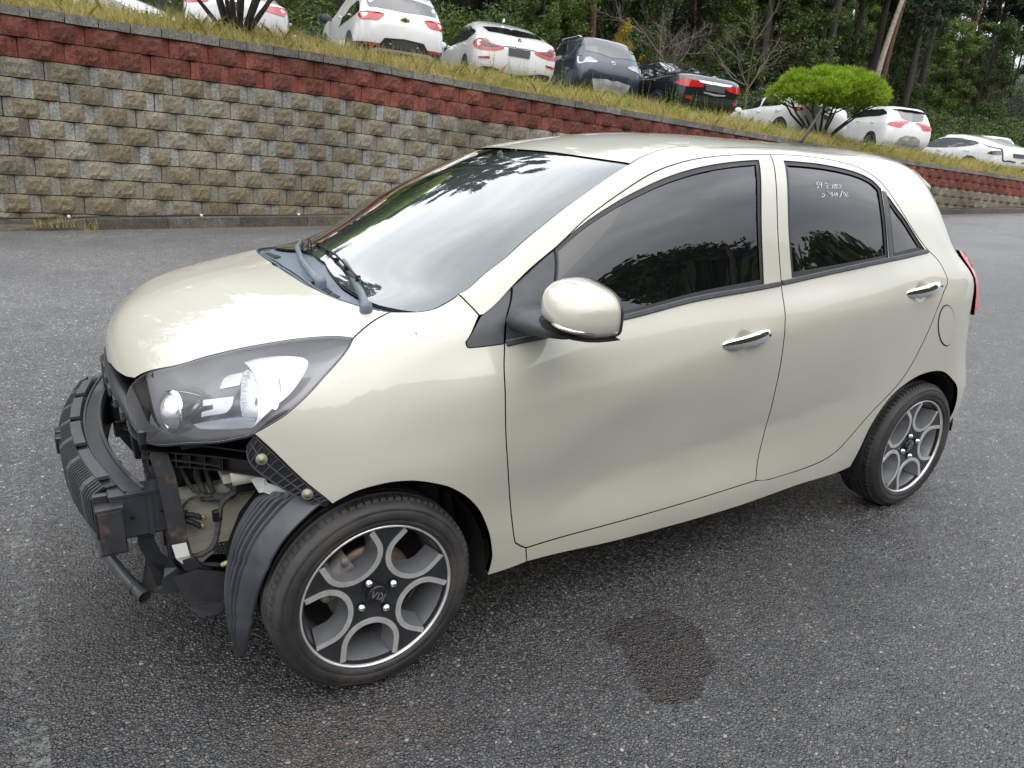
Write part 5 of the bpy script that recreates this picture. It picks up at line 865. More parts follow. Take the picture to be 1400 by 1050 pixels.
# ------------------------------------------------------------------ ground
def asphalt():
    m = bpy.data.materials.new('asphalt'); m.use_nodes = True; t = m.node_tree; b = t.nodes['Principled BSDF']; L = t.links
    g = N(t, 'ShaderNodeTexCoord').outputs['Object']
    v1 = N(t, 'ShaderNodeTexVoronoi', i={'Vector': g, 'Scale': 98.}); v2 = N(t, 'ShaderNodeTexVoronoi', i={'Vector': g, 'Scale': 260.})
    e1 = N(t, 'ShaderNodeTexVoronoi', feature='DISTANCE_TO_EDGE', i={'Vector': g, 'Scale': 98.})
    n1 = N(t, 'ShaderNodeTexNoise', i={'Vector': g, 'Scale': .55, 'Detail': 5., 'Roughness': .6}); n2 = N(t, 'ShaderNodeTexNoise', i={'Vector': g, 'Scale': 40., 'Detail': 6., 'Roughness': .7}); n3 = N(t, 'ShaderNodeTexNoise', i={'Vector': g, 'Scale': 5., 'Detail': 5., 'Roughness': .65})
    s = N(t, 'ShaderNodeSeparateColor', i={0: v1.outputs['Color']}); s2 = N(t, 'ShaderNodeSeparateColor', i={0: v2.outputs['Color']})
    stone = ramp(t, s.outputs[0], [(.0, (.026, .027, .028)), (.55, (.058, .059, .061)), (.80, (.095, .095, .092)), (.94, (.15, .144, .128)), (1., (.29, .28, .25))])  # stone tones; the palest also stand in for glints, put into the colour
    fine = ramp(t, s2.outputs[1], [(.0, (.030, .031, .032)), (.7, (.066, .067, .069)), (1., (.14, .137, .13))])
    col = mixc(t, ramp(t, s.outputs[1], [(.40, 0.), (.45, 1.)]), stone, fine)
    ed = ramp(t, e1.outputs['Distance'], [(.0, .18), (.15, 1.)]); col = mixc(t, 1., col, ed, 'MULTIPLY')
    big = ramp(t, n1.outputs[0], [(.35, .84), (.62, 1.16)]); col = mixc(t, 1., col, big, 'MULTIPLY'); col = mixc(t, 1., col, ramp(t, n3.outputs[0], [(.3, .82), (.7, 1.15)]), 'MULTIPLY')
    # rusty grit and mud near the damaged corner
    sp = N(t, 'ShaderNodeSeparateXYZ', i={0: g})
    def blob(cx, cy, rx, ry, soft=.5, nz=.35, ang=0.):
        ax = mth(t, 'SUBTRACT', sp.outputs[0], cx); ay = mth(t, 'SUBTRACT', sp.outputs[1], cy)
        if ang: ax, ay = mth(t, 'ADD', mth(t, 'MULTIPLY', ax, cos(ang)), mth(t, 'MULTIPLY', ay, sin(ang))), mth(t, 'SUBTRACT', mth(t, 'MULTIPLY', ay, cos(ang)), mth(t, 'MULTIPLY', ax, sin(ang)))
        dx = mth(t, 'DIVIDE', ax, rx); dy = mth(t, 'DIVIDE', ay, ry)
        d = mth(t, 'SQRT', mth(t, 'ADD', mth(t, 'MULTIPLY', dx, dx), mth(t, 'MULTIPLY', dy, dy))); d = mth(t, 'ADD', d, mth(t, 'MULTIPLY', mth(t, 'SUBTRACT', n3.outputs[0], .5), nz*2.6)); d = mth(t, 'ADD', d, mth(t, 'MULTIPLY', mth(t, 'SUBTRACT', n2.outputs[0], .5), nz*.8))
        return ramp(t, d, [(1-soft*.5, 1.), (1+soft*.3, 0.)])
    mud = mth(t, 'MULTIPLY', blob(-.16, -.93, .30, .18, 1.2, .9), ramp(t, s.outputs[2], [(.45, 0.), (.62, 1.)])); col = mixc(t, mth(t, 'MULTIPLY', mud, .20), col, (.20, .12, .05))
    # wet oily patch beside the door, wet ground under and in front of the car
    oil = mth(t, 'MAXIMUM', blob(.81, -1.05, .195, .135, .14, .30, .75), mth(t, 'MAXIMUM', blob(.72, -1.17, .10, .09, .2, .4), blob(.78, -.93, .11, .05, .25, .5))); wet = blob(.6, -.55, 2.6, .95, 1.0, .35); wetl = blob(-.62, -.55, .75, .55, 1.0, .5)
    damp = mth(t, 'MAXIMUM', mth(t, 'MULTIPLY', wet, .5), mth(t, 'MULTIPLY', wetl, .6))
    col = mixc(t, damp, col, mixc(t, 1., col, (.40, .40, .41), 'MULTIPLY')); col = mixc(t, oil, col, mixc(t, 1., col, (.34, .26, .22), 'MULTIPLY'))
    smear = blob(1.1, -1.47, .10, .05, 1., .5); col = mixc(t, mth(t, 'MULTIPLY', smear, .05), col, (.35, .36, .38))
    pale_zone = mth(t, 'MAXIMUM', ramp(t, mth(t, 'MULTIPLY_ADD', sp.outputs[1], .1, .2), [(.18, 0.), (.62, 1.)]), mth(t, 'MULTIPLY', ramp(t, mth(t, 'MULTIPLY', sp.outputs[0], .1), [(.12, 0.), (.40, 1.)]), .45)); pale_zone = mth(t, 'MULTIPLY', pale_zone, ramp(t, n1.outputs[0], [(.25, .75), (.6, 1.)]))  # colour paler towards the wall and to the right
    col = mixc(t, pale_zone, col, mixc(t, 1., col, (3.1, 3.1, 3.12), 'MULTIPLY')); L.new(col, b.inputs['Base Color'])
    r = mth(t, 'ADD', ramp(t, n2.outputs[0], [(.3, .26), (.7, .50)]), mth(t, 'MULTIPLY', damp, -.16)); r = mth(t, 'SUBTRACT', r, mth(t, 'MULTIPLY', ramp(t, n1.outputs[0], [(.42, 0.), (.58, 1.)]), .10)); r = mth(t, 'SUBTRACT', r, mth(t, 'MULTIPLY', oil, .06)); L.new(r, b.inputs['Roughness'])
    b.inputs['Specular IOR Level'].default_value = .7
    h = mth(t, 'ADD', mth(t, 'MULTIPLY', ramp(t, e1.outputs['Distance'], [(.0, 0.), (.32, 1.)]), s.outputs[0]), mth(t, 'MULTIPLY', n2.outputs[0], .7)); h = mth(t, 'ADD', h, mth(t, 'MULTIPLY', mth(t, 'SUBTRACT', 1., v2.outputs['Distance']), .35))
    bp = N(t, 'ShaderNodeBump', i={'Height': h, 'Strength': 1., 'Distance': .0055}); L.new(bp.outputs[0], b.inputs['Normal']); M['asphalt'] = m
asphalt()
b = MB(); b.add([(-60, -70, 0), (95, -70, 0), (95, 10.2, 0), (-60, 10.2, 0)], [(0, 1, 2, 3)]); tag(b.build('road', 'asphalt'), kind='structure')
# worn white bay line
def worn(name, col, lo, hi, sc=45.):
    m = bpy.data.materials.new(name); m.use_nodes = True; t = m.node_tree; b = t.nodes['Principled BSDF']; g = N(t, 'ShaderNodeTexCoord').outputs['Object']
    n = N(t, 'ShaderNodeTexNoise', i={'Vector': g, 'Scale': sc, 'Detail': 8., 'Roughness': .75}); n2 = N(t, 'ShaderNodeTexNoise', i={'Vector': g, 'Scale': 3.5, 'Detail': 3.})
    a = ramp(t, mth(t, 'ADD', mth(t, 'MULTIPLY', n.outputs[0], .7), mth(t, 'MULTIPLY', n2.outputs[0], .3)), [(lo, 0.), (hi, 1.)]); L = t.links; L.new(a, b.inputs['Alpha']); b.inputs['Base Color'].default_value = (*col, 1); b.inputs['Roughness'].default_value = .6; M[name] = m
worn('worn_paint', (.26, .26, .25), .50, .80)
b = MB(); w = .035
for P in ([(-.98, 1.885), (-.90, 1.85)], [(-.895, 1.85), (-.868, .69), (-.83, -.075), (-.80, -.69), (-.76, -1.4)]):
    V = []; 
    for i, (x, y) in enumerate(P):
        d = Vector(P[min(i+1, len(P)-1)])-Vector(P[max(i-1, 0)]); n = Vector((-d.y, d.x)).normalized()*w; V += [(x-n.x, y-n.y, .004), (x+n.x, y+n.y, .004)]
    b.add(V, [(2*i, 2*i+1, 2*i+3, 2*i+2) for i in range(len(P)-1)])
b.add([(-3, 1.86, .004), (-.95, 1.86, .004), (-.95, 1.93, .004), (-3, 1.93, .004)], [(0, 1, 2, 3)])
tag(b.build('bay_marking', 'worn_paint'), kind='structure')

# ------------------------------------------------------------------ retaining wall
WD = Vector((1, .034, 0)).normalized(); WN = Vector((WD.y, -WD.x, 0)); WP = Vector((0, 9.36, 0))     # WN faces the road
def top_z(s): return float(np.interp(s, [-12, -1, 3.1, 5.7, 10, 19.7, 26.4, 45, 70], [3.0, 2.585, 2.40, 2.21, 1.935, 1.325, .975, .2, -.6]))
def slope(s): return (top_z(s+.5)-top_z(s-.5))
def wpt(s, d, z): return WP+WD*s-WN*d+Vector((0, 0, z))      # d metres behind the wall face
def blockmat(name, cols, moss=0.):
    m = bpy.data.materials.new(name); m.use_nodes = True; t = m.node_tree; b = t.nodes['Principled BSDF']; L = t.links
    oi = N(t, 'ShaderNodeObjectInfo'); g = N(t, 'ShaderNodeTexCoord').outputs['Object']; of = N(t, 'ShaderNodeVectorMath', operation='MULTIPLY_ADD', i={0: (37., 11., 53.), 1: oi.outputs['Random'], 2: g}); 
    vv = N(t, 'ShaderNodeVectorMath', operation='ADD', i={0: g, 1: N(t, 'ShaderNodeCombineXYZ', i={0: mth(t, 'MULTIPLY', oi.outputs['Random'], 40.), 1: mth(t, 'MULTIPLY', oi.outputs['Random'], 17.), 2: 0.}).outputs[0]}).outputs[0]
    c = ramp(t, oi.outputs['Random'], [(i/(len(cols)-1), q) for i, q in enumerate(cols)])
    n = N(t, 'ShaderNodeTexNoise', i={'Vector': vv, 'Scale': 7., 'Detail': 6., 'Roughness': .65}); n2 = N(t, 'ShaderNodeTexNoise', i={'Vector': vv, 'Scale': 38., 'Detail': 6., 'Roughness': .7})
    gm = N(t, 'ShaderNodeNewGeometry'); wp = N(t, 'ShaderNodeTexNoise', i={'Vector': gm.outputs['Position'], 'Scale': .55, 'Detail': 4., 'Roughness': .6})
    c = mixc(t, 1., c, ramp(t, n.outputs[0], [(.3, .68), (.7, 1.22)]), 'MULTIPLY'); c = mixc(t, 1., c, ramp(t, n2.outputs[0], [(.32, .50), (.66, 1.35)]), 'MULTIPLY'); c = mixc(t, 1., c, ramp(t, wp.outputs[0], [(.35, .72), (.62, 1.2)]), 'MULTIPLY')
    if moss: 
        sz = N(t, 'ShaderNodeSeparateXYZ', i={0: gm.outputs['Position']}); lo = ramp(t, mth(t, 'MULTIPLY', sz.outputs[2], .8), [(.1, 1.), (.9, .15)])
        mf = mth(t, 'MULTIPLY', mth(t, 'MULTIPLY', ramp(t, n.outputs[0], [(.42, 0.), (.72, 1.)]), lo), moss); c = mixc(t, mf, c, (.135, .105, .035))
    # vertical streaks on the ribbed flanks, pale efflorescence at the top
    L.new(c, b.inputs['Base Color']); b.inputs['Roughness'].default_value = .9; b.inputs['Specular IOR Level'].default_value = .25
    bp = N(t, 'ShaderNodeBump', i={'Height': mth(t, 'ADD', n2.outputs[0], mth(t, 'MULTIPLY', n.outputs[0], .6)), 'Strength': 1., 'Distance': .02}); L.new(bp.outputs[0], b.inputs['Normal']); M[name] = m
blockmat('grey_block', [(.285, .27, .225), (.23, .21, .165), (.32, .315, .285), (.205, .18, .135), (.27, .25, .20), (.35, .355, .34), (.24, .22, .17)], 1.)
blockmat('red_block', [(.25, .080, .057), (.21, .066, .050), (.28, .095, .07), (.19, .066, .050), (.235, .072, .054)])
blockmat('red_face', [(.18, .062, .047), (.145, .056, .043), (.20, .072, .053), (.13, .05, .04)])
blockmat('grey_face', [(.235, .205, .150), (.20, .172, .118), (.27, .245, .19), (.18, .148, .098), (.225, .192, .135), (.29, .27, .215)], 1.)
blockmat('coping', [(.20, .19, .16), (.23, .22, .19), (.17, .16, .135), (.27, .26, .235)], .4)
BW, BH = .498, .2345
def block_mesh(k):
    """split-face block: rough proud centre, ribbed chamfered flanks"""
    rg = np.random.RandomState(50+k); nx, nz = 7, 4; b = MB(); x0, x1 = -.135-.02*rg.rand(), .135+.02*rg.rand(); V = []
    for j in range(nz+1):
        for i in range(nx+1):
            e = 1 if 0 < i < nx and 0 < j < nz else .25
            V.append((x0+(x1-x0)*i/nx+(rg.rand()-.5)*.014*e, -.035-.016*e*rg.rand()-(.012 if e == 1 else 0), .004+(BH-.010)*j/nz+(rg.rand()-.5)*.012*e))
    b.add(V, [(j*(nx+1)+i, j*(nx+1)+i+1, (j+1)*(nx+1)+i+1, (j+1)*(nx+1)+i) for j in range(nz) for i in range(nx)], 0)
    for sg, xe in ((-1, x0), (1, x1)):          # ribbed flank
        xs = [xe, xe+sg*.004, xe+sg*.022, xe+sg*.026, xe+sg*.046, xe+sg*.050, xe+sg*.070, sg*(BW/2-.0015)]; ys = [-.035, -.030, -.028, -.020, -.019, -.010, -.009, .004]
        V = [(x, y, z) for z in (.004, BH-.006) for x, y in zip(xs, ys)]; n = len(xs)
        b.add(V, [(i, i+1, n+i+1, n+i) if sg > 0 else (i+1, i, n+i, n+i+1) for i in range(n-1)], 1)
        b.add([(sg*(BW/2-.0015), .004, .004), (sg*(BW/2-.0015), .004, BH-.006), (sg*(BW/2-.0015), .10, BH-.006), (sg*(BW/2-.0015), .10, .004)], [(0, 1, 2, 3)], 1)
    b.add([(-BW/2, .10, BH-.006), (BW/2, .10, BH-.006), (x1, -.035, BH-.006), (x0, -.035, BH-.006)], [(0, 1, 2, 3)], 1)
    return b
wall = thing('retaining_wall', 'long block retaining wall of grey split-face courses under two red courses behind the beige hatchback', 'retaining wall', tuple(WP))
blocks = [[None]*6, [None]*6]; srcs = [block_mesh(k) for k in range(6)]
for c in (0, 1):
    for k in range(6):
        me = srcs[k].mesh('wall_block'); me.materials.append(M[('grey_face', 'red_face')[c]]); me.materials.append(M[('grey_block', 'red_block')[c]]); blocks[c][k] = me
rest = [MB(), MB()]; npart = 0; wang = math.atan2(WD.y, WD.x)
for j in range(13):
    for i in range(-24, 120):
        s = .15+.5*i+(.25 if j % 2 == 0 else 0)+.25; s += RNG.uniform(-.004, .004); tz = top_z(s)-(j+1)*.237; 
        if tz+BH < .03 or (j > 10): continue
        k = RNG.randint(6); c = 1 if j < 2 else 0; sl = math.atan(slope(s)); dp = RNG.uniform(-.006, .006)
        near = (-1.7 < s < 3.6) or (3.6 <= s < 10.8 and j < max(2, int((top_z(s)-.9-.04*s)/.237)+1)) or (20.2 < s < 27.6)
        if near and npart < 300:
            o = bpy.data.objects.new('wall_block', blocks[c][k]); COL.objects.link(o); o.parent = wall; p = wpt(s, dp, tz)-WP
            o.location = p; o.rotation_euler = (RNG.uniform(-.006, .006), -sl, wang+RNG.uniform(-.006, .006)); npart += 1
        else:
            R = Matrix.Rotation(wang, 3, 'Z') @ Matrix.Rotation(-sl, 3, 'Y'); p = wpt(s, dp, tz)-WP; q = srcs[k]
            bb = rest[c]; n0 = len(bb.v); bb.v += [tuple(R @ Vector(v)+p) for v in q.v]; bb.f += [tuple(a+n0 for a in f) for f in q.f]; bb.m += q.m; bb.sm += q.sm
for c in (0, 1):
    o = rest[c].build('wall_block_infill', [('grey_face', 'red_face')[c], ('grey_block', 'red_block')[c]], wall); o['kind'] = 'stuff'
print('wall parts', npart)
# coping stones: ribbed face
def coping_mesh(L, k):
    rg = np.random.RandomState(k); b = MB(); n = int(L/.022); V = []; prof = [(-L/2+.003+(L-.006)*i/n, -.058-(.006 if i % 2 else 0)) for i in range(n+1)]
    for z in (0, .112): V += [(x, y, z+rg.uniform(-.001, .001)) for x, y in prof]
    m = n+1; b.add(V, [(i, i+1, m+i+1, m+i) for i in range(n)])
    b.add([(prof[0][0], -.058, .112), (prof[-1][0], -.058, .112), (prof[-1][0], .26, .116), (prof[0][0], .26, .116)], [(0, 1, 2, 3)])
    b.add([(prof[0][0], -.058, 0), (prof[0][0], -.058, .112), (prof[0][0], .26, .116), (prof[0][0], .26, 0)], [(3, 2, 1, 0)]); b.add([(prof[-1][0], -.058, 0), (prof[-1][0], -.058, .112), (prof[-1][0], .26, .116), (prof[-1][0], .26, 0)], [(0, 1, 2, 3)])
    b.add([(prof[0][0], -.058, 0), (prof[-1][0], -.058, 0), (prof[-1][0], .26, 0), (prof[0][0], .26, 0)], [(3, 2, 1, 0)])
    return b
cm = [coping_mesh(.365, k).mesh('coping_stone', False) for k in range(3)]
for q in cm: q.materials.append(M['coping'])
for i in range(-10, 86):
    s = .09+.37*i+.17; o = bpy.data.objects.new('coping_stone', cm[i % 3]); COL.objects.link(o); o.parent = wall; o.location = wpt(s, RNG.uniform(-.005, .006), top_z(s)+.002+RNG.uniform(-.003, .003))-WP; o.rotation_euler = (0, -math.atan(slope(s)), wang)
b = MB()
for s0, s1 in ((-14, 33),):   # dark core behind the joints
    V = []
    for s in np.linspace(s0, 60, 80): V += [tuple(wpt(s, .06, -.2)-WP), tuple(wpt(s, .06, top_z(s)-.004)-WP), tuple(wpt(s, .3, top_z(s)-.004)-WP)]
    b.add(V, [(3*i+a, 3*i+3+a, 3*i+4+a, 3*i+1+a) for i in range(79) for a in (0, 1)])
mat('core', (.035, .032, .028), .95); b.build('wall_core', 'core', wall)

# kerb in front of the wall: stones with rounded arris, ramped left end
blockmat('kerb_stone', [(.105, .092, .070), (.135, .12, .095), (.09, .078, .058), (.12, .105, .08)], .0)
kerb = thing('kerb', None, None, tuple(WP)); kerb['kind'] = 'structure'
def kerb_mesh(L, h0=.15, h1=.15):
    b = MB(); pr = [(.0, 0), (.012, .94), (.03, 1.), (.20, 1.), (.20, 0)]
    b.loft([[(x, d, h*z-.004*(z == 0)) for d, z in pr] for x, h in ((-L/2+.003, h0), (L/2-.003, h1))], smooth=False); return b.mesh('kerb_stone')
km = kerb_mesh(1.0); km.materials.append(M['kerb_stone']); kr = kerb_mesh(1.0, .02, .15); kr.materials.append(M['kerb_stone'])
for i in range(-1, 44):
    s = -.36+1.0*i+.5; o = bpy.data.objects.new('kerb_stone', kr if i == -1 else km); COL.objects.link(o); o.parent = kerb
    o.location = wpt(s, -.245+RNG.uniform(-.006, .006), 0)-WP; o.rotation_euler = (0, 0, wang+RNG.uniform(-.004, .004))
# soil strip and black hose with white clips between kerb and wall
mat('soil', (.085, .07, .05), .95, var=.4, vscale=12, bump=.02, bscale=25)
b = MB(); V = []
for s in np.linspace(-14, 60, 75): V += [tuple(wpt(s, -.22, .125 if s > -.6 else .01)), tuple(wpt(s, .06, .135))]
b.add(V, [(2*i, 2*i+2, 2*i+3, 2*i+1) for i in range(74)]); tag(b.build('soil_strip', 'soil'), kind='structure')
b = MB(); b.tube([tuple(wpt(s, -.085+.012*math.sin(s*2.3), .158+.006*math.sin(s*1.7))) for s in np.arange(-1.6, 30, .35)], .014, 6)
hz = tag(b.build('drain_hose', 'rubber'), 'thin black hose lying along the top of the kerb at the foot of the wall', 'hose')
b = MB()
for s in (-.55, 1.12, 2.55, 4.1): MB().box(tuple(wpt(s, -.10, .168)), (.018, .02, .016), bev=.004).build("hose_clip", "white_plastic", hz)


# ------------------------------------------------------------------ terrace, verge and wooded slope
def lot_z(x): return top_z(x)+.40
def terr_z(x, y):
    t = WP.y+WD.y/WD.x*x; d = y-t
    z0 = top_z(min(x, 60)); z = z0+.06+min(1, max(0, d)/1.1)*.30
    if y > 19: z += .50*(y-19)-.0035*min(y-19, 60)**2
    return z+(.35*math.sin(x*.23+y*.11)+.25*math.sin(x*.11-y*.31))*min(1, max(0, (y-19)/8))
mat('gravel', (.16, .15, .135), .9, var=.35, vscale=30, bump=.01, bscale=80); mat('forest_floor', (.012, .016, .007), .95, var=.5, vscale=1.2, bump=.1, bscale=4); mat('verge_soil', (.11, .09, .05), .95, var=.4, vscale=6)
def sheet(name, xs, ys, fz, m, kind='structure'):
    b = MB(); V = [(x, y if not callable(y) else y(x), 0) for x in xs for y in ys]; V = [(x, y, fz(x, y)) for x, y, _ in V]; n = len(ys)
    b.add(V, [(i*n+k, (i+1)*n+k, (i+1)*n+k+1, i*n+k+1) for i in range(len(xs)-1) for k in range(n-1)], 0, True); return tag(b.build(name, m), kind=kind)
wy = lambda d: (lambda x: WP.y+WD.y/WD.x*x+d)
sheet('verge_bank', np.linspace(-30, 75, 106), [wy(.12), wy(.4), wy(.8), wy(1.15), wy(1.5)], terr_z, 'verge_soil')
sheet('upper_lot', np.linspace(-40, 90, 66), [wy(1.49), 13, 16, 19], terr_z, 'gravel')
sheet('wooded_hill', np.linspace(-90, 170, 66), [18.9]+list(np.linspace(21, 95, 26)), terr_z, 'forest_floor')
def leafmat(name, stops, trans=.35, rough=.6):
    m = bpy.data.materials.new(name); m.use_nodes = True; t = m.node_tree; t.nodes.clear(); g = N(t, 'ShaderNodeNewGeometry'); oi = N(t, 'ShaderNodeObjectInfo')
    n = N(t, 'ShaderNodeTexNoise', i={'Vector': g.outputs['Position'], 'Scale': .9, 'Detail': 3.})
    f = mth(t, 'ADD', mth(t, 'MULTIPLY', g.outputs['Random Per Island'], .45), mth(t, 'MULTIPLY', n.outputs[0], .40)); f = mth(t, 'ADD', f, mth(t, 'MULTIPLY', oi.outputs['Random'], .22))
    c = ramp(t, f, stops); d = N(t, 'ShaderNodeBsdfDiffuse', i={0: c}); tr = N(t, 'ShaderNodeBsdfTranslucent', i={0: c}); a = N(t, 'ShaderNodeMixShader', i={0: trans, 1: d.outputs[0], 2: tr.outputs[0]})
    gl = N(t, 'ShaderNodeBsdfGlossy', i={0: (.6, .65, .7, 1), 'Roughness': .45}); a2 = N(t, 'ShaderNodeMixShader', i={0: .035, 1: a.outputs[0], 2: gl.outputs[0]}); N(t, 'ShaderNodeOutputMaterial', i={0: a2.outputs[0]}); M[name] = m
leafmat('grass', [(.15, (.12, .18, .02)), (.35, (.28, .30, .04)), (.52, (.46, .38, .13)), (.85, (.64, .50, .24))], .4)
leafmat('weed_leaf', [(.2, (.12, .20, .02)), (.6, (.25, .34, .03)), (.9, (.45, .45, .07))], .4)
leafmat('leaf_dark', [(.15, (.016, .032, .009)), (.5, (.045, .075, .018)), (.85, (.13, .165, .035))], .3)
leafmat('leaf_mid', [(.15, (.04, .075, .015)), (.5, (.095, .15, .03)), (.85, (.21, .26, .05))], .35)
leafmat('leaf_blue', [(.15, (.03, .06, .035)), (.5, (.06, .105, .058)), (.85, (.12, .18, .09))], .35)
leafmat('leaf_yellow', [(.15, (.14, .14, .02)), (.5, (.34, .25, .03)), (.85, (.55, .33, .03))], .4)
leafmat('needle_dark', [(.15, (.010, .020, .008)), (.5, (.022, .040, .014)), (.85, (.05, .075, .022))], .2)
leafmat('needle_bright', [(.10, (.05, .10, .006)), (.5, (.20, .32, .014)), (.9, (.42, .55, .05))], .35)
mat('bark', (.040, .034, .028), .95, var=.45, vscale=14, bump=.03, bscale=26); mat('bark_red', (.115, .060, .038), .95, var=.4, vscale=10, bump=.02, bscale=30); mat('bark_pale', (.27, .235, .19), .9, var=.35, vscale=8, bump=.01, bscale=30); mat('twig', (.15, .12, .10), .9, var=.3, vscale=6)
def tris_obj(name, V, m, parent=None, kind=None, quad=False):
    """V: (n, k, 3) separate faces"""
    V = np.asarray(V, np.float32); n, k, _ = V.shape; me = bpy.data.meshes.new(name); me.vertices.add(n*k); me.vertices.foreach_set('co', V.ravel()); me.loops.add(n*k); me.loops.foreach_set('vertex_index', np.arange(n*k, dtype=np.int32))
    me.polygons.add(n); me.polygons.foreach_set('loop_start', np.arange(0, n*k, k, dtype=np.int32)); me.update(calc_edges=True); me.validate()
    o = link(name, me, parent, m); 
    if kind: o['kind'] = kind
    return o
def unit(v): return v/(np.linalg.norm(v, axis=-1, keepdims=True)+1e-9)
def blades(P, h, w, lean, rg):
    n = len(P); a = rg.uniform(0, 2*pi, n); d = np.stack([np.cos(a), np.sin(a), 0*a], 1); t = rg.uniform(0, 2*pi, n); l = np.stack([np.cos(t), np.sin(t), 0*t], 1)*(lean*rg.rand(n))[:, None]
    H = (h*rg.uniform(.35, 1.15, n))[:, None]; W = (w*rg.uniform(.6, 1.4, n))[:, None]; up_ = np.array([0, 0, 1.])
    a0 = P-d*W; a1 = P+d*W; mid = P+up_*H*.6+l*H*.45; tip = P+up_*H+l*H*1.2
    return np.stack([a0, a1, mid+d*W*.6, tip, mid-d*W*.6], 1)
def verge_pts(n, rg, x0=-5, x1=34, d0=.13, d1=1.6, pw=1.3):
    x = x0+(x1-x0)*rg.rand(n)**pw; d = d0+(d1-d0)*rg.rand(n)**1.2; y = WP.y+WD.y/WD.x*x+d; z = np.array([terr_z(a, b) for a, b in zip(x, y)]); return np.stack([x, y, z-.01], 1)
rg = np.random.RandomState(3); P = verge_pts(75000, rg); cl = .6+.8*(np.sin(P[:, 0]*3.1)*np.sin(P[:, 0]*1.3+P[:, 1]*4) > -.1)
tris_obj('grass', blades(P, .15*cl*rg.uniform(.5, 1.5, len(P)), .003+.0002*np.maximum(0, P[:, 0]), .9, rg), 'grass', kind='stuff')
# weeds: stems with little leaves
def weeds(n, rg, hmin, hmax, x0, x1, leaf=.03):
    P = verge_pts(n, rg, x0, x1, .25, 1.3, 1.1); F = []
    for p in P:
        h = rg.uniform(hmin, hmax); ln = rg.uniform(-.25, .25, 2); m = int(h/.035)
        for q in range(m):
            t = q/m; c = p+np.array([ln[0]*t*h, ln[1]*t*h, h*t]); s = leaf*(1.25-t)*rg.uniform(.6, 1.3)
            for _ in range(3):
                a = rg.uniform(0, 2*pi); d = np.array([cos(a), sin(a), rg.uniform(-.2, .7)])*s; w = np.array([-sin(a), cos(a), 0])*s*.33
                F.append([c, c+d*.5+w, c+d, c+d*.5-w])
        tp = p+np.array([ln[0]*h, ln[1]*h, h]); F.append([p-[.003, 0, 0], p+[.003, 0, 0], tp+[.001, 0, 0], tp-[.001, 0, 0]])
    return np.array(F)
tris_obj('weeds', np.vstack([weeds(1100, rg, .12, .34, -4, 30, .045), weeds(130, rg, .30, .70, 6, 26, .045), weeds(150, rg, .12, .32, 11, 16, .05)]), 'weed_leaf', kind='stuff')
tris_obj('kerb_weeds', blades(np.array([wpt(rg.uniform(-.95, -.5), -.22+rg.uniform(-.08, .05), .04) for _ in range(120)]+[wpt(-.32+rg.uniform(-.08, .08), -.26, .0) for _ in range(50)]), .16, .003, 1., rg), 'grass', kind='stuff')

def crown_leaves(C, R, n, size, rg, up_bias=.3, flat=1.):
    """leaf quads scattered through blobs: centres C (m,3), radii R (m,)"""
    k = rg.choice(len(C), n, p=(R**2)/np.sum(R**2)); v = unit(rg.normal(size=(n, 3))); r = rg.rand(n)**.45; p = C[k]+v*(R[k]*r)[:, None]*[1, 1, flat]
    nn = unit(v+[0, 0, up_bias]+rg.normal(size=(n, 3))*.6); a = unit(np.cross(nn, rg.normal(size=(n, 3)))); b_ = np.cross(nn, a); s = (size*rg.uniform(.5, 1.4, n))[:, None]
    return np.stack([p-a*s, p-b_*s*.45, p+a*s, p+b_*s*.45], 1)
def needle_tufts(C, R, n, per, ln, wd, rg, flat=1., shell=.35):
    k = rg.choice(len(C), n, p=(R**2)/np.sum(R**2)); v = unit(rg.normal(size=(n, 3))+[0, 0, .35]); p = C[k]+v*(R[k]*(rg.rand(n)**shell))[:, None]*[1, 1, flat]
    P = np.repeat(p, per, 0); D = unit(np.repeat(unit(v+[0, 0, .7]), per, 0)+rg.normal(size=(n*per, 3))*.55); S = unit(np.cross(D, rg.normal(size=(n*per, 3))))*wd; L = D*(ln*rg.uniform(.6, 1.2, n*per))[:, None]
    return np.stack([P-S, P+S, P+L], 1)
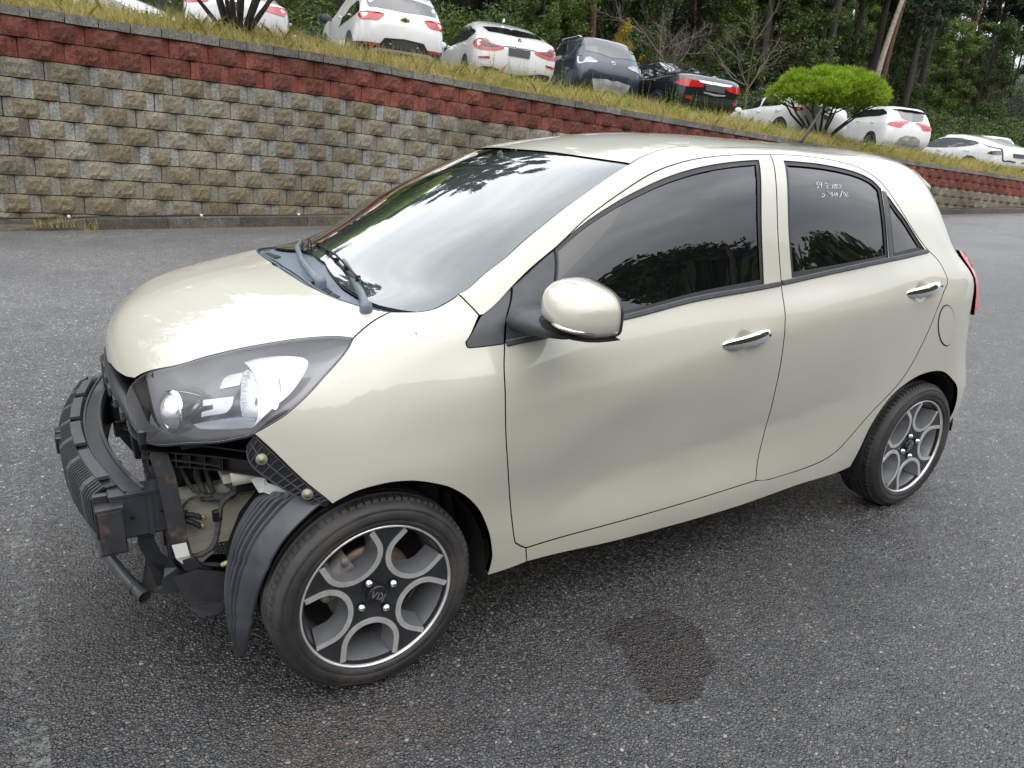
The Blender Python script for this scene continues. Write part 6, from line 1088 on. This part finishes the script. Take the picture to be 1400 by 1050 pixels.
def tree_proto(kind, seed, H):
    """returns (trunk mesh, crown mesh)"""
    rg = np.random.RandomState(seed); b = MB(); C = []; R = []
    lean = rg.uniform(-.05, .14); ly = rg.uniform(-.06, .06); r0 = H*.0125 if kind != 'bush' else .03
    path = [Vector((lean*H*t+.12*math.sin(t*5+seed), ly*H*t+.1*math.sin(t*4+seed*2), H*t-.3)) for t in np.linspace(0, 1, 9)]
    if kind != 'bush': b.tube(path, [r0*(1.25-.95*t) for t in np.linspace(0, 1, 9)], 8)
    nb = {'pine': 20, 'leafy': 26, 'bush': 14}[kind]; t0 = {'pine': .48, 'leafy': .22, 'bush': .0}[kind]
    for i in range(nb):
        t = t0+(1-t0)*(i+.5)/nb; k = min(7, int(t*8)); base = path[k].lerp(path[k+1], t*8-k) if kind != 'bush' else Vector((rg.uniform(-.2, .2), rg.uniform(-.2, .2), 0))
        a = rg.uniform(0, 2*pi); L = {'pine': H*.20*(1.15-t)+.4, 'leafy': H*.24*(1.2-t*.8), 'bush': H*.55}[kind]*rg.uniform(.7, 1.2); el = {'pine': .15, 'leafy': .5, 'bush': rg.uniform(.3, 1.3)}[kind]
        e = base+Vector((cos(a)*cos(el), sin(a)*cos(el), sin(el)))*L; mid = base.lerp(e, .5)+Vector((0, 0, .08*L)); b.tube([base, mid, e], [r0*.34*(1.2-t), r0*.22*(1.2-t), .008], 5, cap=False)
        for q in (.55, .8, 1.0, 1.08): C.append(base.lerp(e, q)+Vector((rg.normal(size=3)*L*.10).tolist())); R.append({'pine': .42, 'leafy': .60, 'bush': .42}[kind]*rg.uniform(.6, 1.15)*(H/10 if kind != 'bush' else H/2.4))
    if kind == 'pine':     # dead stubs below the crown
        for i in range(9): t = rg.uniform(.12, .5); k = int(t*8); q = path[k]; a = rg.uniform(0, 2*pi); b.tube([q, q+Vector((cos(a), sin(a), .2))*rg.uniform(.3, 1.1)], [.02, .006], 4, cap=False)
    C = np.array([tuple(c) for c in C]); R = np.array(R)
    return b, C, R, rg
protos = {}
def make_proto(key, kind, seed, H, leafm, bark, n, size):
    b, C, R, rg = tree_proto(kind, seed, H); tm = b.mesh('trunk', False); tm.materials.append(M[bark])
    F = crown_leaves(C, R, n, size, rg, flat=.7 if kind == 'pine' else .85) if kind != 'pine' else np.concatenate([crown_leaves(C, R, n, size, rg, flat=.55)])
    o = tris_obj('crown', F, leafm); cmesh = o.data; bpy.data.objects.remove(o); protos[key] = (tm, cmesh)
make_proto('pine0', 'pine', 1, 13, 'needle_dark', 'bark', 9000, .10); make_proto('pine1', 'pine', 2, 15, 'needle_dark', 'bark', 9000, .10); make_proto('pine2', 'pine', 5, 12, 'leaf_dark', 'bark_red', 9000, .10)
make_proto('leafy0', 'leafy', 11, 9, 'leaf_dark', 'bark', 15000, .075); make_proto('leafy1', 'leafy', 12, 7.5, 'leaf_mid', 'bark', 14000, .07); make_proto('leafy2', 'leafy', 13, 10, 'leaf_dark', 'bark', 16000, .08); make_proto('leafy3', 'leafy', 17, 5.5, 'leaf_yellow', 'bark', 7000, .05)
make_proto('bush0', 'bush', 21, 2.4, 'leaf_mid', 'twig', 7000, .042); make_proto('bush1', 'bush', 22, 3.0, 'leaf_dark', 'twig', 8000, .045); make_proto('bush2', 'bush', 23, 2.2, 'leaf_blue', 'twig', 6500, .045)
def plant(name, key, x, y, sc, label, cat, group, rz=None, z=None, tilt=(0, 0)):
    t = thing(name, label, cat, (x, y, terr_z(x, y)-.1 if z is None else z), RNG.uniform(0, 6.28) if rz is None else rz, group); t.scale = (sc, sc, sc); t.rotation_euler[0] = tilt[0]; t.rotation_euler[1] = tilt[1]
    for nm, me in zip(('trunk', 'crown'), protos[key]): o = bpy.data.objects.new(nm, me); COL.objects.link(o); o.parent = t
    return t

# woodland
rg = np.random.RandomState(12)
GP = 'pines in the wood behind the parked cars'; GL = 'leafy trees in the wood behind the parked cars'; GB = 'bushes along the edge of the wood'
for i in range(84):    # trunks in view on the right, denser there
    x = rg.uniform(16, 82); y = 20+rg.rand()**1.2*26; plant('pine_tree', 'pine%d' % rg.randint(3), x, y, rg.uniform(.8, 1.15), 'tall dark pine with a bare lower trunk in the wood behind the parked cars', 'tree', GP)
for i in range(16):
    x = rg.uniform(-28, 14); y = 21+rg.rand()*20; plant('pine_tree', 'pine%d' % rg.randint(3), x, y, rg.uniform(.85, 1.2), 'tall dark pine with a bare lower trunk in the wood behind the parked cars', 'tree', GP)
for i in range(170):
    x = rg.uniform(-25, 30) if i % 3 else rg.uniform(28, 90); y = 20.5+rg.rand()*22; plant('leafy_tree', 'leafy%d' % rg.randint(3), x, y, rg.uniform(.6, 1.0), 'dark green leafy tree on the wooded slope behind the parked cars', 'tree', GL)
for i in range(130):
    x = rg.uniform(-20, 62); y = 18.0+rg.rand()*5; plant('bush', 'bush%d' % rg.randint(3), x, y, rg.uniform(.7, 1.5), 'green bush at the edge of the wood behind the parked cars', 'bush', GB)
plant('yellow_tree', 'leafy3', 16.8, 19.6, .62, 'small tree with yellowing leaves behind the dark blue crossover', 'tree', None)

n = 110000; P = np.stack([rg.uniform(-25, 85, n), 19+rg.rand(n)**1.3*30, np.zeros(n)], 1); P[:, 2] = [terr_z(a, b) for a, b in zip(P[:, 0], P[:, 1])]; P[:, 2] += rg.rand(n)**1.6*1.5
nn = unit(rg.normal(size=(n, 3))+[0, -.5, .8]); a = unit(np.cross(nn, rg.normal(size=(n, 3)))); b_ = np.cross(nn, a); sz = (.085*rg.uniform(.5, 1.4, n))[:, None]
tris_obj('undergrowth', np.stack([P-a*sz, P-b_*sz*.5, P+a*sz, P+b_*sz*.5], 1), 'leaf_dark', kind='stuff')

# ------------------------------------------------------------------ parked cars on the upper lot
def car_net(kind, L, W, H):
    L0, H0, W0 = {'suv': (4.4, 1.655, .9), 'sedan': (4.85, 1.46, .925), 'fast': (4.97, 1.54, .93)}[kind]; a, h, w_ = L/L0, H/H0, W/2/W0; rows = []
    for zs, w, xf, zf, xr, zr in LV[kind]:
        zs *= h; zf *= h; zr *= h; w *= w_; xf *= a; xr *= a; k = min(1, w/.4); mid = .5*(xf+xr)
        rows.append([(xr, 0, zr), (xr-.015*k, .38*w, zr), (xr-.05*k, .70*w, zr-(zr-zs)*.08), (xr-.14*k, .90*w, zr-(zr-zs)*.25), (xr-.36*k, .985*w, zr-(zr-zs)*.5), (mid+(xr-mid)*.45, w, zs), (mid, w, zs), (mid+(xf-mid)*.5, w*.995, zs), (xf+.42*k, .97*w, zf-(zf-zs)*.4), (xf+.16*k, .82*w, zf), (xf+.04*k, .5*w, zf), (xf, 0, zf)])
    return rows
def car_matrix(q):
    x, y, z, h, t, s, pt = q
    P = Matrix(((cos(pt), 0, sin(pt)), (0, 1, 0), (-sin(pt), 0, cos(pt)))); A = Matrix(((0, 1, 0), (-1, 0, 0), (0, 0, 1))); Hm = Matrix(((cos(h), -sin(h), 0), (sin(h), cos(h), 0), (0, 0, 1))); T = Matrix(((cos(t), 0, sin(t)), (0, 1, 0), (-sin(t), 0, cos(t))))
    m = (T @ Hm @ A @ P).to_4x4(); m = Matrix.Translation((x, y, z)) @ m @ Matrix.Scale(s, 4); return m
mat('white_paint', (.72, .72, .71), .25, coat=1., var=.05, vscale=2, dirt=((.45, .44, .40), .66), dscale=4); mat('navy_paint', (.022, .030, .048), .28, metal=.3, coat=1.); mat('black_paint', (.010, .011, .013), .22, coat=1.); mat('silver_paint', (.42, .43, .45), .3, metal=.6, coat=1.)
mat('car_glass', (.014, .016, .018), .03, coat=1., spec=.8); mat('car_glass_grey', (.10, .105, .115), .05, coat=1., spec=.8); mat('tail_red', (.42, .012, .016), .10, coat=1.); mat('tail_dark', (.05, .02, .022), .1, coat=1.); mat('tail_clear', (.38, .39, .41), .08, coat=1.); mat('black_trim', (.022, .024, .028), .5); mat('plate_black', (.05, .052, .055), .55); mat('skid_silver', (.50, .51, .52), .3, metal=.5); mat('gold', (.62, .40, .10), .25, metal=.9); mat('blue_enamel', (.03, .16, .42), .2); mat('white_enamel', (.7, .7, .72), .2); mat('crushed_silver', (.40, .41, .42), .3, metal=.4, var=.4, vscale=5, bump=.02, bscale=6)
def bgpanel(name, srf, pts, m, par, mode, off=.006, res=.14):
    o = outline([pts+[pts[0]]] if mode == 'pair' else [pts, [pts[-1], pts[0]]], .045) if mode == 'pair' else np.array([q for a, b in zip(pts, pts[1:]+pts[:1]) for q in crom([a, b], .06)])
    o = o if area2(o) > 0 else o[::-1]
    nv, T, loops = fill([o], res)
    if len(T) == 0: print('no faces', name); return []
    P, Nn = srf.pn(nv[:, 0], nv[:, 1]); P = P+Nn*off; L = loops[0]; n0 = len(P); V = np.vstack([P, P[L]-Nn[L]*(off+.01)]); n = len(L)
    F = [tuple(t) for t in T]+[(L[i], L[(i+1) % n], n0+(i+1) % n, n0+i) for i in range(n)]
    def mk(V, F):
        me = bpy.data.meshes.new(name); me.from_pydata(V.tolist(), [], F); me.update(); return me
    mir = np.array([1, -1, 1.])
    if mode == 'join': return [link(name, mk(np.vstack([V, V*mir]), F+[tuple(i+len(V) for i in f[::-1]) for f in F]), par, m)]
    return [link(name, mk(V, F), par, m), link(name, mk(V*mir, [f[::-1] for f in F]), par, m)]
PAIR = {'tail_light', 'reflector', 'side_window', 'rear_side_window', 'lamp_inlay', 'arch_f', 'arch_r'}
wheel_cache = {}
def bg_wheel(par, x, y, r, sg, bright=True):
    key = (r, sg)
    if key not in wheel_cache:
        b = MB(); b.lathe([(r*.70, -.004), (r*.72, -.016), (r*.93, -.012), (r, .02), (r, .18), (r*.7, .19)], 'y', n=36); t = b.mesh('tyre'); t.materials.append(M['rubber'])
        b = MB(); b.lathe([(r*.705, -.006), (r*.66, -.008), (r*.645, .06)], 'y', n=36)
        for k in range(10):
            a = 2*pi*k/10; w = .026; b.ext(rot2([(.05, -w*.7), (r*.66, -w), (r*.66, w), (.05, w*.7)], a), (0, .02, 0), (0, -.006, 0), (1, 0, 0), (0, 0, 1))
        b.lathe([(0, -.008), (.055, -.006), (.06, .01)], 'y', n=16); ri = b.mesh('rim'); ri.materials.append(M['chrome_soft'])
        b = MB(); b.lathe([(0, .065), (r*.66, .065)], 'y', n=24); di = b.mesh('wheel_shade'); di.materials.append(M['void']); wheel_cache[key] = (t, ri, di)  # dark disc standing in for the shade behind the spokes
    w = bpy.data.objects.new('wheel', None); COL.objects.link(w); w.parent = par; w.location = (x, y, r); w.rotation_euler = (0, 0, 0 if sg < 0 else pi)
    for nm, me in zip(('tyre', 'rim', 'wheel_shade_disc'), wheel_cache[key]): o = bpy.data.objects.new(nm, me); COL.objects.link(o); o.parent = w
def emblem(par, srf, kind, z, m='chrome'):
    t = np.linspace(0, srf.smax, 300); P = srf.pos(t, np.zeros(300)); k = int(np.argmin(abs(P[:, 2]-z))); x = P[k, 0]+.012; b = MB()
    if kind == 'bow': o = MB().ext([(-.09, -.018), (-.03, -.018), (-.035, -.036), (.04, -.036), (.035, -.018), (.09, -.018), (.075, .018), (.03, .018), (.035, .036), (-.04, .036), (-.035, .018), (-.075, .018)], (.02, 0, 0), (x-.01, 0, z), (0, 1, 0), (0, 0, 1)).build('badge', 'gold', par)
    elif kind == 'round':
        o = MB().lathe([(0, .01), (.042, .01), (.045, -.01)], 'x', (x, 0, z), 24).build('badge', 'black_trim', par)
        for i in range(4): MB().ext([(0, 0)]+arc_pts(.028, i*pi/2, (i+1)*pi/2, 5), (.004, 0, 0), (x+.009, 0, z), (0, 1, 0), (0, 0, 1)).build('badge_quarter', 'blue_enamel' if i % 2 else 'white_enamel', o)
    else:
        b.tube([(x, .062*cos(a), z+.034*sin(a)) for a in np.linspace(0, 2*pi, 25)], .006, 6, cap=False)
        if kind == 'slant': b.tube([(x, -.030, z-.022), (x, -.014, z+.024)], .006, 6); b.tube([(x, .014, z-.024), (x, .030, z+.022)], .006, 6); b.tube([(x, -.022, z+.002), (x, .022, z-.002)], .006, 6)
        else: b.tube([(x, -.04, z-.028), (x, 0, z+.02), (x, .04, z-.028)], .006, 6)
        b.build('badge', m, par)
def parked_car(key, label, cat, paint, mats={}, place=None, group='cars parked on the upper lot', name='parked_car', extra=None, lights=True):
    tr = BG[key]; kind, L, W_, H, q, wb, r = tr['_meta']; q = place or q; srf = Surf(car_net(kind, L, W_, H))
    t = thing(name, label, cat, group=group); t.matrix_world = car_matrix(q)
    S = np.linspace(0, srf.smax*.999, 44); U = np.linspace(0, srf.umax, 64); SS, UU = [a.ravel() for a in np.meshgrid(S, U, indexing='ij')]; P = srf.pos(SS, UU); b = MB(); n = 64
    F = [(i*n+k, i*n+k+1, (i+1)*n+k+1, (i+1)*n+k) for i in range(43) for k in range(n-1)]; b.add(P.tolist(), F, 0, True); b.add((P*[1, -1, 1]).tolist(), [f[::-1] for f in F], 0, True)
    A = P.reshape(44, n, 3)[0]; b.add(A.tolist()+(A*[1, -1, 1]).tolist(), [(k, k+1, n+k+1, n+k) for k in range(n-1)])
    body = b.build('body', paint, t)
    mt = dict(tail_light='tail_red', rear_window='car_glass', side_window='car_glass', rear_side_window='car_glass', bumper='black_trim', number_plate='plate_black', skid='skid_silver', reflector='tail_red', arch_f='black_trim', arch_r='black_trim', boot_seam='black_trim', lamp_inlay='tail_dark', crushed_panel='crushed_silver', trim='chrome_soft', boot_gap='black_trim'); mt.update(mats)
    order = ['bumper', 'rear_window', 'side_window', 'rear_side_window', 'tail_light', 'lamp_inlay', 'boot_seam', 'boot_gap', 'trim', 'skid', 'crushed_panel', 'reflector', 'number_plate', 'arch_f', 'arch_r']
    for f in order:
        if f in tr and mt.get(f): 
            lift = {'number_plate': .022, 'skid': .03, 'tail_light': .012, 'lamp_inlay': .018, 'crushed_panel': .03, 'reflector': .018, 'trim': .018, 'boot_seam': .01, 'boot_gap': .016, 'bumper': .012}.get(f, .006)
            bgpanel('wheel_arch' if f.startswith('arch') else f, srf, [tuple(c) for c in tr[f]], mt[f], t, 'pair' if (f in PAIR or f == 'boot_gap') else 'join', lift)
    for x in (-wb/2-.02, wb/2-.02):
        for sg in (-1, 1): bg_wheel(t, x, sg*(W_/2+.006), r, sg)
    for sg in (-1, 1):
        b = MB(); c = Vector((-L*.17, sg*(W_/2+.09), H*.63)); b.loft([[tuple(c+Vector((.0+a, sg*.11*w*cos(f), .075*w*sin(f)))) for f in [2*pi*i/12 for i in range(12)]] for a, w in ((.05, .92), (.045, 1.), (-.02, .9), (-.07, .6), (-.09, .1))]); b.box(tuple(c-Vector((0, sg*.11, .03))), (.02, .06, .015)); b.build('wing_mirror', mats.get('mirror', paint), t)
        for x in (.05*L, .26*L if kind != 'sedan' else .24*L):
            U2 = np.linspace(srf.U[4], srf.U[8], 80); k = 5 if kind == 'suv' else 4; sv = np.full(80, (srf.S[k]+srf.S[k-1])*.5); PP = srf.pos(sv, U2); i = np.argmin(abs(PP[:, 0]-x)); c = PP[i]
            b = MB(); b.tube([(x-.1, sg*abs(c[1])+sg*.005, c[2]), (x-.05, sg*abs(c[1])+sg*.035, c[2]), (x+.05, sg*abs(c[1])+sg*.035, c[2]), (x+.1, sg*abs(c[1])+sg*.005, c[2])], .013, 6); b.build('door_handle', mats.get('handle', paint), t)
    if extra: extra(t, srf)
    return t
def rails(m): 
    def f(t, srf):
        for sg in (-1, 1):
            k = len(srf.S)-3; u = np.linspace(srf.U[4]-.1, srf.U[8], 16); P = srf.pos(np.full(16, srf.S[k]-.02), u); MB().tube([(p[0], p[1]*-sg, p[2]+(.045 if 0 < i < 15 else .0)) for i, p in enumerate(P)], .018, 6).build('roof_rail', m, t)
    return f
def badge(kind, z, fin=None, m='chrome', also=None):
    def f(t, srf):
        emblem(t, srf, kind, z, m)
        if fin: MB().ext([(-.07, 0), (.07, 0), (.055, .07), (.03, .072)], (0, .03, 0), (fin[0], -.015, fin[1]), (1, 0, 0), (0, 0, 1)).build('roof_fin', 'white_paint', t)
        if also: also(t, srf)
    return f
def spoiler(z, x, w, m, also=None):
    def f(t, srf):
        MB().loft([[(x+dx-.10*(abs(y)/w)**2, y, z+dz-.04*(abs(y)/w)**2) for dx, dz in ((-.2, -.02), (-.18, .02), (.0, .012), (.06, -.01), (0, -.035))] for y in np.linspace(-w, w, 11)]).build('rear_spoiler', m, t)
        if also: also(t, srf)
    return f
parked_car('sedan1', 'white saloon with red tail lights behind the dark multi-stemmed tree', 'car', 'white_paint', {'bumper': 'gravel'})
parked_car('suv1', 'white compact SUV with a gold badge, black lower bumper and silver skid bar, parked rear-on', 'car', 'white_paint', {'mirror': 'trim_plastic'}, extra=badge('bow', 1.02, also=spoiler(1.60, 1.88, .62, 'white_paint')))
parked_car('gt', 'white sloping-back saloon with a shark fin and a round blue and white badge', 'car', 'white_paint', extra=badge('round', 1.06, fin=(.95, 1.53)))
parked_car('nexo', 'dark blue crossover with a crushed rear bumper and clear tail lights', 'car', 'navy_paint', {'tail_light': 'tail_clear'}, extra=badge('slant', 1.06, also=rails('skid_silver')))
parked_car('inf', 'black saloon with red tail lights and a chrome bar across the boot', 'car', 'black_paint', extra=badge('oval', 1.05))
parked_car('kia', 'white hatchback partly hidden behind the round bright green pine', 'car', 'white_paint')
parked_car('sport', 'white SUV with its rear bumper torn off, right of the round bright green pine', 'car', 'white_paint', {'bumper': 'crushed_silver', 'tail_light': 'tail_red'}, extra=spoiler(1.57, 1.88, .62, 'black_trim'))
parked_car('tesla', 'white sloping-back saloon at the far right with its boot lid ajar', 'car', 'white_paint', {'side_window': 'car_glass_grey', 'tail_light': 'tail_dark', 'mirror': 'white_paint'})
qs = list(BG['sport']['_meta'][4])
parked_car('sport', 'pale estate car standing behind the white sloping-back saloon at the far right', 'car', 'white_paint', {'bumper': None, 'number_plate': None}, place=[36.5, 17.8, 1.05, -.35, .05, 1.0, .03], extra=rails('skid_silver'))
parked_car('kia', 'silver car side-on between the white saloon and the white compact SUV, mostly hidden', 'car', 'silver_paint', {'tail_light': None, 'rear_window': None}, place=[4.7, 19.2, 2.10, 1.45, .055, 1.0, 0])
parked_car('kia', 'silver car at the far left, only its sloping roof showing over the grass', 'car', 'silver_paint', {'tail_light': None, 'rear_window': None}, place=[-.15, 13.2, 2.02, 1.45, .055, 1.0, 0])
parked_car('inf', 'dark car at the right-hand edge beyond the white sloping-back saloon', 'car', 'navy_paint', place=[37.2, 14.9, .75, -.2, .055, 1.0, 0])

# ------------------------------------------------------------------ individual trees near the wall
def topiary_pine(name, label, x, y, R, Hs, Hc, stems, n, leafm, seed, th=.055):
    rg = np.random.RandomState(seed); t = thing(name, label, 'tree', (x, y, terr_z(x, y)-.05)); b = MB()
    for k in range(stems):
        a = 2*pi*k/stems+rg.uniform(-.3, .3); rr = R*rg.uniform(.3, .9); p = [Vector((.12*cos(a), .12*sin(a), 0)), Vector((rr*.42*cos(a), rr*.42*sin(a), Hs*.38)), Vector((rr*.78*cos(a), rr*.78*sin(a), Hs*.75)), Vector((rr*cos(a), rr*sin(a), Hs*1.1))]
        b.tube(p, [th*rg.uniform(.6, 1.1)*q for q in (.9, .7, .5, .35)], 7)
        for q in range(3): e = p[2].lerp(p[3], q/3); a2 = a+rg.uniform(-1.2, 1.2); b.tube([e, e+Vector((cos(a2)*R*.3, sin(a2)*R*.3, Hs*.22))], [.022, .010], 5)
    b.build('trunk', 'bark', t)
    C = []; Rr = []
    for k in range(60):
        a = rg.uniform(0, 2*pi); r = R*.86*rg.rand()**.5; top = Hs+Hc*(1-(r/R)**2.2)**.5*.86; C.append((r*cos(a), r*sin(a), top-Hc*.14+rg.uniform(-.08, .05))); Rr.append(R*rg.uniform(.15, .25))
    for k in range(40): a = rg.uniform(0, 2*pi); r = R*.9*rg.rand()**.4; C.append((r*cos(a), r*sin(a), Hs+Hc*.18+rg.uniform(0, .12))); Rr.append(R*rg.uniform(.12, .2))
    C = np.array(C); Rr = np.array(Rr); F = needle_tufts(C, Rr, n, 9, R*.095, R*.0045+.002, rg, flat=.75); tris_obj('crown', F, leafm, t); return t

topiary_pine('round_pine', 'bright green flat-topped pine on dark bare stems growing on the verge', 17.2, 11.3, 1.48, .92, .95, 9, 8000, 'needle_bright', 4)
topiary_pine('multi_stem_pine', 'dark multi-stemmed tree growing at the top of the wall in front of the white saloon', 1.98, 10.35, 1.55, 1.5, 1.5, 11, 7000, 'needle_bright', 8, .055)
def bare_tree(x, y, h, seed, lb):
    rg = np.random.RandomState(seed); t = thing('bare_tree', lb, 'tree', (x, y, terr_z(x, y))); b = MB()
    def br(p, d, L, r, lv):
        q = p+d*L*.5+Vector(rg.normal(size=3).tolist())*L*.05; e = p+d*L; b.tube([p, q, e], [r, r*.75, r*.5], 5 if lv < 2 else 3, cap=False)
        if lv < 4:
            for k in range(4 if lv < 3 else 3): s = rg.uniform(.35, 1.); dd = (d+Vector(rg.normal(size=3).tolist())*.55+Vector((0, 0, .12))).normalized(); br(p+d*L*s, dd, L*rg.uniform(.5, .75), max(.004, r*.5), lv+1)
    br(Vector((0, 0, -.2)), Vector((.05, 0, 1)), h*.42, .07, 0); b.build('trunk', 'twig', t)
bare_tree(21.5, 18.2, 6.0, 3, 'leafless grey-brown tree with fine twigs just above the round bright green pine'); bare_tree(18.5, 19.6, 6.5, 9, 'leafless tree behind the black saloon, left of the other leafless tree')
def leaning(x, y, h, lean, r, m, label, name='dead_trunk'):
    t = thing(name, label, 'tree', (x, y, terr_z(x, y)-.2)); b = MB(); b.tube([(lean*h*q+.08*math.sin(q*7), 0, h*q) for q in np.linspace(0, 1, 9)], [r*(1.15-.55*q) for q in np.linspace(0, 1, 9)], 9); b.tube([(lean*h*.96, 0, h*.96), (lean*h*1.03, 0, h*1.06)], [r*.4, .01], 5); b.build('trunk', m, t)
leaning(30.0, 19.3, 7.4, .22, .15, 'bark_pale', 'pale dead trunk with a snapped top leaning to the right above the white SUV')
leaning(31.6, 19.8, 7.0, .12, .13, 'bark_red', 'reddish bare trunk standing just right of the pale dead trunk')


# ------------------------------------------------------------------ wooded hill and power pole across the road, seen only as reflections in the glass
def back_hill():
    xs = np.linspace(-30, 130, 90); b = MB(); V = []; rows = 9
    for i, x in enumerate(xs):
        for k in range(rows):
            f = k/(rows-1); y = -30-26*f; top = 27+5*math.sin(x*.06+1)+2.5*math.sin(x*.17)+1.2*math.sin(x*.43); V.append((x, y, max(-.05, top*math.sin(f*pi/2))))
    b.add(V, [(i*rows+k, (i+1)*rows+k, (i+1)*rows+k+1, i*rows+k+1) for i in range(len(xs)-1) for k in range(rows-1)], 0, True)
    return tag(b.build('far_hill', 'forest_floor'), kind='structure')
back_hill()
rg = np.random.RandomState(31); n = 30000; x = rg.uniform(-30, 130, n); f = rg.rand(n)**.6; top = 27+5*np.sin(x*.06+1)+2.5*np.sin(x*.17)+1.2*np.sin(x*.43)
P = np.stack([x, -30-26*f, top*np.sin(f*pi/2)+rg.rand(n)**2*2.2*(1+.6*np.sin(x*1.3))], 1); nn = unit(rg.normal(size=(n, 3))+[0, .5, .8]); a = unit(np.cross(nn, rg.normal(size=(n, 3)))); b_ = np.cross(nn, a); sz = (.55*rg.uniform(.5, 1.4, n))[:, None]
tris_obj('far_forest', np.stack([P-a*sz, P-b_*sz*.6, P+a*sz, P+b_*sz*.6], 1), 'leaf_dark', kind='stuff')
def pole(x, y, h):
    t = thing('power_pole', 'concrete power pole with crossarms and insulators across the road, mirrored in the front side window', 'power pole', (x, y, 0)); b = MB(); b.tube([(0, 0, -.3), (0, 0, h)], [.17, .11], 12); b.build('pole_shaft', 'kerb_stone', t)
    for z, w in ((h-.3, 1.1), (h-1.2, .9)):
        b = MB(); b.box((0, 0, z), (.05, w, .05)); c = b.build('crossarm', 'satin_black', t)
        for q in (-.95, -.5, .5, .95): b = MB(); b.lathe([(0, .26), (.03, .25), (.055, .20), (.03, .17), (.06, .12), (.03, .09), (.03, 0)], 'z', (0, q*w, z+.05), 10); b.build('insulator', 'rusty_black', c)
    for q in (-1, 1): b = MB(); b.tube([(0, q*.9, h), (9, q*.9-8, h-.4), (18, q*.9-16, h+.2)], .02, 5); b.build('power_line', 'rubber', t)
pole(20.2, -19.2, 10.6)
